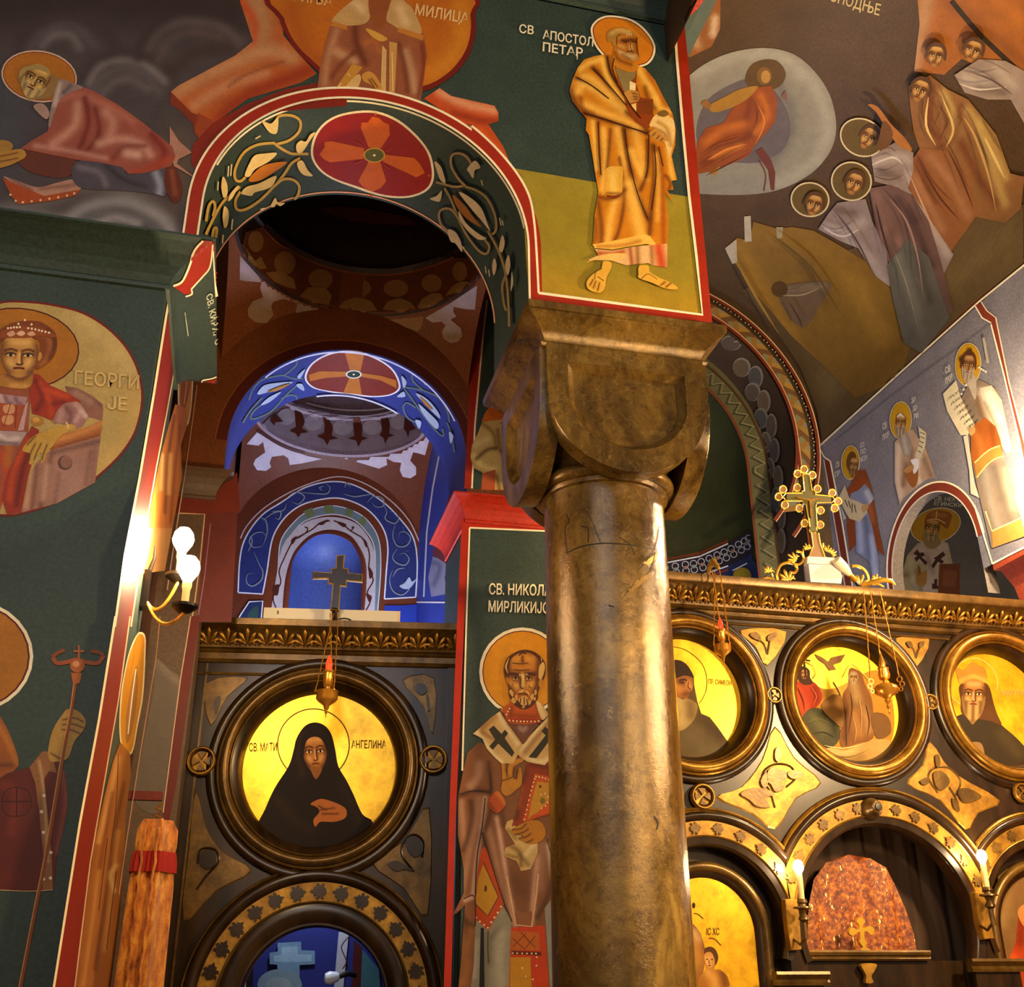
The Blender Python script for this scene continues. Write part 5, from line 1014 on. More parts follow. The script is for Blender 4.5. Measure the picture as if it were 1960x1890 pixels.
# upper panel with the half hidden saint
u_ = 'G'
g.poly('175,85 240,0 500,0 500,1330 75,1330 100,900', GREEN, sm=False, reg=u_); g.poly('110,0 185,0 190,90 160,350 110,900 80,1325 30,1325 60,700', RED, sm=False, reg=u_); g.line('180,85 150,350 100,900 80,1325', 3, WHITE, sm=False, reg=u_)
g.poly('150,880 200,790 330,860 360,1335 140,1335 150,1220 90,1190 70,1120 80,1040 120,960', '#c0a060', sm=False, reg=u_, g=3, folds=[('150,900 220,960 240,1060', 4, '#7a5a24', 0.8), ('90,1110 140,1170 220,1200', 6, '#e8d080', 0.8), ('240,1060 180,1070 110,1130', 4, '#5a4018', 0.9), ('250,940 270,1080 320,1160', 4, '#6a4a1c', 0.8), ('100,1040 180,1000', 6, '#e0c88c', 0.7), ('240,1240 260,1330', 4, '#6a4a1c', 0.8)])
g.poly('145,885 200,790 300,850 270,870 200,880', '#c0601c', reg=u_); g.poly('150,1225 235,1200 230,1335 140,1335', '#a8522c', sm=False, reg=u_); g.line('265,1070 330,1180', 1.5, '#4a2c0c', reg=u_); g.line('300,1010 330,1090', 3, '#d89030', reg=u_)
g.done()
# ------------------------------------------------------------------ pier with the bishop
PN = Plane((0, YB0, 0), (0, -1, 0)); SPN = None
g = Fresco('painted_border', PN, pier_nic, 'L', base=0.0015)
g.poly('84,180 420,180 600,180 600,240 410,225 112,214 100,400 78,900 60,1300 45,1890 18,1890 40,1200 66,560', '#a8240a', sm=False)
g.done()
g = Fresco('fresco_bishop', PN, pier_nic, 'P', base=0.005, label='standing bishop saint with a book, in white stole with dark crosses')
g.line('112,212 100,560 85,1100', 3.2, WHITE, sm=False, reg='L'); g.line('112,212 410,225 600,232', 3.2, WHITE, sm=False, reg='L')
g.ell((815, 610), 520, 535, WHITE, 0); g.ell((815, 610), 482, 498, '#5a1206', 0); g.ell((815, 610), 470, 486, '#d08a0c', 0)
V_ = 'V'
# robes
BR_, BL_, BD_ = '#7c4c2a', '#b08468', '#46240e'
g.poly('75,1890 95,1700 130,1200 60,1270 30,1280 120,1100 120,900 70,600 75,280 110,100 150,-80 250,-170 420,-100 640,-30 900,-60 920,1890', BR_, sm=False, reg=V_, g=4.5, folds=[
    ('90,290 200,240 340,250', 5, BD_, 0.9), ('250,20 240,120 180,200', 8, BL_, 0.8), ('100,330 110,500 130,700', 6, BL_, 0.7), ('180,330 190,500 120,740', 6, BD_, 0.9), ('250,300 230,500 160,800 100,1100', 7, BL_, 0.6), ('300,300 270,560 230,800 200,1100', 4, '#d0a890', 0.8), ('330,0 350,200 340,260', 5, BD_, 0.9), ('280,600 330,800 440,1150 520,1330', 5, BD_, 0.9), ('330,560 400,850 480,1150 540,1350', 6, BL_, 0.6), ('400,470 430,650 470,900 500,1080 555,1370', 4, '#d8a890', 0.9), ('430,400 450,520', 8, BD_, 0.7), ('360,380 300,560', 6, BD_, 0.9), ('560,1000 620,1100 680,1040', 20, '#5e3418', 0.7), ('740,800 720,1000 690,1360', 5, '#d0a088', 0.8), ('780,700 760,900 740,1050', 12, BL_, 0.5), ('830,700 860,900 880,1000', 4, '#d8b8a0', 0.8), ('860,1000 820,1150 740,1300', 6, BD_, 0.8), ('120,1300 160,1500 110,1800', 6, BD_, 0.8), ('60,1270 140,1330 200,1380', 4, BD_, 0.8), ('180,1420 150,1600 120,1850', 8, '#94602f', 0.7), ('130,1160 210,1130', 4, '#d8b098', 0.8)])
g.poly('215,1400 215,1250 260,1230 300,1390 450,1210 520,1330 515,1890 180,1890 205,1700', '#8c8674', sm=False, reg=V_, g=4, folds=[('400,1420 340,1500 330,1680', 7, '#5e584a', 0.7), ('440,1450 420,1700 430,1890', 10, '#aca690', 0.7), ('230,1500 210,1800', 6, '#b0aa98', 0.7), ('310,1450 310,1700 300,1890', 6, '#6a6454', 0.6)])
g.poly('262,1390 290,1395 295,1890 250,1890', '#140c0a', sm=False, reg=V_); g.line('325,1420 322,1560 330,1690', 2.4, '#4a3c20', reg=V_)
g.poly('800,1230 870,1130 925,1100 925,1890 845,1890', '#8c8c84', sm=False, reg=V_)
g.poly('215,1210 240,900 270,730 300,710 360,860 430,1060 460,1190 325,1415 205,1310', '#b8400a', sm=False, reg=V_); g.poly('285,850 410,1130 322,1290 220,1190 240,980', '#bf8a18', sm=False, reg=V_); g.line('285,845 412,1130 322,1292 220,1195', 2, '#5a1c06', sm=False, reg=V_); g.poly('300,1035 315,1050 310,1085 292,1080', '#4a2408', reg=V_); g.dots('222,1305 255,1340 290,1368 322,1392 350,1345 378,1305 405,1265 432,1215', 9, '#f0d8a0', reg=V_)
g.poly('518,1390 800,1370 835,1890 500,1890', '#c03808', sm=False, reg=V_); g.poly('518,1420 750,1430 760,1580 518,1580', '#b85c14', sm=False, reg=V_); g.poly('512,1640 680,1640 690,1890 508,1890', '#bf8414', sm=False, reg=V_)
g.line('520,1600 770,1610', 7, '#5a1006', reg=V_); g.dots('530,1605 568,1606 610,1607 650,1608 690,1608 725,1608 733,1640 730,1710 700,1825 610,1730 640,1800', 8, '#f0d090', reg=V_)
for s_ in ('530,1480 640,1580', '530,1550 640,1440', '600,1430 720,1560', '640,1560 720,1460'): g.line(s_, 1.3, '#6a2408', reg=V_)
g.poly('540,1340 560,1370 690,1385 700,1350 690,1250 630,1265 560,1235', '#8a5634', sm=False, reg=V_); g.line('480,960 520,1180 555,1370 690,1382 730,1100 745,940', 4, '#d0a078', reg=V_, sm=False)
for s_, w_ in (('275,590 330,780 450,1160 525,1340', 2), ('300,300 270,560 230,800 215,1130', 2), ('85,270 200,240 345,250', 2), ('340,90 352,240', 2), ('820,640 860,830 890,1000', 1.6), ('120,1150 210,1130 215,1380', 1.8)): g.line(s_, w_, '#341606', reg=V_)
# cloth, book, hands
g.poly('480,500 530,480 560,560 640,680 740,640 740,760 680,900 600,915 560,830 455,790 470,720 550,690 465,555', '#c8a868', sm=False, reg=V_, g=4, folds=[('490,570 550,640', 4, '#8a6830', 0.8), ('520,710 590,760 600,870', 5, '#7a5824', 0.9), ('480,780 560,800', 4, '#7a5824', 0.8), ('640,780 700,700', 5, '#e8d098', 0.7), ('590,780 660,860', 5, '#5e4418', 0.7)])
g.poly('655,-20 925,40 925,430 780,460 640,510 520,540 560,420 610,180', '#8a3008', sm=False, reg=V_, g=5, folds=[('640,60 600,250 560,480', 5, '#5a1c04', 0.9), ('680,20 900,60', 5, '#5a1c04', 0.8), ('610,200 580,380', 4, '#b0541c', 0.6)])
g.poly('715,95 925,140 925,420 860,420 640,500 610,500 660,330', '#c04c10', sm=False, reg=V_); g.poly('735,160 925,190 925,300 860,400 700,440 660,480 690,320', '#c08a24', sm=False, reg=V_); g.poly('860,300 925,300 925,400 700,460', '#c8500c', sm=False, reg=V_)
g.dots('725,120 752,125 780,130 805,138 832,148 715,140 705,170 695,205 685,240 675,280 665,320 655,360 648,400 638,440 628,482 800,265 825,292 822,340 805,368 770,388 765,275', 7, '#f0d8a0', reg=V_); g.ell((780, 325), 20, 26, '#7a6a1c', reg=V_); g.ell((760, 205), 11, 11, '#4a1c06', reg=V_)
hand(g, '520,565 600,520 680,490 760,500 800,560 800,620 770,660 690,690 600,660 575,640 620,620 545,610 525,590', '#b87614', '#5e3006', lines=('525,568 600,560 640,520', '545,612 620,590 660,560', '580,640 640,630 680,600', '640,680 700,650'), reg=V_, w=1.6)
g.poly('320,340 400,240 470,350 400,430 345,400', '#b0480c', reg=V_, g=4, folds=[('330,350 380,420', 4, '#6a2404', 0.8), ('400,260 470,350', 4, '#d07c2c', 0.8)])
hand(g, '430,240 440,150 435,40 430,-40 450,-50 470,60 480,120 490,40 520,-10 600,-30 620,-10 540,40 530,130 560,140 575,60 600,60 605,180 560,230 500,280 460,280', '#b87c20', '#5e3006', lines=('440,160 520,130', '470,60 485,125', '540,40 530,125', '575,60 560,140'), reg=V_, w=1.6)
# stole with crosses
g.poly('255,1330 330,1260 430,1170 540,1090 560,1060 600,1180 700,1320 800,1460 830,1480 700,1720 590,1720 560,1720 480,1650 380,1540 330,1420 215,1360', '#c8a468', sm=False, g=4, folds=[('330,1290 440,1190 530,1120', 6, '#a8742c', 0.8), ('560,1130 640,1300 780,1470', 5, '#8a5a20', 0.8), ('530,1110 620,1290 760,1480', 5, '#ecd8a4', 0.8), ('260,1340 350,1450 450,1600 560,1700', 4, '#ecd8a4', 0.9), ('330,1340 450,1420', 4, '#8a5014', 0.7)])
g.poly('1120,1050 1190,1120 1200,1600 1080,1740 870,1700 780,1640 740,1590 820,1480 980,1300 1110,1170', '#c8a468', sm=False, g=4, folds=[('1110,1180 960,1350 800,1560', 5, '#ecd8a4', 0.8), ('1150,1200 1000,1380 840,1580', 5, '#8a5a20', 0.7), ('880,1660 1050,1700 1190,1600', 5, '#ecd8a4', 0.8)])
g.poly('405,1310 465,1262 560,1362 600,1312 640,1355 598,1412 715,1585 685,1640 520,1480 455,1555 412,1515 480,1430', '#2c281c', sm=False); g.poly('1040,1330 1085,1275 1140,1320 1185,1270 1200,1440 1140,1440 980,1655 885,1645 1090,1380', '#2c281c', sm=False)
g.poly('650,1230 1000,1240 960,1300 840,1470 800,1470 700,1320', '#6a4030', folds=[('780,1290 820,1320 850,1290', 4, '#b08c84', 0.8)], g=4)
g.poly('560,1060 690,960 800,1060 990,960 1100,1100 1010,1230 830,1250 640,1230', '#b8500e', sm=False, g=4, folds=[('680,1040 660,1180', 5, '#7a2c06', 0.8), ('990,1000 1030,1150', 5, '#7a2c06', 0.7), ('700,1140 960,1160', 5, '#8e3206', 0.8)])
g.poly('640,1170 1030,1185 1040,1235 640,1222', '#a0320a', sm=False); g.dots('655,1200 700,1205 745,1210 790,1212 830,1212 870,1214 915,1214 960,1214 1005,1208 620,1130 635,1095 655,1060', 11, '#f0d8a0')
g.line('545,1050 560,1110 680,1290 820,1480', 3, '#6a3a10'); g.poly('990,960 1110,1100 1100,1160 1040,1190 980,1020', '#c8a468', folds=[('1000,1000 1060,1150', 4, '#f0dcaa', 0.7)], g=4)
# head
g.poly('600,680 590,560 640,440 760,365 860,350 980,390 1080,500 1088,640 1050,740 1000,860 990,950 900,1050 800,1065 700,1000 650,900 640,780', '#4e2208')
g.poly('650,640 660,500 720,420 820,385 920,400 1000,470 1030,580 1010,720 990,820 950,900 880,980 750,960 690,880 650,780', '#a05c14', g=2.6, folds=[('700,480 790,440', 8, '#d0902c', 0.8), ('850,450 940,480', 8, '#d0902c', 0.8), ('815,430 815,500', 3, '#6a3008', 0.9), ('680,560 950,560', 6, '#c88428', 0.6), ('650,650 770,650', 5, '#3c1a04', 0.95), ('840,650 960,640', 5, '#3c1a04', 0.95), ('810,660 815,800', 4, '#f0c870', 1.0), ('780,680 790,800', 4, '#5e2c06', 0.9), ('860,700 850,800', 4, '#7a4010', 0.6), ('690,760 740,780', 7, '#dca444', 0.8), ('900,780 960,760', 7, '#dca444', 0.8), ('660,800 700,880', 5, '#4e2408', 0.9), ('990,700 960,860', 5, '#4e2408', 0.9), ('750,740 690,740', 3, '#7a3c0c', 0.5), ('650,480 660,640', 4, '#5e2c08', 0.8), ('1000,480 1000,640', 6, '#5e2c08', 0.8)])
for cx_ in (725, 885):
    g.ell((cx_, 697), 30, 16, '#d8a860'); g.ell((cx_+2, 696), 15, 15, '#1c0c04'); g.line([(870+(cx_-45)/6.3, 1190+700/6.3), (870+cx_/6.3, 1190+675/6.3), (870+(cx_+45)/6.3, 1190+700/6.3)], 1.8, '#2a1204', reg='p'); g.line([(870+(cx_-40)/6.3, 1190+712/6.3), (870+cx_/6.3, 1190+722/6.3), (870+(cx_+40)/6.3, 1190+710/6.3)], 1.2, '#5a2a08', reg='p')
for s_, w_ in (('640,640 700,635 770,655', 3.2), ('840,655 900,635 960,660', 3.2), ('790,690 780,780 800,815 830,810', 1.8), ('700,590 800,600 900,590', 1.4), ('690,510 800,520 880,510', 1.4), ('770,425 800,390 860,400', 2.2), ('805,430 800,470 825,500', 1.2), ('690,760 700,790', 1.2), ('895,770 890,800 920,810', 1.2)): g.line(s_, w_, '#3a1804')
for s_ in ('600,560 630,480 650,450 620,560 640,640', '1010,560 1060,500 1080,580 1040,700 1005,690', '1030,440 1045,470 1040,500', '770,640 790,655 770,665', '840,650 860,640 880,655'): g.poly(s_, '#d0a860')
for s_ in ('650,860 670,830 700,870 690,920', '680,940 710,930 730,980 700,1000', '760,860 790,840 820,835 830,855 790,870', '840,850 870,845 900,890 880,900', '760,960 790,920 830,910 870,930 880,980 850,1020 800,1020', '720,920 740,890 750,930 740,970', '900,920 930,880 950,900 930,960', '950,850 975,830 980,880 960,900', '890,960 920,960 900,1010 880,1010', '800,1040 840,1030 820,1060', '660,950 680,960 690,1000', '940,940 970,920 960,970'): g.poly(s_, '#c89a54')
for s_ in ('760,890 820,880 880,895', '790,930 780,1000', '830,920 830,1010', '860,940 870,1000'): g.line(s_, 1.8, '#3a1804')
g.poly('1010,720 1045,705 1050,760 1025,810 1005,790', '#b87a24'); g.poly('610,690 640,690 645,760 625,760', '#a86a1c')
g.text('СВ. НИКОЛАЈ', (180, 458), (245, 6), (1, -38), WHITE, reg='L'); g.text('МИРЛИКИЈСКИ', (178, 521), (268, 8), (1, -38), WHITE, reg='L')
g.done()
# far left pier panel
g = Fresco('fresco_far_pier', PB, pier_far, 'J', base=0.0015)
g.poly('-100,290 120,300 330,300 350,560 110,575 -100,570', '#6a2416', sm=False); g.poly('115,575 330,560 320,800 290,1300 60,1300', '#5c2420', sm=False); g.line('-60,570 112,577 80,900 40,1200 -20,1500', 2.4, '#c8a078', sm=False)
g.line('150,640 110,1000 70,1250', 2, '#8a6078', sm=False)
g.poly('790,220 870,280 920,330 880,560 850,800 830,1000 690,950 720,700 780,400', '#5e5248', reg='I', g=7, folds=[('800,230 900,330', 8, '#7a6c60', 0.7)]); g.poly('975,0 1020,0 960,420 900,850 850,1100 830,1000 880,620 930,260', '#5e160c', sm=False, reg='I'); g.line('972,0 920,320 880,620 832,1000', 2, '#c8a890', sm=False, reg='I')
g.done()
# ------------------------------------------------------------------ second bay
SP2, SD2 = Surf(pend2), Surf(drum2)
g = Fresco('fresco_scallops', SP2, pend2, 'J', base=0.004, step=0.0006, grid=7)
for s_ in ('390,105 460,25 620,120 800,185 900,205 760,235 680,245 670,200 640,180 560,190 545,230 555,260 520,285 460,280 435,240 450,205 515,160 500,90 470,115', '1280,270 1100,215 1040,200 1200,175 1400,120 1600,50 1620,70 1590,180 1540,165 1510,160 1490,215 1530,260 1530,310 1490,335 1440,325 1420,280 1430,230 1380,225 1330,200 1335,245'): g.poly(s_, '#b5a5b0', sm=False)
g.line('460,10 620,110 780,165 960,190 1120,188 1290,160 1450,110 1610,35', 6, '#43140a'); g.done()
g = Fresco('fresco_drum_band', SD2, drum2, 'F', base=0.004, step=0.0006, grid=7)
g.poly('340,1530 400,1470 560,1390 640,1410 800,1440 960,1460 1150,1440 1280,1405 1400,1480 1480,1560 1300,1650 1100,1690 900,1695 700,1660 500,1600', '#97858e', sm=False)
for c_, rx, ry in (((515, 1465), 60, 55), ((698, 1505), 64, 52), ((897, 1536), 68, 52), ((1094, 1536), 64, 50), ((1270, 1500), 55, 50)): g.ell(c_, rx, ry, '#b5a6ae')
for s_ in ('570,1420 620,1440 640,1500 620,1545 665,1570 615,1575 595,1605 575,1575 535,1560 580,1540', '760,1460 800,1480 830,1540 820,1595 868,1612 810,1620 790,1658 770,1620 720,1595 770,1580 775,1520', '965,1470 1010,1475 1030,1540 1025,1600 1070,1610 1025,1625 1003,1668 985,1625 925,1610 975,1600 970,1540', '1150,1470 1200,1465 1215,1520 1210,1580 1250,1590 1205,1605 1185,1648 1170,1605 1145,1590 1165,1560', '1320,1440 1350,1460 1370,1520 1395,1545 1350,1560 1340,1605 1325,1565 1310,1545', '400,1490 440,1450 470,1480 495,1500 440,1500 430,1525'): g.poly(s_, '#5c2412', sm=False)
g.line('600,1385 760,1430 960,1465 1150,1450 1290,1410', 2.5, '#d8ccd4'); g.line('650,1375 800,1410 960,1425 1120,1420 1200,1405', 3, '#d8ccd4'); g.done()
PNW = Plane((0, YN, 0), (0, -1, 0))
g = Fresco('fresco_niche_frame', PNW, wall_back, 'J', base=0.0015)
def horse(R_, zc_, z0, n=40): return np.vstack([[project([(NCX+0.03-R_, YN, z0)])[0]], ringY(NCX+0.03, zc_, YN, R_, 180, 0, n), [project([(NCX+0.03+R_, YN, z0)])[0]]])
def px_h(s_): return smooth(pts('J', s_), False, 5)
def band(a, b, col): g.poly(np.vstack([px_h(a), px_h(b)[::-1]]), col, sm=False)
ow = '350,740 390,660 480,560 600,475 780,385 1000,325 1180,370 1350,480 1480,620 1560,790'
bo = '335,1100 345,900 370,770 430,660 510,570 620,500 780,400 960,358 1120,385 1300,490 1430,620 1510,740 1535,900 1525,1130'
bi = '500,1110 530,950 560,760 610,650 690,560 800,500 980,468 1120,500 1230,570 1310,680 1338,800 1328,960 1315,1145'
band(bo, bi, '#2c3470'); g.line(px_h(bo), 2.6, '#e4e0ec', sm=False); g.line(px_h(bi), 2.6, '#e4e0ec', sm=False); g.line(px_h(ow), 2.2, '#d8c0c0', sm=False)
g.line('335,1102 500,1112', 2.4, '#e4e0ec'); g.line('1315,1145 1525,1133', 2.4, '#e4e0ec')
gb0 = '560,1225 600,960 620,760 700,640 800,560 960,520 1120,560 1220,640 1280,760 1290,960 1270,1225'; gb1 = '600,1225 625,900 650,780 720,680 800,615 960,578 1100,610 1190,690 1245,790 1255,960 1245,1225'
band(gb0, gb1, '#6a7a80'); g.line(px_h(gb0), 2.0, '#d0ccd8', sm=False); g.line(px_h(gb1), 2.0, '#d0ccd8', sm=False)
for s_ in ('770,555 830,530 850,580 800,605', '910,522 970,518 980,570 920,572', '1060,530 1110,550 1090,600 1050,580', '1170,590 1200,620 1170,660 1140,630'): g.poly(s_, '#6a7448', sm=False)
wb0 = '555,1225 590,1000 620,830 680,720 800,625 960,595 1110,630 1200,720 1250,840 1258,1000 1245,1235'; wb1 = '635,1225 650,1040 680,900 730,800 830,710 960,680 1080,715 1150,800 1190,900 1195,1040 1180,1240'
band(wb0, wb1, '#b8aeb4'); g.line(px_h('640,1225 655,1040 690,895 745,800 840,720 955,700 1070,735 1130,810 1165,900 1170,1040 1165,1240'), 5, '#5c2414', sm=False)
for s_ in ('590,1210 570,1130 620,1040 610,960 640,880 700,760 740,735', '740,735 790,700 800,670 780,665', '950,620 880,640 830,680 720,740', '975,620 1040,650 1090,690 1160,730', '1090,690 1110,665 1095,665', '1160,730 1200,790 1215,860 1210,950 1240,1020 1200,1100 1220,1160 1190,1225'): g.line(s_, 2.6, '#4a1c14')
for s_ in ('600,1120 570,1110 575,1060 610,1050', '690,750 730,725 700,780', '870,640 940,612 900,650', '990,625 1060,645 1040,665', '1170,740 1200,770 1190,800', '1210,930 1240,980 1215,1010', '1190,1110 1230,1130 1215,1170'): g.poly(s_, '#4a1c14')
for s_ in ('480,600 520,620 530,700 500,790', '500,790 440,800 410,760 440,710 500,700 530,740', '400,830 430,760 410,720', '440,830 480,920 500,960 490,1020 430,1060 390,1030 400,980 440,975', '500,620 570,570 640,550 660,500', '560,560 620,560 610,610 580,600', '660,470 720,430 780,460 740,510 690,490', '740,430 850,440 930,440 950,400 920,370', '900,420 880,400 910,390', '1040,440 1110,460 1190,450 1250,440', '1050,400 1060,370 1090,400', '1200,500 1240,460 1300,470 1310,520 1260,530 1230,500', '1300,500 1330,560 1320,610 1380,640 1410,610 1390,570 1350,560', '1390,640 1370,720 1400,790 1460,790 1490,740 1460,700 1420,700 1410,740', '1440,660 1440,700', '1400,810 1370,860 1390,900 1450,920 1480,880 1450,840 1410,850', '1480,820 1450,830', '1370,950 1350,1020 1370,1090 1430,1120 1480,1080 1470,1030 1420,1050', '1450,940 1400,950 1370,1000'): g.line(s_, 2.4, '#8a96a0', taper=2)
g.poly('1415,1060 1450,1040 1480,1000 1500,1030 1530,1010 1490,1070 1450,1080', '#b8c4dc')
g.poly('320,1305 410,1160 500,1160 490,1305', '#283058', sm=False); g.line('320,1305 360,1240 410,1165 500,1160 488,1300', 2.4, '#e4e0ec', sm=False); g.poly('400,1250 460,1190 470,1260 420,1300', '#2e4c48')
g.poly('1315,1190 1420,1190 1730,1170 1730,1320 1310,1320', '#22389a', sm=False)
g.done()
g = Fresco('fresco_side_wall', Plane((1.34, 0, 0), (-1, 0, 0)), wall_br, 'J', base=0.0015)
g.line('1685,170 1640,400 1600,700 1580,1130', 3, '#e4e0ec', sm=False); g.line('1430,1165 1730,1168', 3, '#e4e0ec', sm=False)
g.poly('1640,860 1700,880 1745,920 1720,1000 1740,1110 1630,1130 1610,1000', '#8a8ca8', sm=False, g=4, folds=[('1640,900 1690,930 1650,1050', 5, '#5a5c80', 0.8)]); g.poly('1750,440 1830,560 1830,680 1750,920 1640,850 1660,690 1720,560', '#6e241c', sm=False)
g.done()
# --- kneeling saint in the clouds
g = Fresco('fresco_kneeling_saint', PA, wall_arch, 'A', base=0.004, label='kneeling haloed old man in a rose robe')
ehalo(g, (222, 435), 215, 146, 8, '#a8661a', '#c8a898', '#6a2c10', 3.0, 1.5)
g.poly('100,900 150,850 420,900 410,985 330,1010 200,985 130,950', '#5c2c20'); g.poly('20,1005 80,1018 210,1062 330,1035 420,1020 455,1075 250,1112 150,1085', '#a87c6c', g=4, folds=[('60,1010 180,1080', 4, '#6a4a44', 0.8), ('230,1070 420,1050', 4, '#6a4440', 0.7)])
g.poly('15,1012 150,1068 250,1112 455,1075 430,1108 300,1138 108,1160 70,1122', '#9c4418', sm=False); g.dots('60,1105 90,1140 130,1148 180,1142 230,1136 280,1128 330,1120 380,1110 420,1098', 7, '#e0b890')
g.poly('430,920 560,910 690,950 720,990 860,975 945,955 955,1010 935,1112 880,1102 700,1082 480,1072 420,1035 408,980', '#46404c', g=4, folds=[('450,950 560,980 600,1050', 6, '#6a6470', 0.7), ('600,940 700,1020 820,1060', 5, '#2c262c', 0.8), ('880,980 905,1050 900,1100', 7, '#8a90a8', 0.9)])
g.poly('940,955 990,948 1030,1060 1012,1140 972,1142 930,1050', '#5c2412', folds=[('970,970 990,1100', 5, '#8a4a2c', 0.7)], g=4)
g.poly('960,720 1010,800 1085,868 1010,905 1000,930 1118,1022 985,945 960,880', '#a87868', sm=False)
g.poly('335,452 420,478 530,520 660,592 790,685 900,772 975,835 992,890 970,942 900,965 800,985 725,988 690,950 560,922 430,908 300,882 118,845 180,800 270,748 292,650 312,555', '#8e4a3c', sm=False, g=4, folds=[
    ('370,560 450,540 600,600 750,690', 8, '#a86454', 0.8), ('440,600 420,720 300,820', 9, '#c08c78', 0.75), ('480,560 500,700 450,850', 6, '#6a241a', 0.9), ('540,620 560,760 480,870', 5, '#6a241a', 0.9), ('600,640 640,700 620,780', 10, '#bc8474', 0.7), ('560,820 680,790 800,820 850,880', 8, '#c08c7c', 0.8), ('640,900 700,840 820,830', 5, '#74302a', 0.8), ('860,770 930,860 900,940', 8, '#74201a', 0.9), ('200,830 350,850 600,900', 5, '#b88478', 0.7), ('720,870 780,880', 9, '#d0a494', 0.7), ('760,980 860,950 960,900', 8, '#9c3c22', 0.8)])
g.poly('300,560 330,455 420,478 470,500 420,520 350,560 310,640 285,720 275,700', '#8a7470', g=4, folds=[('340,480 310,600', 4, '#c0a8a0', 0.8), ('400,490 360,530', 4, '#4a4248', 0.8)]); g.poly('190,610 240,590 280,640 260,680', '#9c8078')
hand(g, '-20,870 60,855 130,850 148,888 110,915 50,942 -20,952', '#a87c34', lines=('0,890 100,870', '0,920 100,900')); hand(g, '-20,800 50,805 75,830 60,855 -20,862', '#9c7430')
g.poly('150,560 200,570 280,560 310,520 330,450 290,420 250,380 150,380 100,440 130,500', '#8a6a3c')
face(g, (205, 462), 70, 85, 28, '#a8803c', '#5a3a14', '#d8b46c', None, '#a89060', -0.3, long=0.5)
g.poly('110,450 120,400 190,375 260,390 280,420 220,400 150,410', '#9c8450')
g.done()
# ------------------------------------------------------------------ nave vault
SV = Surf(vault)
g = Fresco('fresco_mandorla', SV, vault, 'D', base=0.004, step=0.0008, grid=10, label='seated figure in orange robes inside a pale oval')
g.poly('-60,560 40,440 150,355 300,292 480,268 640,300 760,395 850,530 888,690 870,820 800,930 700,1010 560,1072 400,1098 200,1098 60,1080 -60,1000', '#77736a', folds=[('100,420 300,320 560,310 760,480 840,700 780,900 560,1040', 14, '#8c8a80', 0.8), ('560,480 620,600 620,760 520,900', 14, '#5a5654', 0.8)], g=9)
g.poly('100,700 160,560 300,470 420,440 520,490 600,600 630,720 600,830 520,890 420,920 200,900 110,830', '#544c50')
g.poly('370,450 400,370 470,335 550,340 600,400 590,460 540,500 460,500 400,490', '#4e3818'); g.ell((480, 425), 42, 50, '#6a4a20'); g.ell((488, 430), 26, 36, '#9a7438')
g.poly('430,490 520,480 555,560 545,680 500,740 440,800 390,880 300,920 200,960 110,980 90,920 100,800 150,720 250,690 290,620 350,560', '#7c3c12', sm=False, g=6, folds=[('150,800 250,730 360,700', 8, '#a85c1c', 0.8), ('130,920 250,850 400,760', 7, '#5a2408', 0.8), ('460,540 500,640 440,740', 7, '#a8601c', 0.8), ('400,560 380,660', 6, '#5a2408', 0.7), ('200,880 350,820', 6, '#b06a24', 0.7)])
g.poly('170,590 250,545 340,500 440,480 420,520 360,570 280,610 190,630', '#8a6420', folds=None); g.poly('120,580 150,560 180,590 160,610', '#7a5428'); g.poly('430,850 470,830 520,900 545,970 540,1070 520,1070 505,960', '#5a2c24', sm=False); g.line('450,900 490,980 480,1075', 2, '#5a2c24')
g.poly('190,960 230,930 210,980 170,975', '#8a6424'); g.poly('600,510 580,540 610,560', '#6a4a44')
g.done()
g = Fresco('fresco_crowd', SV, vault, 'D', base=0.004, step=0.0008, grid=10, label='crowd of haloed figures on brown rocks')
g.poly(pts('H', '470,150 700,60 1200,-120 1960,-300 1960,10 1725,195 1290,590 895,950 870,800 780,560 640,350'), '#54432a', sm=False, g=12, folds=[(pts('H', '900,700 1300,350 1900,-100'), 40, '#6a5836', 0.8), (pts('H', '600,300 760,500 860,760'), 20, '#4a3a20', 0.7)])
g.text('ГОСПОДЊЕ', (770, -25), (360, 110), (12, -60), '#a8986c')
g.poly('100,-40 230,-40 230,160 180,260 60,320 20,300 40,100', '#7a4a20', sm=False, g=7, folds=[('60,150 100,250', 8, '#a88c68', 0.7), ('200,100 190,190', 7, '#b8a488', 0.8)])
g.poly('1345,-40 2000,-40 2000,560 1800,420 1600,330 1500,420 1330,400 1360,130', '#8a5220', sm=False, g=10, folds=[('1400,0 1350,250 1330,380', 14, '#9a7858', 0.8), ('1500,0 1700,150 1950,350', 14, '#6a3c18', 0.6), ('1800,0 1950,120', 12, '#a06024', 0.6)]); g.line('1540,0 1700,190 1900,380', 10, '#2c2012')
g.poly('260,1400 330,1340 400,1360 420,1250 560,1290 640,1280 760,1300 900,1380 1100,1500 1250,1700 1330,1900 1250,2150 1000,2250 800,2050 640,1900 430,1650', '#6e5220', sm=False, g=10, folds=[('350,1400 500,1700 640,1900', 18, '#8a6624', 0.7), ('450,1300 800,1400 1050,1700', 20, '#7a5c20', 0.7), ('1000,1600 1150,1900', 22, '#846428', 0.8), ('700,1500 820,1700', 14, '#5a4420', 0.6)])
g.poly('260,1400 325,1350 330,1480 300,1490', '#9c9484', sm=False); g.poly('368,1220 405,1215 412,1360 372,1365', '#9c9484', sm=False); g.poly('550,1280 590,1280 585,1340 555,1345', '#8a8064', sm=False)
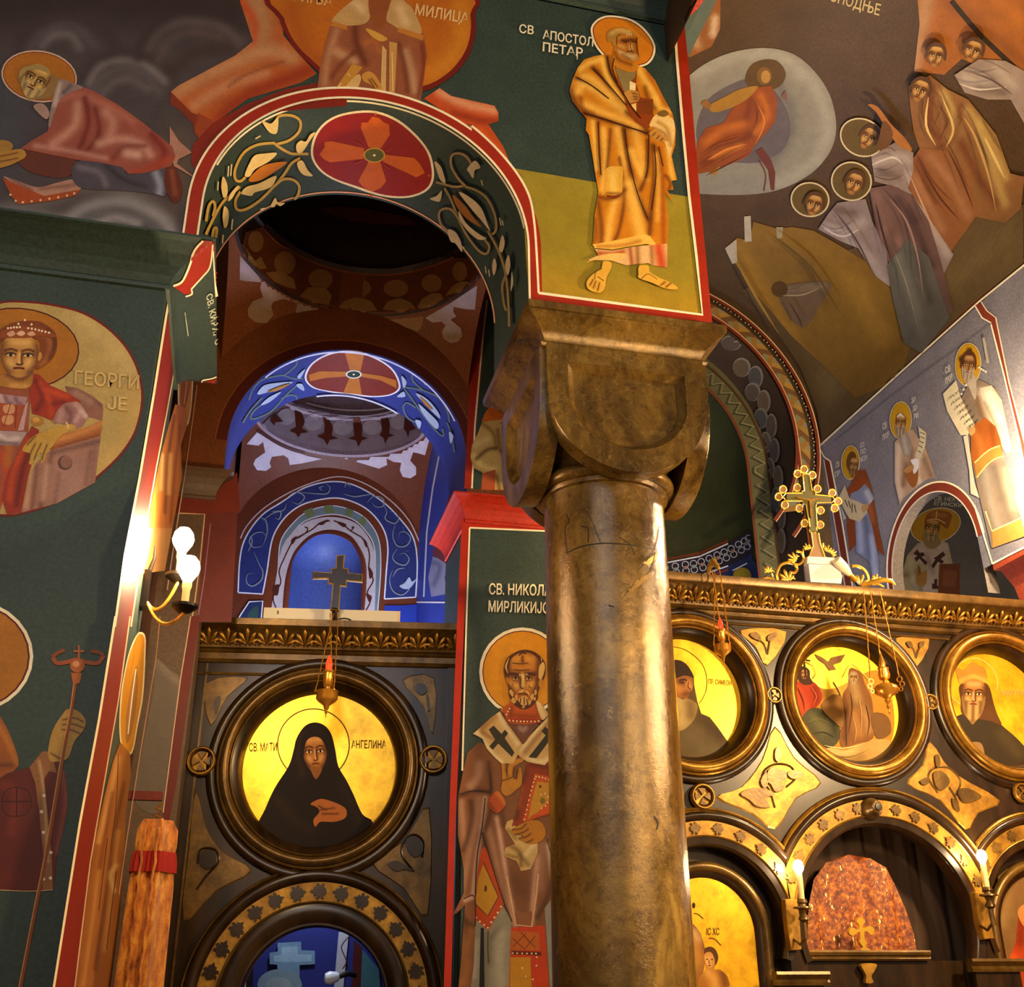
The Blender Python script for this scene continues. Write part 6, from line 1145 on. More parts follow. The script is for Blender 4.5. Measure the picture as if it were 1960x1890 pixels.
g.poly('560,1640 650,1600 840,1590 860,1640 800,1720 760,1800 700,1850 620,1780', '#5c4a38', g=7, folds=[('620,1640 820,1610', 6, '#7a6a54', 0.7)]); g.ell((572, 1632), 46, 44, '#4a3418')
def robe(p, c, hi, sh, fs): g.poly(p, c, sm=False, g=8, folds=[(a, 9, hi, 0.7) if i % 2 == 0 else (a, 8, sh, 0.8) for i, a in enumerate(fs)])
robe('1300,480 1420,420 1520,500 1640,560 1800,760 1880,980 1960,1000 1940,1180 1850,1260 1700,1230 1640,1210 1500,1030 1380,880 1330,740 1310,600', '#76502c', '#a88c50', '#5a2c18', ('1500,520 1580,700 1540,800', '1600,600 1560,780 1480,830', '1640,620 1760,780 1850,1000', '1430,500 1420,700 1480,780', '1700,700 1780,950 1850,1150', '1600,800 1700,1000 1800,1150'))
robe('1560,420 1700,330 1850,340 1960,400 1960,700 1880,560 1750,560 1620,520', '#85756c', '#a09488', '#5c4a44', ('1620,430 1750,470', '1700,500 1850,520', '1800,380 1900,480'))
robe('1370,830 1520,850 1640,1000 1700,1200 1660,1260 1560,1400 1500,1500 1300,1060 1290,950', '#7a4c2a', '#946848', '#5e3018', ('1420,880 1560,1050 1640,1220', '1360,900 1450,1150', '1340,1000 1500,1300'))
robe('1090,880 1240,790 1330,860 1330,960 1300,1060 1400,1200 1560,1440 1500,1560 1350,1300 1250,1060 1110,1020', '#7c6c66', '#a09490', '#584640', ('1110,920 1240,880 1300,900', '1140,960 1250,1000', '1300,980 1420,1250 1530,1440'))
robe('1080,1060 1200,1040 1330,1100 1420,1250 1490,1480 1560,1760 1400,1960 1290,1900 1200,1500 1130,1350', '#5e4640', '#7a5c54', '#3e2c2c', ('1120,1100 1180,1250 1150,1330', '1240,1120 1350,1250', '1250,1350 1330,1600 1400,1880', '1300,1200 1440,1500'))
robe('790,1290 850,1200 900,1140 1060,1120 1100,1250 1180,1420 1200,1620 1120,1560 1020,1400 920,1360', '#786a6a', '#9a9090', '#54443c', ('840,1280 960,1300 1040,1250', '900,1180 1000,1200', '960,1350 1080,1450 1170,1600'))
robe('1180,1500 1300,1350 1420,1450 1540,1800 1380,2000 1280,1940 1220,1700', '#56544e', '#6c6a60', '#3e3834', ('1250,1450 1320,1650 1380,1880', '1350,1420 1430,1700'))
for c_, rx, ry, rt in (((1038, 770), 130, 108, 25), ((980, 1018), 118, 112, 20), ((745, 1120), 112, 100, 10)):
    g.ell(c_, rx, ry, '#b8a888', rt); g.ell(c_, rx-9, ry-9, '#54421c', rt)
for c_, w_, h_, r_ in (((1075, 770), 45, 62, 30), ((1000, 1025), 48, 62, 20), ((775, 1140), 48, 58, 15), ((1380, 490), 50, 62, 20), ((1470, 290), 48, 60, 10), ((1690, 260), 52, 60, 20)): face(g, c_, w_, h_, r_, '#8e6430', '#4e2e12', '#b58c50', '#4a3014')
for s_, w_, c_ in (('1440,520 1430,680 1490,800', 5, '#c0a468'), ('1520,520 1590,700 1550,810', 5, '#b89a5c'), ('1650,640 1720,760 1800,980 1850,1200', 5, '#a88450'), ('1560,820 1640,980 1720,1180', 4, '#4a2614'), ('1400,900 1520,1100 1640,1240', 4, '#4a2614'), ('1340,960 1440,1180 1540,1400', 4, '#a8846c'), ('1120,900 1240,860 1300,900', 4, '#b8aca4'), ('1120,960 1230,990 1310,960', 3, '#54423c'), ('1230,1100 1330,1230 1400,1440 1440,1700', 4, '#8a6c64'), ('1150,1120 1190,1280 1260,1500', 4, '#33221f'), ('850,1260 960,1310 1060,1270', 4, '#b0a6a6'), ('930,1180 1040,1330 1150,1540', 4, '#4c3c38'), ('1270,1420 1340,1600 1420,1900', 3, '#7c786c'), ('1620,440 1740,480 1900,470', 4, '#b0a49c'), ('1700,380 1820,430 1940,520', 4, '#54423c'), ('1780,760 1850,900 1900,1000', 6, '#c0a468'), ('330,1420 460,1640 600,1860', 5, '#8c6c2c'), ('560,1300 780,1480 960,1760', 5, '#54401a'), ('620,1640 740,1640 840,1600', 3, '#8c7c64'), ('660,1680 720,1780 740,1840', 3, '#3c2c20'), ('150,850 260,790 380,760', 4, '#b86c28'), ('140,940 260,880 400,810', 3, '#4a1c08'), ('440,540 480,640 430,760', 3, '#b86c28'), ('1500,560 1560,640 1520,760', 3, '#5c3418')): g.line(s_, w_, c_, taper=2)
g.poly('1090,545 1150,560 1230,660 1310,740 1360,820 1280,790 1200,680 1140,590', '#8e5a24'); g.poly('1190,640 1240,700 1230,780 1160,810 1170,700', '#5c3c1c')
g.done()
# ------------------------------------------------------------------ apse arch
PAW = Plane((0, YV, 0), (0, -1, 0))
g = Fresco('painted_zigzag', PAW, wall_apse, 'H', base=0.003, step=0.0002)
def pol(r, a, cx=PX, cz=PZ, Y=YV): return project([(cx+r*math.cos(math.radians(a)), Y, cz+r*math.sin(math.radians(a)))])[0]
vr = lambda a: 1.66+0.02*math.sin(math.radians(a))
for a in np.arange(-30, 92, 2.0): g.poly([pol(PR, a), pol(PR, a+2), pol(vr(a+2), a+2), pol(vr(a), a)], '#35271a', sm=False)
cols = ['#7c5c2c', '#5c4028', '#6a6a50', '#8a6c34', '#5e4434', '#706c54']
for i, a in enumerate(np.arange(-34, 92, 4.6)):
    r0, r1 = (PR+0.035, PR+0.165) if i % 2 == 0 else (PR+0.165, PR+0.035)
    b = a+4.6
    for j, (d0, d1) in enumerate(((0, 2.8), (2.8, 5.6), (5.6, 8.4))): g.poly([pol(r0, a+d0), pol(r1, b+d0), pol(r1, b+d1), pol(r0, a+d1)], cols[(j*2+i % 2) % 6], sm=False)
for a in np.arange(-30, 92, 4.6):
    for k in range(3): q = pol(PR+0.195+0.01*(k % 2), a+k*1.3); g.ell(q, 1.4, 1.4, '#a89c84', reg='p', n=6)
for R_, w_, c_ in ((PR+0.012, 7, '#5c2414'), (PR+0.028, 1.6, '#b89070'), (1.652, 6, '#5a2414'), (1.672, 1.8, '#c0a080')): g.line([pol(R_, a) for a in np.arange(-40, 93, 2)], w_, c_, sm=False)
g.line([pol(PR+0.012, -0), project([(PX+PR+0.012, YV, 5.0)])[0]], 7, '#5c2414', sm=False); g.line([pol(PR+0.028, -0), project([(PX+PR+0.028, YV, 5.0)])[0]], 1.6, '#b89070', sm=False)
g.done()
g = Fresco('painted_clouds', Surf(apse_soffit), apse_soffit, 'H', base=0.004, step=0.0008, grid=8)
for i, (c_, rx, ry) in enumerate((((415, 430), 55, 42), ((470, 560), 48, 52), ((545, 610), 40, 60), ((530, 690), 42, 50), ((590, 740), 36, 62), ((575, 830), 38, 56), ((632, 870), 30, 66), ((600, 960), 34, 60), ((650, 1000), 28, 66), ((625, 1100), 30, 60), ((672, 1150), 26, 70), ((660, 1260), 26, 66), ((690, 1350), 24, 70), ((690, 1480), 24, 66))):
    c = ('#4e4238', '#5a4a38', '#47423f')[i % 3]; g.ell(c_, rx, ry, '#74695a', 0); g.ell((c_[0]-4, c_[1]+5), rx-6, ry-6, c, 0)
g.done()
g = Fresco('painted_fret', Plane((0, YP, 0), (0, -1, 0)), apse_ring, 'H', base=0.003, step=0.0003)
zz = []; rr = lambda i: QR+(0.05 if i % 2 else 0.17)
zz = [pol(rr(i), a, QX, QZ, YP) for i, a in enumerate(np.arange(92, -2, -3.0))]+[project([(QX+(0.05+QR if i % 2 else QR+0.17), YP, QZ-0.07*i)])[0] for i in range(1, 24)]
g.line(zz, 4.0, '#2c2c20', sm=False); g.line([p+np.array([5, -2]) for p in zz], 2.4, '#77745a', sm=False)
for dr, c_, w_ in ((0.004, '#5c2c18', 5), (0.225, '#3c2414', 4)): g.line([pol(QR+dr, a, QX, QZ, YP) for a in np.arange(95, -1, -2)]+[project([(QX+QR+dr, YP, z)])[0] for z in (6.2, 5.6, 5.0)], w_, c_, sm=False)
g.done()
g = Fresco('painted_hearts', Surf(conch), conch, 'H', base=0.006, step=0.001, grid=8)
g.poly('40,1600 250,1560 400,1492 535,1410 550,1535 400,1612 250,1665 40,1680', '#26222c', sm=False); g.poly('40,1680 250,1665 400,1612 550,1535 560,1760 40,1760', '#232b54', sm=False)
g.line('40,1602 250,1562 400,1494 535,1412 548,1535 400,1612 250,1664 40,1680', 2.6, '#c8c8d8', sm=False); g.line('40,1585 250,1545 400,1478 540,1395', 5, '#5c2c18', sm=False); g.line('40,1700 250,1684 400,1632 555,1556', 4, '#6a2c20', sm=False)
ph = smooth(pts('H', '55,1642 160,1625 250,1612 340,1578 420,1545 500,1502 545,1475'), False, 6)
for i in range(1, len(ph)-1, 3):
    c_ = ph[i]; t = ph[i+1]-ph[i-1]; t /= np.linalg.norm(t); n_ = np.array([-t[1], t[0]])
    for sg in (-1, 1):
        g.line([c_+t*7*np.cos(b)*0.9+n_*sg*(6+6*np.sin(b)) for b in np.linspace(-1.4, 4.0, 12)], 1.7, '#a8a8b8', sm=False)
    g.ell(c_, 3.6, 3.6, '#8a6c5c' if i % 2 else '#7a8a80', reg='p', n=8)
g.ell((492, 1668), 50, 45, '#8a7820'); g.line('440,1640 520,1600', 2, '#c8c8d8'); g.done()
# ------------------------------------------------------------------ right wall
PR_ = Plane((XW, 0, 0), (-1, 0, 0))
g = Fresco('painted_border', PR_, wall_right, 'H', base=0.002)
g.poly('905,1050 940,1060 1000,1380 1035,1590 1060,1750 1010,1750 985,1560 940,1280', '#6a2c20', sm=False); g.line('903,1050 945,1290 990,1560 1020,1750', 2.2, '#d8c0a8', sm=False); g.line('878,985 905,1035 938,1058 1000,1380 1060,1750', 2.8, WHITE, sm=False)
g.line('872,985 1290,605 1725,213 2000,-10', 3.4, WHITE, sm=False); g.line('860,972 1290,580 1725,190 2000,-40', 5, '#7a2c1c', sm=False)
g.poly('1705,232 1740,222 1765,262 1810,298 1880,640 1960,960 2010,1200 1990,1230 1940,960 1855,600 1785,325 1740,300', '#7a3424', sm=False); g.line('1702,235 1740,300 1785,325 1855,600 1940,960 1990,1230', 2.8, WHITE, sm=False); g.line('1735,215 1765,262 1812,298 1882,640 1965,960', 2.4, '#e0c8b0', sm=False)
ro = [project([(XW, RY+0.655*math.cos(a), RZ+0.655*math.sin(a))])[0] for a in np.linspace(-0.25, math.pi, 40)]; ri = [project([(XW, RY+(RR+.003)*math.cos(a), RZ+(RR+.003)*math.sin(a))])[0] for a in np.linspace(-0.25, math.pi, 40)]
g.poly(ro+ri[::-1], '#74301f', sm=False); g.line(ro, 3.2, WHITE, sm=False); g.line(ri, 2.4, '#d8c8b8', sm=False); g.line('1795,1600 1880,1555 2010,1490', 3.4, WHITE, sm=False); g.line('1700,1290 1795,1600', 3.0, WHITE, sm=False)
g.line('960,950 1290,690 1790,330', 1.0, '#4c4a50', sm=False)
g.done()
g = Fresco('fresco_prophet', PR_, wall_right, 'R', base=0.004, label='prophet in blue robe and brown cloak holding a scroll')
ehalo(g, (138, 948), 64, 118, 2, '#b88c18', '#d8c8a0', '#8a6410', 1.4, 1)
g.poly('150,1070 190,1000 240,1000 275,1100 300,1220 330,1400 372,1590 320,1540 240,1300 180,1500 130,1560 110,1380 120,1180', '#7a3c1c', sm=False, g=4, folds=[('240,1100 290,1350', 5, '#9a5a30', 0.7)])
g.poly('150,1120 230,1090 270,1130 300,1190 250,1260 290,1400 330,1600 330,1770 290,1740 270,1620 180,1560 170,1340 130,1200', '#77809c', sm=False, g=4, folds=[('200,1350 210,1550', 5, '#a0a8c8', 0.8), ('240,1330 270,1600', 5, '#525a78', 0.8), ('280,1450 310,1720', 5, '#a8b0d0', 0.7), ('250,1150 280,1220', 5, '#c0c0c8', 0.8)])
g.poly('130,1110 200,1060 250,1060 200,1130 120,1160', '#843c18'); g.poly('60,1180 100,1100 130,1190 190,1215 245,1240 252,1290 200,1352 130,1330 75,1230', '#c0b08c', sm=False); g.poly('70,1230 110,1330 90,1340', '#a8b0a8', sm=False)
for s_ in ('100,1200 120,1250', '125,1210 140,1260', '150,1225 150,1290', '165,1235 178,1290'): g.line(s_, 1.8, '#4a4034')
hand(g, '215,1250 250,1225 260,1260 225,1290', '#b89060'); g.ell((146, 940), 34, 68, '#5c3c14', 6); face(g, (160, 970), 30, 50, 8, '#94683a', '#553416', '#c09a60', None, '#6a4a24')
g.text('СВ', (40, 985), (24, -14), (-2, -34), '#d0ccc0'); g.text('ПР', (35, 1050), (36, -18), (-2, -34), '#d0ccc0'); g.text('СО', (205, 850), (30, -14), (-1, -30), '#d0ccc0'); g.text('ЛО', (207, 895), (36, -14), (-1, -32), '#d0ccc0'); g.text('МОН', (208, 945), (46, -18), (-1, -34), '#d0ccc0')
g.done()
g = Fresco('fresco_prophet', PR_, wall_right, 'R', base=0.004, label='grey bearded prophet in pale robe holding a narrow scroll')
ehalo(g, (480, 658), 76, 128, 2, '#b88c18', '#d8c8a0', '#8a6410', 1.4, 1)
g.poly('440,810 480,760 560,720 610,790 650,850 690,960 718,1050 660,1060 620,1090 560,1140 500,1190 475,1240 440,1080 440,900', '#a88c74', sm=False, g=4, folds=[('470,830 460,1000 480,1180', 6, '#d8c4b0', 0.7), ('520,960 500,1100', 6, '#6a5040', 0.8), ('600,900 590,1030 610,1080', 6, '#d8c8b8', 0.7), ('640,920 690,1040', 6, '#6a5444', 0.7), ('550,860 560,960', 6, '#7a5c44', 0.8)])
g.poly('510,1000 590,950 600,1060 570,1120 530,1080', '#8a5428'); g.poly('460,770 480,730 520,740 560,820 545,900 510,900 480,840', '#8c8278', folds=[('500,760 520,880', 4, '#b0a89c', 0.8)], g=3)
g.poly('600,700 655,745 650,830 620,905 640,920 580,900 600,840 612,780', '#c0b898', sm=False); 
for s_ in ('612,740 648,755', '615,770 645,785', '608,800 640,815', '604,830 630,845', '598,865 620,880'): g.line(s_, 1.6, '#5a5448')
g.poly('550,930 600,925 600,990 570,1025 560,960', '#d0d0d8'); hand(g, '500,1000 560,960 570,990 530,1020', '#a87c48'); face(g, (482, 680), 36, 62, 4, '#94683a', '#553416', '#c09a60', None, '#8c8278', long=1.2); g.poly('455,640 480,610 505,640 480,630', '#d8d0c0')
g.text('СВ', (360, 725), (28, -16), (-2, -40), '#d0ccc0'); g.text('ПРОР', (360, 800), (44, -30), (-2, -36), '#d0ccc0'); g.text('ЗА', (556, 545), (32, -14), (-1, -36), '#d0ccc0'); g.text('ХА', (566, 600), (32, -14), (-1, -36), '#d0ccc0'); g.text('РИ', (574, 655), (30, -14), (-1, -36), '#d0ccc0')
g.done()
g = Fresco('fresco_prophet', PR_, wall_right, 'R', base=0.004, label='tall prophet in white cloak with a long written scroll, nearest the bright lamp')
ehalo(g, (940, 278), 90, 148, 2, '#b88a18', '#d8c8a0', '#8a6410', 1.4, 1)
g.poly('890,520 940,420 1010,380 1060,400 1130,440 1180,540 1210,700 1250,890 1200,890 1160,820 1270,1200 1320,1450 1100,1530 1000,1100 960,900 960,700', '#7a6a5c', sm=False, g=5, folds=[('1040,480 1100,620 1180,860', 12, '#c8b498', 0.8), ('1000,500 1040,640 1130,800', 5, '#6a4a2c', 0.8), ('1050,1000 1090,1200 1150,1400', 8, '#8c8478', 0.8), ('1120,980 1180,1200 1240,1380', 7, '#5e564c', 0.8), ('1190,1000 1250,1250', 7, '#98907c', 0.7)])
g.poly('960,700 1060,640 1150,720 1180,900 1100,940 1000,1050 960,900', '#94501c', sm=False, g=5, folds=[('1000,760 1040,900', 8, '#b06a2c', 0.7), ('1100,700 1130,880', 7, '#6a3410', 0.7)]); g.poly('985,950 1080,860 1160,830 1180,900 1080,940 1000,1050', '#9c7434', sm=False); g.line('985,950 1080,865 1160,832', 2.6, '#d8b878'); g.line('1000,1050 1090,945 1185,900', 2.6, '#d8b878')
g.poly('1020,440 1100,420 1170,520 1200,660 1245,880 1195,880 1130,700 1050,560', '#c0b4a0', sm=False, g=5, folds=[('1080,480 1150,650', 10, '#e0d8c8', 0.7), ('1050,540 1130,700', 5, '#7a5c3c', 0.7)]); g.poly('1105,1410 1300,1330 1330,1450 1110,1530', '#a87c3c', sm=False); g.line('1060,1280 1105,1415 1305,1325 1260,1170', 3, '#e0c890', sm=False)
g.poly('770,480 860,385 890,500 950,620 985,690 940,760 890,760 800,600', '#cfc4a4', sm=False)
for i in range(7):
    x, y = 800+i*22, 500+i*33; g.text('ПРОРОК'[i % 3:i % 3+4], (x, y+28), (72, -52), (9, -24), '#4a4434')
g.poly('910,770 940,760 985,1080 1020,1190 960,1160 950,1000', '#c8bca8', sm=False); hand(g, '945,720 985,700 990,740 960,765', '#b08c58')
g.poly('935,400 960,340 990,360 1000,440 990,520 950,440', '#a89c8c'); face(g, (945, 285), 42, 76, 6, '#8a5e34', '#4a2c14', '#b8905c', '#5a3418', '#a09484', long=1.2); g.dots('1020,300 1035,310 1050,318 1065,328 930,420 915,450 900,480', 8, '#d8ccb8')
g.poly('885,240 910,220 920,260 895,275', '#4a2c18', sm=False); g.poly('940,180 970,170 975,215 945,215', '#4a2c18', sm=False)
g.text('СВ', (790, 345), (34, -24), (-3, -40), '#d0ccc0'); g.text('ПРОР', (790, 415), (50, -36), (-3, -38), '#d0ccc0'); g.line('1050,95 1065,180 1080,270', 5, '#a8a090')
g.done()
g = Fresco('fresco_bishop', Plane((0, 8.6, 0), (0, -1, 0)), wall_rb, 'R', base=0.003, label='bishop in white vestments with dark crosses, seen through the arch')
ehalo(g, (715, 1378), 175, 118, -16, '#b88c18', '#e0d8c0', '#8a6410', 1.8, 1)
g.poly('470,1850 480,1720 520,1580 590,1500 640,1480 740,1470 800,1500 830,1640 870,1760 870,1860', '#a8a494', sm=False, g=5, folds=[('500,1720 590,1690', 5, '#6a6654', 0.8), ('540,1600 560,1750', 6, '#c8c4b4', 0.7), ('600,1720 620,1830', 5, '#77735f', 0.7)]); g.poly('560,1540 640,1480 660,1560 740,1480 800,1520 790,1640 740,1640 700,1850 620,1850 660,1660 560,1600', '#b4a8ac', sm=False, g=5, folds=[('650,1580 700,1700', 5, '#8a7c80', 0.7)])
for s_ in ('562,1570 590,1540 605,1565 630,1560 642,1582 618,1592 660,1630 645,1650 605,1605 582,1625 570,1600 590,1585', '720,1590 765,1555 782,1580 750,1605 772,1625 755,1640 730,1625 700,1672 685,1655 712,1610 700,1600', '705,1745 725,1742 725,1790 745,1790 745,1810 690,1812 690,1775 705,1775'): g.poly(s_, '#3c2420', sm=False)
g.poly('740,1640 880,1640 880,1850 730,1840', '#6a3a24', sm=False); g.poly('770,1680 860,1690 850,1800 760,1790', '#7a4a34', sm=False); hand(g, '580,1720 600,1640 620,1700 650,1680 655,1730 640,1790 590,1780', '#a07c44', lines=('600,1660 605,1710',))
g.poly('630,1440 720,1450 750,1500 690,1540 640,1510', '#8c7a54'); face(g, (690, 1400), 52, 76, 8, '#9c7434', '#54381a', '#c8a264', None, '#8c8468', long=0.3)
g.poly('640,1370 660,1300 740,1275 820,1300 815,1350 790,1400 730,1350 680,1345', '#8a5020', folds=[('690,1300 780,1310', 5, '#b07c44', 0.7)], g=4); g.line('655,1345 720,1335 780,1365', 2, '#d8b878'); g.line('722,1280 715,1335', 2, '#d8b878')
g.text('СВ. НЕКТАР', (700, 1205), (225, 16), (4, -26), '#d0d4d8'); g.text('ЕГИНСКИ', (700, 1240), (190, 14), (4, -26), '#d0d4d8')
g.done()
# ------------------------------------------------------------------ paintings of the icons
IM = icon_mat()
g = Fresco('painted_figure', PLI, icon_nun, 'K', base=0.001, mat=IM)
g.line(pts('K', [(735+180*math.cos(a), 672+180*math.sin(a)) for a in np.linspace(0, 2*math.pi, 60)]), 2.2, '#5a3206', sm=False, reg='p')
g.poly('635,700 650,640 690,580 740,560 790,575 825,620 845,700 860,780 900,850 935,920 980,1020 1030,1060 960,1130 880,1175 760,1200 620,1185 530,1130 460,1075 490,1000 540,890 610,780', '#1a0f08', g=5, folds=[('690,620 660,720 680,820', 7, '#2c1c10', 0.8), ('560,950 640,1050 720,1100', 10, '#281a0e', 0.8), ('880,880 930,980 960,1050', 9, '#281a0e', 0.7)])
face(g, (742, 712), 62, 92, -4, '#a8682a', '#4e2a0e', '#d89c58')
g.poly('668,720 672,650 700,612 745,600 790,612 812,660 812,740 798,690 775,645 740,632 705,648 690,690 682,760', '#1a0f08')
g.poly('720,785 775,790 768,820 745,845', '#8a5424')
hand(g, '720,970 770,945 820,955 870,975 900,1000 895,1040 840,1060 770,1060 745,1085 735,1050 765,1010 750,985', '#a8602c', '#4e2a0e', '#d0905c', lines=('760,980 800,1000', '770,1000 840,990', '780,1020 860,1020'))
g.text('СВ. МАТИ', (412, 706), (140, -2), (0, -40), '#3a1c02'); g.text('АНГЕЛИНА', (925, 690), (175, 0), (0, -38), '#5a3408'); g.done()
g = Fresco('painted_figure', P_ICC, icon_monk, 'T', base=0.001, mat=IM)
g.line('190,352 270,352 380,390 490,470 570,570 605,700 600,830 560,930 520,985', 1.8, '#7a5c04')
g.poly('-20,520 100,500 250,492 330,510 400,570 460,680 465,780 500,960 545,1100 640,1140 720,1240 860,1440 760,1600 560,1740 300,1760 -20,1760', '#544020', sm=False, g=6, folds=[('300,1300 500,1400 700,1600', 30, '#5e5034', 0.8), ('560,1150 750,1350', 14, '#3a2a12', 0.8)])
g.poly('-20,520 100,500 250,492 330,510 400,570 460,680 440,690 350,670 240,710 -20,730', '#2c1a0a')
g.poly('-20,730 240,705 340,675 440,700 445,820 420,860 380,930 280,920 -20,900', '#8a5424', g=4, folds=[('250,780 320,840', 9, '#b87c3c', 0.8), ('300,740 360,745', 6, '#402008', 0.9), ('395,760 430,830', 6, '#c48c4c', 0.8), ('350,880 420,870', 6, '#5a3010', 0.8)])
g.poly('-20,900 250,910 330,940 380,930 440,950 500,1000 490,1100 440,1200 300,1300 -20,1320', '#8e7644', g=6, folds=[('300,980 330,1200', 14, '#b09a68', 0.7), ('420,980 430,1120', 10, '#6a5028', 0.8)])
for s_, w_ in (('300,725 350,715 380,730', 2.4), ('315,755 350,750', 2.6), ('400,745 395,800 430,835', 1.6)): g.line(s_, w_, '#301606')
g.text('ПР. СИМЕОН', (625, 765), (260, 20), (0, -55), '#8a6c08'); g.done()
g = Fresco('painted_figure', P_ICC, icon_trin, 'M', base=0.001, mat=IM)
g.poly('760,600 900,660 1000,640 1180,560 1260,700 1270,900 1200,1020 1080,1100 950,1080 820,980 750,850', '#a87820', g=7, folds=[('950,560 1000,700', 20, '#e0b048', 0.6)])
g.poly('830,985 900,960 1020,985 1140,930 1260,940 1200,1040 1090,1100 960,1080 870,1030', '#b08c4c', g=6, folds=[('900,990 1050,1000', 12, '#cdae6c', 0.8), ('1000,1050 1100,1030', 14, '#7a5820', 0.8)])
g.poly('735,650 780,620 850,625 890,680 890,720 860,760 830,780 800,820 760,800 740,760', '#9c2c08', g=4, folds=[('760,660 800,760', 8, '#c04810', 0.7), ('850,660 870,720', 6, '#6a1a04', 0.8)]); g.poly('800,790 850,760 920,780 970,830 990,900 960,960 890,975 810,960 770,870', '#3c3a20', g=5, folds=[('850,800 900,880', 10, '#56522c', 0.8)]); g.poly('810,930 860,940 900,970 850,975', '#9c3c10')
g.poly('760,560 790,540 825,560 830,600 845,630 800,640 765,610', '#3a1c08'); face(g, (798, 582), 18, 25, 0, '#9c6428', '#4a280e', '#c8924c', '#3a1c08', '#4a2a10', long=0.3); g.line('790,470 800,540 805,600', 3.4, '#2c1806'); g.line('765,505 830,512', 3.4, '#2c1806')
g.poly('1035,560 1060,552 1100,580 1120,640 1150,700 1160,760 1170,880 1150,930 1080,950 1000,970 985,900 1010,800 1000,700 1030,640', '#74481c', g=5, folds=[('1060,640 1080,720', 9, '#a88c58', 0.7), ('1060,780 1090,900', 9, '#9a6c34', 0.8), ('1110,760 1140,880', 8, '#a47c48', 0.7), ('1020,780 1010,920', 7, '#4a2a10', 0.8)]); face(g, (1058, 602), 19, 26, 0, '#94682f', '#4a2c10', '#c09a5c', '#8c7c60', '#9a8a68', long=1.0); g.line('950,625 985,690 1015,800 1020,960', 2.0, '#3a2008')
g.poly('890,740 950,690 1000,720 1000,860 950,830 900,780', '#7a5420'); g.poly('1150,800 1210,790 1250,830 1250,900 1180,920', '#6a4820')
g.poly('850,475 900,500 925,520 940,495 1015,478 990,520 950,535 965,560 930,565 905,530 870,505', '#77562c', sm=False)
for s_, c_ in (('760,650 790,720 800,780', '#5c1404'), ('830,650 860,700 840,750', '#d05c1c'), ('810,840 870,820 940,850', '#5c582c'), ('830,900 900,890 960,920', '#22200e'), ('1040,680 1050,760 1030,900', '#4a2a10'), ('1080,700 1100,800 1090,930', '#b8884c'), ('1120,740 1140,830 1130,910', '#4a2a10'), ('1050,800 1070,880 1060,950', '#b08450'), ('900,960 1000,975 1120,950', '#d8bc80'), ('920,1010 1040,1020 1140,980', '#7a5c28')): g.line(s_, 2.2, c_, taper=2)
g.line('735,600 745,560 790,520 840,540 855,580 840,610', 1.4, '#8a6414'); g.line('1000,600 1050,530 1140,620', 1.4, '#e0c050'); g.done()
g = Fresco('painted_figure', P_ICC, icon_king, 'M', base=0.001, mat=IM)
g.line('1620,740 1570,690 1560,620 1590,550 1650,510 1720,500 1790,550 1820,620 1815,670', 1.6, '#d8b060')
g.poly('1555,840 1640,790 1660,800 1800,800 1840,850 1930,930 1990,1010 1990,1110 1850,1110 1740,1090 1660,1010 1590,920', '#2a2010', g=6, folds=[('1850,900 1930,1000', 14, '#3c3018', 0.8)])
g.poly('1620,640 1700,620 1770,640 1800,740 1820,800 1840,850 1780,830 1640,800 1625,720', '#4a2c10')
face(g, (1693, 692), 62, 80, 2, '#94622c', '#46260e', '#c89a5c', None, '#785a30', long=1.6)
g.poly('1600,545 1640,560 1670,530 1690,520 1720,535 1750,550 1765,600 1755,630 1690,610 1625,635 1605,590', '#9c7428', folds=[('1620,620 1690,595 1755,620', 4, '#c8a048', 0.8)], g=4)
g.poly('1650,960 1700,940 1740,960 1750,1050 1690,1010', '#7a5c34'); 
g.text('КРАЉ', (1512, 700), (60, 0), (0, -30), '#c8a050'); g.text('МИЛУТИН', (1840, 695), (130, 0), (0, -28), '#c8a050'); g.done()
ipm = [c for c in icon_mother.children if c.name.startswith('panel')][0]; ipr = [c for c in icon_red.children if c.name.startswith('panel')][0]
g = Fresco('painted_figure', P_ICA, icon_mother, 'Y', base=0.001, mat=IM)
g.poly('-60,1050 120,1080 200,1130 270,1230 310,1370 330,1500 300,1700 250,1900 -60,1900', '#8a5a24', g=7, folds=[('180,1130 260,1260 310,1400', 6, '#4a240c', 0.9), ('180,1200 230,1290', 9, '#c89c68', 0.8), ('200,1400 220,1600', 14, '#b07c34', 0.7)])
g.poly('310,1430 330,1400 390,1385 450,1420 485,1500 480,1560 445,1630 440,1670 500,1670 580,1730 615,1800 600,1900 260,1900 250,1780 330,1670 320,1600 295,1530', '#9c6420', g=5, folds=[('350,1700 420,1780 440,1880', 10, '#c89444', 0.8), ('540,1720 580,1850', 9, '#5e3410', 0.8)])
g.poly('310,1430 330,1400 390,1385 450,1420 485,1500 480,1560 450,1620 440,1540 400,1470 340,1460 310,1500', '#4a2c0c'); g.poly('310,1490 345,1455 400,1460 435,1530 440,1600 400,1650 345,1630 320,1570', '#b07c3c', g=4, folds=[('350,1540 360,1600', 6, '#d8a860', 0.8)])
for s_, w_ in (('335,1545 360,1540', 2), ('395,1545 420,1545', 2), ('372,1550 370,1590 382,1595', 1.4), ('355,1620 390,1620', 1.6)): g.line(s_, w_, '#3a1c06')
for s_ in ('180,970 240,985 300,1040', '370,1280 440,1290 520,1370'): g.line(s_, 1.8, '#5a3c04')
g.ell((180, 872), 20, 36, '#2c1a04'); g.text('IС ХС', (340, 1240), (160, 0), (0, -85), '#5a3c04'); g.done()
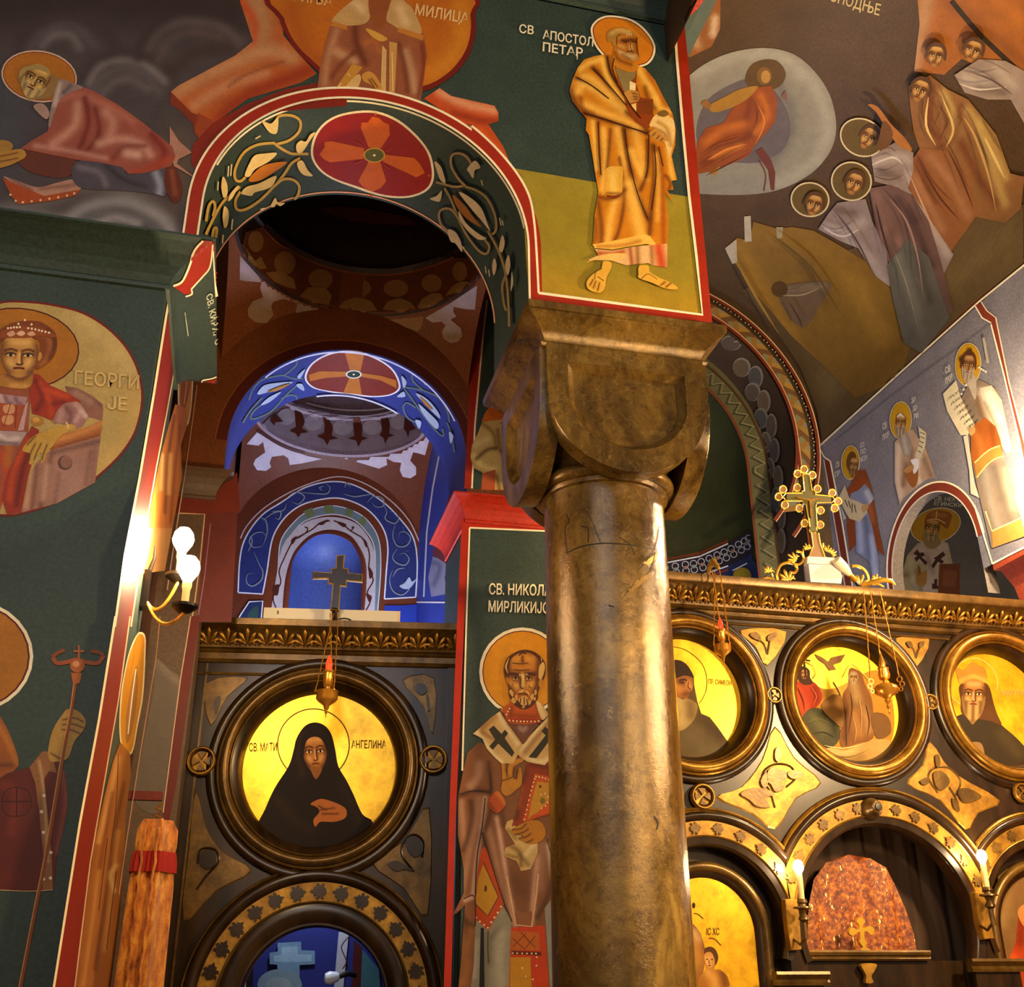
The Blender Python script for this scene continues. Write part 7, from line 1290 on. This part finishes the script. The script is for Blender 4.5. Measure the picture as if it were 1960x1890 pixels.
g = Fresco('painted_figure', P_ICA, icon_red, 'Z', base=0.001, mat=IM)
g.poly('1690,1900 1690,620 1720,480 1800,410 1960,390 2300,400 2300,1900', '#6a4c28', sm=False, g=10, folds=[('1740,600 1720,900', 16, '#84683c', 0.8)]); g.poly('1910,800 1960,770 2100,800 2300,1100 2300,1900 1790,1900 1800,1300 1880,1100', '#94300c', sm=False, g=8, folds=[('1850,1250 1830,1500', 12, '#b84c18', 0.7), ('1930,850 1920,1100', 10, '#5a1c08', 0.8)]); g.poly('1900,830 1930,760 2000,740 2060,800 2040,900 1960,950', '#a8703c'); g.done()
# ------------------------------------------------------------------ lamps, crosses, cloths
def bulb_mesh(mb, c, r, h=1.25):
    prof = [(0.0, r*h), (r*0.5, r*h*0.87), (r*0.86, r*h*0.5), (r, 0.0), (r*0.9, -r*0.45), (r*0.62, -r*0.9), (r*0.42, -r*1.25)]
    return mb.lathe(c, prof, 20)
def wall_sconce(label, cat, root, bulbs, plate):
    t = thing('wall_sconce', label, cat, plate)
    x, y, z = plate
    MB().box((x, y-0.035, z-0.09), (x+0.03, y+0.035, z+0.09)).build('back_plate', MATS['iron'], t)
    MB().tube([(x+0.02, y, z+0.09), (x+0.035, y, z+0.16), (x+0.03, y, z+0.22)], [0.012, 0.008, 0.004], 8).build('finial', MATS['iron'], t, True)
    for b in bulbs:
        b = np.array(b); r = 0.050
        MB().lathe((b[0], b[1], b[2]-r*1.2), [(0.021, 0.0), (0.022, -0.03), (0.017, -0.05), (0.017, -0.14), (0.0, -0.14)], 16).build('candle_sleeve', MATS['candle'], t, True)
        MB().lathe((b[0], b[1], b[2]-r*1.2-0.14), [(0.0, 0.006), (0.05, 0.012), (0.062, 0.022), (0.06, 0.01), (0.03, -0.012), (0.0, -0.016)], 24).build('drip_pan', MATS['iron'], t, True)
        p0 = b+np.array([0, 0, -r*1.2-0.155]); e = np.array([x+0.03, y, z-0.06]); mid = (p0+e)/2+np.array([0, 0, -0.10])
        P = [(1-s)**2*p0+2*s*(1-s)*(mid+np.array([0, 0, -0.05]))+s*s*e for s in np.linspace(0, 1, 12)]
        MB().tube(P, 0.008, 8).build('arm', MATS['brass'], t, True)
        bulb_mesh(MB(), tuple(b), r).build('bulb', MATS['bulb'], t, True)
    return t
b1, b2 = onY(351, 1033, 5.02), onY(362, 1088, 4.92)
wall_sconce('two armed iron wall lamp with lit bulbs on the left pier', 'wall lamp', None, (b1, b2), (XP, 5.06, 3.27))
def oil_lamp(label, axis, z0, kind, k, tops, mats=None):
    """hanging lamp; axis (x,y), z0 = finial tip, k = scale, tops = chain upper ends"""
    x, y = axis; t = thing('oil_lamp', label, 'hanging lamp', (x, y, z0)); br = MATS['brass']
    if kind == 'A':
        MB().lathe((x, y, z0), [(0.0, 0), (0.003*k, 0.03*k), (0.010*k, 0.045*k), (0.006*k, 0.055*k), (0.014*k, 0.065*k), (0.02*k, 0.085*k), (0.055*k, 0.11*k), (0.066*k, 0.125*k), (0.064*k, 0.17*k), (0.068*k, 0.175*k), (0.0, 0.172*k)], 28).build('bowl', br, t, True)
        MB().lathe((x, y, z0), [(0.0, 0.17*k), (0.020*k, 0.172*k), (0.018*k, 0.20*k), (0.03*k, 0.215*k), (0.031*k, 0.285*k), (0.036*k, 0.29*k), (0.034*k, 0.30*k), (0.0, 0.30*k)], 24).build('socket_sleeve', br, t, True)
        MB().lathe((x, y, z0), [(0.0, 0.30*k), (0.018*k, 0.302*k), (0.021*k, 0.33*k), (0.018*k, 0.36*k), (0.008*k, 0.39*k), (0.0, 0.405*k)], 20).build('flame_bulb', MATS['ruby'], t, True)
        eye_r, eye_z = 0.068*k, 0.172*k
    else:
        MB().lathe((x, y, z0), [(0.0, 0), (0.006*k, 0.01*k), (0.003*k, 0.025*k), (0.012*k, 0.045*k), (0.006*k, 0.06*k), (0.018*k, 0.08*k), (0.012*k, 0.09*k), (0.03*k, 0.105*k), (0.065*k, 0.125*k), (0.075*k, 0.145*k), (0.066*k, 0.165*k), (0.035*k, 0.18*k), (0.0, 0.182*k)], 32).build('bowl', br, t, True)
        MB().lathe((x, y, z0), [(0.014*k, 0.175*k), (0.012*k, 0.20*k), (0.03*k, 0.21*k), (0.036*k, 0.235*k), (0.030*k, 0.265*k), (0.034*k, 0.275*k), (0.0, 0.275*k)], 24).build('cup', br, t, True)
        MB().lathe((x, y, z0), [(0.016*k, 0.275*k), (0.02*k, 0.30*k), (0.012*k, 0.33*k), (0.004*k, 0.36*k), (0.0, 0.385*k)], 16).build('flame_bulb', MATS['brass'], t, True)
        eye_r, eye_z = 0.088*k, 0.16*k
    for i, tp in enumerate(tops):
        a = math.radians(-60+120*i); e = Vector((x+eye_r*math.cos(a)*1.05, y+eye_r*math.sin(a)*1.05, z0+eye_z))
        if kind == 'B':
            mb = MB()
            for c_, rr in (((0, 0.03), 0.016), ((0.012, 0.0), 0.014), ((0, -0.028), 0.011)):
                mb.tube([(e.x+c_[0]*math.cos(a)+rr*math.cos(q)*math.cos(a), e.y+c_[0]*math.sin(a)+rr*math.cos(q)*math.sin(a), e.z+c_[1]*k+rr*math.sin(q)) for q in np.linspace(0, 2*math.pi, 12)], 0.0035, 5)
            mb.build('scroll_handle', br, t, True); e = e+Vector((0, 0, 0.045*k))
        else: MB().sphere(tuple(e), 0.008*k, 8, 6).build('eyelet', br, t, True)
        P = [e+(Vector(tp)-e)*s for s in np.linspace(0, 1, 14)]
        mb = MB()
        for q in range(13):
            c_ = (P[q]+P[q+1])/2; d_ = (P[q+1]-P[q])
            mb.tube([P[q]-d_*0.05, c_+Vector((0.0015 if q % 2 else -0.0015, 0, 0)), P[q+1]+d_*0.05], [0.003, 0.0045, 0.003], 5)
        mb.build('chain', br, t)
    return t
q = onY(583+40, 1378, 6.62); tp = onY(642, 1172, 6.74)
oil_lamp('brass hanging lamp with red bulb in front of the veiled woman icon', (q[0], 6.62), q[2], 'A', 1.0, [tp+np.array([0.02, 0, 0]), tp+np.array([-0.03, 0.02, 0]), tp+np.array([-0.01, 0.03, 0])])
q = onY(1386, 1276, 5.72); tp = onY(1372, 1092, 5.80)
oil_lamp('small brass hanging lamp with red bulb beside the column', (q[0], 5.72), q[2], 'A', 0.74, [tp+np.array([0.02, 0, 0]), tp+np.array([-0.03, 0.0, 0]), tp+np.array([0.0, 0.03, 0])])
q = onY(1703, 1368, 5.70); tp = onY(1670, 1132, 5.80)
oil_lamp('wide bowled brass hanging lamp before the icon of two seated figures', (q[0], 5.70), q[2], 'B', 1.02, [tp+np.array([0.055, 0, 0]), tp+np.array([-0.015, 0.0, 0]), tp+np.array([-0.05, 0.02, 0.0])])
# gilt lamp brackets on the cornice
for px_, nme in (((1690, 1120), 'gilt leaf shaped lamp bracket on the cornice right of the big cross'), ((1372, 1090), 'small gilt lamp bracket on the cornice beside the column')):
    a = onY(px_[0], px_[1], 5.82); P = [(a[0]-0.10, 5.95, 3.90), (a[0]-0.06, 5.86, 3.925), (a[0], 5.82, 3.935), (a[0]+0.05, 5.80, 3.925), (a[0]+0.075, 5.80, 3.90)]
    if px_[0] < 1500: P = [(a[0], 5.98, 3.90), (a[0], 5.92, 3.97), (a[0], 5.86, 3.985), (a[0], 5.80, a[2]), (a[0]-0.01, 5.78, a[2]-0.01)]
    o = MB().tube(P, [0.012, 0.016, 0.018, 0.014, 0.005], 8).build('lamp_bracket', MATS['bright'], None, True); tag(o, nme, 'bracket')
# big cross above the royal doors
PCx = Plane((0, 5.98, 0), (0, -1, 0)); cr_t = thing('screen_cross', 'large gilt cross with looped trefoil ends on top of the icon screen', 'cross', (3.55, 5.98, 3.895))
mo, nt_, b_ = nm('olive_enamel', '#4a4420', 0.4); mt_, nt_, b_ = nm('tan_enamel', '#6e4a1e', 0.5)
relief('cross_body', PCx, '670,240 765,240 800,465 840,470 840,510 1080,535 1080,620 865,625 850,650 862,1000 885,1045 785,1040 765,930 720,650 670,640 670,600 440,600 440,490 660,490 690,460', 'S', 0.03, mo, cr_t, False)
relief('stem', PCx, '788,1035 888,1040 915,1200 985,1385 760,1375 815,1230', 'S', 0.03, mt_, cr_t, False)
def tubepx(name, s_, reg, r, mat, par, off=0.03, surf=PCx, sm=False, closed=False):
    P = pts(reg, s_) if isinstance(s_, str) else s_
    if sm: P = smooth(P, closed, 4)
    if closed: P = np.vstack([P, P[:1]])
    Q, N = surf.cast(P); return MB().tube(list(Q+N*off), r, 6).build(name, mat, par, True)
for s_ in ('670,240 690,460 660,465 660,492 450,492', '765,240 800,462 840,468 842,512 1070,536', '440,600 668,602 672,640 718,648 770,960', '1070,622 866,625 862,650 850,660 868,960', '788,1040 812,1230 755,1378 690,1400', '888,1045 915,1200 980,1380 1050,1400', '670,240 720,215 765,240', '440,490 395,540 440,600', '1080,535 1110,580 1080,620'): tubepx('gilt_edge', s_, 'S', 0.0042, MATS['bright'], cr_t)
for c_ in ((697, 152), (605, 212), (812, 232), (405, 430), (345, 532), (430, 645), (1085, 480), (1168, 595), (1120, 692), (600, 405), (882, 425), (632, 692), (925, 722), (705, 900), (920, 922), (825, 992)):
    P = pts('S', [(c_[0]+48*math.cos(a), c_[1]+50*math.sin(a)) for a in np.linspace(0, 2*math.pi, 16, endpoint=False)])
    o = tubepx('loop', P, 'p', 0.0052, MATS['bright'], cr_t, 0.02, closed=True); Q, N = PCx.cast(P); MB().add(list(Q+N*0.015)+list(Q+N*0.022), [tuple(range(16, 32))]+[(i, (i+1) % 16, 16+(i+1) % 16, 16+i) for i in range(16)]).build('loop_disc', mt_, o)
relief('corpus', PCx, '580,545 720,580 745,575 780,590 800,580 915,565 920,580 800,605 785,640 790,820 770,820 755,640 740,600 590,565', 'S', 0.012, MATS['gilt'], cr_t, True, 0.03)
def sprig(px_, reg, w, h, rot, parent, mat, surf=PCx, off=0.03):
    P, N = surf.cast(pts(reg, [px_])); me = palmette_mesh(w, h); me.materials.clear(); me.materials.append(mat); o = bpy.data.objects.new('leaf_spray', me); COL.objects.link(o); o.location = P[0]+N[0]*off; o.rotation_euler = (0, math.radians(rot), 0); adopt(o, parent)
for px_, w, h, r in (((205, 1600), 0.08, 0.05, -12), ((480, 1720), 0.10, 0.085, -18), ((585, 1430), 0.08, 0.07, -55), ((750, 1280), 0.05, 0.05, -20), ((1010, 1300), 0.05, 0.05, 20), ((1060, 1330), 0.06, 0.045, 70), ((1470, 1780), 0.10, 0.085, 22), ((1690, 1720), 0.08, 0.055, 12)): sprig(px_, 'S', w, h, r, cr_t, MATS['bright'])
for s_, r in (('340,1720 320,1600 370,1490 470,1450 560,1470 600,1530 570,1590 520,1590', 0.010), ('560,1470 640,1470 690,1400 660,1310 590,1290', 0.008), ('700,1400 680,1300 720,1230 790,1230', 0.007), ('960,1180 970,1250 1040,1290 1110,1330', 0.007), ('1360,1500 1450,1500 1540,1560 1590,1660 1600,1780', 0.010), ('100,1700 180,1665 250,1680 300,1720', 0.008), ('250,1600 270,1660 300,1700', 0.005), ('1640,1760 1720,1750 1800,1790', 0.008)): tubepx('scroll', s_, 'S', r, MATS['bright'], cr_t, 0.02, sm=True)
relief('plinth', PCx, '715,1382 1105,1400 1105,1500 708,1480', 'S', 0.05, MATS['white'], cr_t, False)
# white spot lamp and power box beside the cross
sp = thing('spot_lamp', 'white spotlight can tilted beside the base of the big cross', 'spotlight', tuple(onY(1606, 1090, 5.92)))
a, b = Vector(onY(1600, 1072, 5.90)), Vector(onY(1626, 1100, 5.93)); d = (b-a)
MB().tube([a, a+d*0.1, a+d*0.5, a+d*0.85, b], [0.030, 0.036, 0.036, 0.026, 0.018], 20).build('housing', MATS['white'], sp, True)
MB().tube([b, b+d*0.35, b+d*0.5], [0.018, 0.02, 0.012], 12).build('socket', MATS['brass'], sp, True); MB().tube([b+d*0.4, b+d*0.7+Vector((0.01, 0, -0.03)), b+d*0.6+Vector((-0.03, 0, -0.09))], 0.012, 8).build('clamp', MATS['black'], sp, True)
pb = relief('power_box', PCx, '712,1492 1115,1502 1200,1660 1180,1772 742,1748', 'S', 0.06, MATS['grey'], None, False); tag(pb, 'pale grey metal box at the foot of the big cross', 'box')
# small cross on the left screen
PX_ = Plane(tuple(ML((0, 0.03, 0))), (LNn[0], LNn[1], 0)); lc = thing('screen_cross', 'plain dark gilt edged wooden cross on top of the left icon screen', 'cross', tuple(PX_.cast(np.array([[640., 1185.]]))[0][0]))
relief('cross_edge', PX_, '208,245 395,258 395,212 445,205 450,75 545,68 530,205 585,215 580,258 738,275 728,360 565,345 560,405 502,398 482,660 388,650 412,385 362,370 362,325 203,325', 'X', 0.02, MATS['ground'], lc, False)
relief('cross_body', PX_, '225,258 408,272 408,225 458,217 463,88 530,82 517,217 570,228 566,270 720,287 712,345 552,332 548,392 490,385 470,645 402,638 425,375 376,358 376,313 220,312', 'X', 0.012, MATS['dark'], lc, False, 0.016)
tubepx('stand', '435,650 430,700 440,790', 'X', 0.02, MATS['dark'], lc, 0.0, PX_)
tubepx('cable', '300,800 360,770 430,760 520,740 590,750 630,790', 'X', 0.005, MATS['cable'], lc, 0.03, PX_, True)
# cream box lying on the left screen
a_, b_ = lsz(503, 1175), lsz(766, 1178); w_ = thing('cream_box', 'long cream white box lying on top of the left icon screen', 'box', ML((0.85, -0.08, zc0)))
MB().prism([(a_[0], zc0), (b_[0], zc0), (b_[0], zc0+0.13), (a_[0], zc0+0.13)], ML, -0.11, -0.04).build('body', MATS['white'], w_)
MB().prism([(b_[0]-0.012, zc0+0.002), (b_[0], zc0+0.002), (b_[0], zc0+0.129), (b_[0]-0.012, zc0+0.129)], ML, -0.112, -0.036).build('end_cap', MATS['candle'], w_)
MB().prism([(a_[0]+0.09, zc0+0.085), (a_[0]+0.097, zc0+0.085), (a_[0]+0.097, zc0+0.11), (a_[0]+0.09, zc0+0.11)], ML, -0.041, -0.037).build('slot', MATS['black'], w_)
# candle lamps on the brackets of the screen
def candle_lamp(px_, label):
    c = onY(px_[0], px_[1], 5.84); t = thing('candle_lamp', label, 'candle lamp', (c[0], c[1], c[2]-0.35))
    MB().lathe((c[0], c[1], c[2]-0.035), [(0.016, 0), (0.017, -0.02), (0.016, -0.14), (0.0, -0.14)], 16).build('candle_sleeve', MATS['candle'], t, True)
    MB().lathe((c[0], c[1], c[2]-0.175), [(0.0, 0.006), (0.024, 0.006), (0.03, -0.012), (0.02, -0.02), (0.022, -0.03), (0.05, -0.034), (0.052, -0.042), (0.025, -0.048), (0.016, -0.07), (0.028, -0.09), (0.03, -0.10), (0.012, -0.115), (0.014, -0.2), (0.0, -0.2)], 20).build('holder', MATS['bronze'], t, True)
    MB().tube([(c[0], c[1], c[2]-0.36), (c[0]-0.01, c[1]+0.05, c[2]-0.40), (c[0]-0.02, c[1]+0.10, c[2]-0.37)], 0.008, 6).build('arm', MATS['bronze'], t, True)
    bulb_mesh(MB(), tuple(c), 0.030, 1.3).build('bulb', MATS['bulb'], t, True)
candle_lamp((1528, 1660), 'lit candle shaped lamp between the two left arches of the screen')
candle_lamp((1879, 1640), 'lit candle shaped lamp beside the rightmost arch')
# round fitting at the head of the middle arch
c = onY(1675, 1546, 5.93); kn = thing('ceiling_camera', 'small round metal camera at the top of the middle arch', 'camera', (c[0], 5.98, c[2]))
ring('housing', lambda p: (p[0], 5.985-p[1], p[2]), (c[0], c[2]), [(0.062, 0.0), (0.062, 0.02), (0.055, 0.04), (0.04, 0.055), (0.036, 0.075), (0.03, 0.08), (0.0, 0.08)], MATS['bronze'], kn, n=28)
ring('lens', lambda p: (p[0], 5.985-p[1], p[2]), (c[0]+0.004, c[2]), [(0.022, 0.08), (0.02, 0.09), (0.0, 0.092)], MATS['black'], kn, n=20)
# rolled processional banner
bx = onY(300, 1582, 6.1); bn = thing('church_banner', 'furled orange velvet banner with red fringe hanging beside the left icon screen', 'banner', (bx[0], 6.1, 0.4))
rows = []
for z, r in [(bx[2]+0.03, 0.055), (bx[2]-0.02, 0.085), (bx[2]-0.10, 0.088), (bx[2]-0.14, 0.080), (bx[2]-0.3, 0.095), (bx[2]-0.6, 0.10), (bx[2]-0.9, 0.105), (bx[2]-1.3, 0.11), (0.42, 0.11)]:
    rows.append([(bx[0]+(r+0.018*math.sin(5*a+1.2)+0.008*math.sin(9*a))*math.cos(a), 6.1+(r+0.018*math.sin(5*a+1.2)+0.008*math.sin(9*a))*math.sin(a), z) for a in np.linspace(0, 2*math.pi, 60, endpoint=False)])
MB().grid(rows, True).build('cloth', MATS['velvet'], bn, True)
for z, r, h in ((bx[2]-0.13, 0.100, 0.10), (bx[2]-0.28, 0.0, 0.0)):
    if r == 0: continue
    MB().grid([[(bx[0]+(r+0.012*math.sin(5*a+1.2)+0.006*math.sin(24*a))*k*math.cos(a), 6.1+(r+0.012*math.sin(5*a+1.2)+0.006*math.sin(24*a))*k*math.sin(a), z-dz) for a in np.linspace(0, 2*math.pi, 96, endpoint=False)] for dz, k in ((0, 0.96), (h*0.5, 1.04), (h, 1.06))], True).build('fringe', MATS['fringe'], bn, True)
for k, (dx, dy) in enumerate(((0.02, -0.115), (-0.05, -0.10))):
    P = [(bx[0]+dx*(1-0.2*s), 6.1+dy, bx[2]-0.02-0.95*s) for s in np.linspace(0, 1, 24)]; mb = MB()
    mb.tube([(p[0]+0.004*math.sin(i*1.9), p[1], p[2]) for i, p in enumerate(P)], 0.007, 6); mb.build('cord', MATS['velvet'], bn, True)
    MB().lathe((bx[0]+dx*0.8, 6.1+dy, bx[2]-0.97), [(0.0, 0.05), (0.018, 0.045), (0.024, 0.02), (0.016, 0.0), (0.030, -0.05), (0.034, -0.16), (0.0, -0.16)], 16).build('tassel', MATS['velvet'], bn, True)
MB().tube([(bx[0]+0.02*math.sin(i*2.1), 6.1, bx[2]+0.03+i*0.012) for i in range(8)], 0.006, 6).build('hook_ring', MATS['brass'], bn, True)
hk = onY(274, 1525, 6.1); MB().box((hk[0]-0.12, 6.08, hk[2]-0.02), (bx[0]+0.01, 6.12, hk[2]+0.025)).build('bracket_arm', plaster('#6a1c0c'), bn)
# cloth and bulb seen through the left doorway
mb_, nt_, b_ = nm('deep_blue_cloth', '#101f78', 0.7)
alt = curtain('blue_altar_cloth', 'deep blue cloth with a white cross seen through the left doorway', [(-0.3, 0.1), (1.33, 0.1), (1.33, 2.2), (-0.3, 2.2)], 7.86, mb_, 6, 0.004, 'cloth')
g = Fresco('woven_cross', Plane((0, 7.845, 0), (0, -1, 0)), alt, 'K', base=0.002)
g.poly('555,1668 672,1662 674,1705 742,1708 742,1775 665,1780 665,1850 560,1850 552,1778 515,1775 515,1718 555,1712', '#6f92b4', sm=False); g.poly('575,1690 655,1685 655,1725 725,1728 725,1760 645,1765 580,1765 535,1760 535,1732 575,1728', '#8fb0cc', sm=False); g.ell((565, 1880), 112, 80, '#7a94a8'); g.ell((560, 1890), 70, 50, '#8fa4b0')
g.poly('330,1800 405,1715 395,1890 320,1890', '#c4c8dc', sm=False); g.poly('350,1780 380,1850 365,1880', '#2c1c3c'); g.poly('405,1700 440,1650 430,1890 395,1890', '#160c1c', sm=False)
g.poly('862,1612 912,1622 885,1890 838,1890 852,1720', '#b8bcd0', sm=False); g.line('910,1640 875,1690 900,1760 880,1800', 2.2, '#5a1c24'); g.poly('938,1655 978,1690 975,1890 925,1890', '#4a1418', sm=False); g.poly('980,1700 1062,1800 1070,1890 972,1890', '#3a6a78', sm=False); g.done()
c = onY(638, 1874, 7.5); cb = thing('spare_bulb', 'unlit white bulb in a dark socket seen through the left doorway', 'bulb', tuple(c))
MB().tube([(c[0]-0.055, 7.5, c[2]), (c[0]-0.05, 7.5, c[2]), (c[0]-0.02, 7.5, c[2]+0.004), (c[0]+0.02, 7.5, c[2]+0.010), (c[0]+0.035, 7.5, c[2]+0.014)], [0.012, 0.03, 0.04, 0.03, 0.02], 16).build('glass', MATS['cfl'], cb, True)
MB().tube([(c[0]+0.035, 7.5, c[2]+0.014), (c[0]+0.09, 7.5, c[2]+0.03), (c[0]+0.14, 7.52, c[2]+0.02)], 0.018, 10).build('socket', MATS['black'], cb, True)
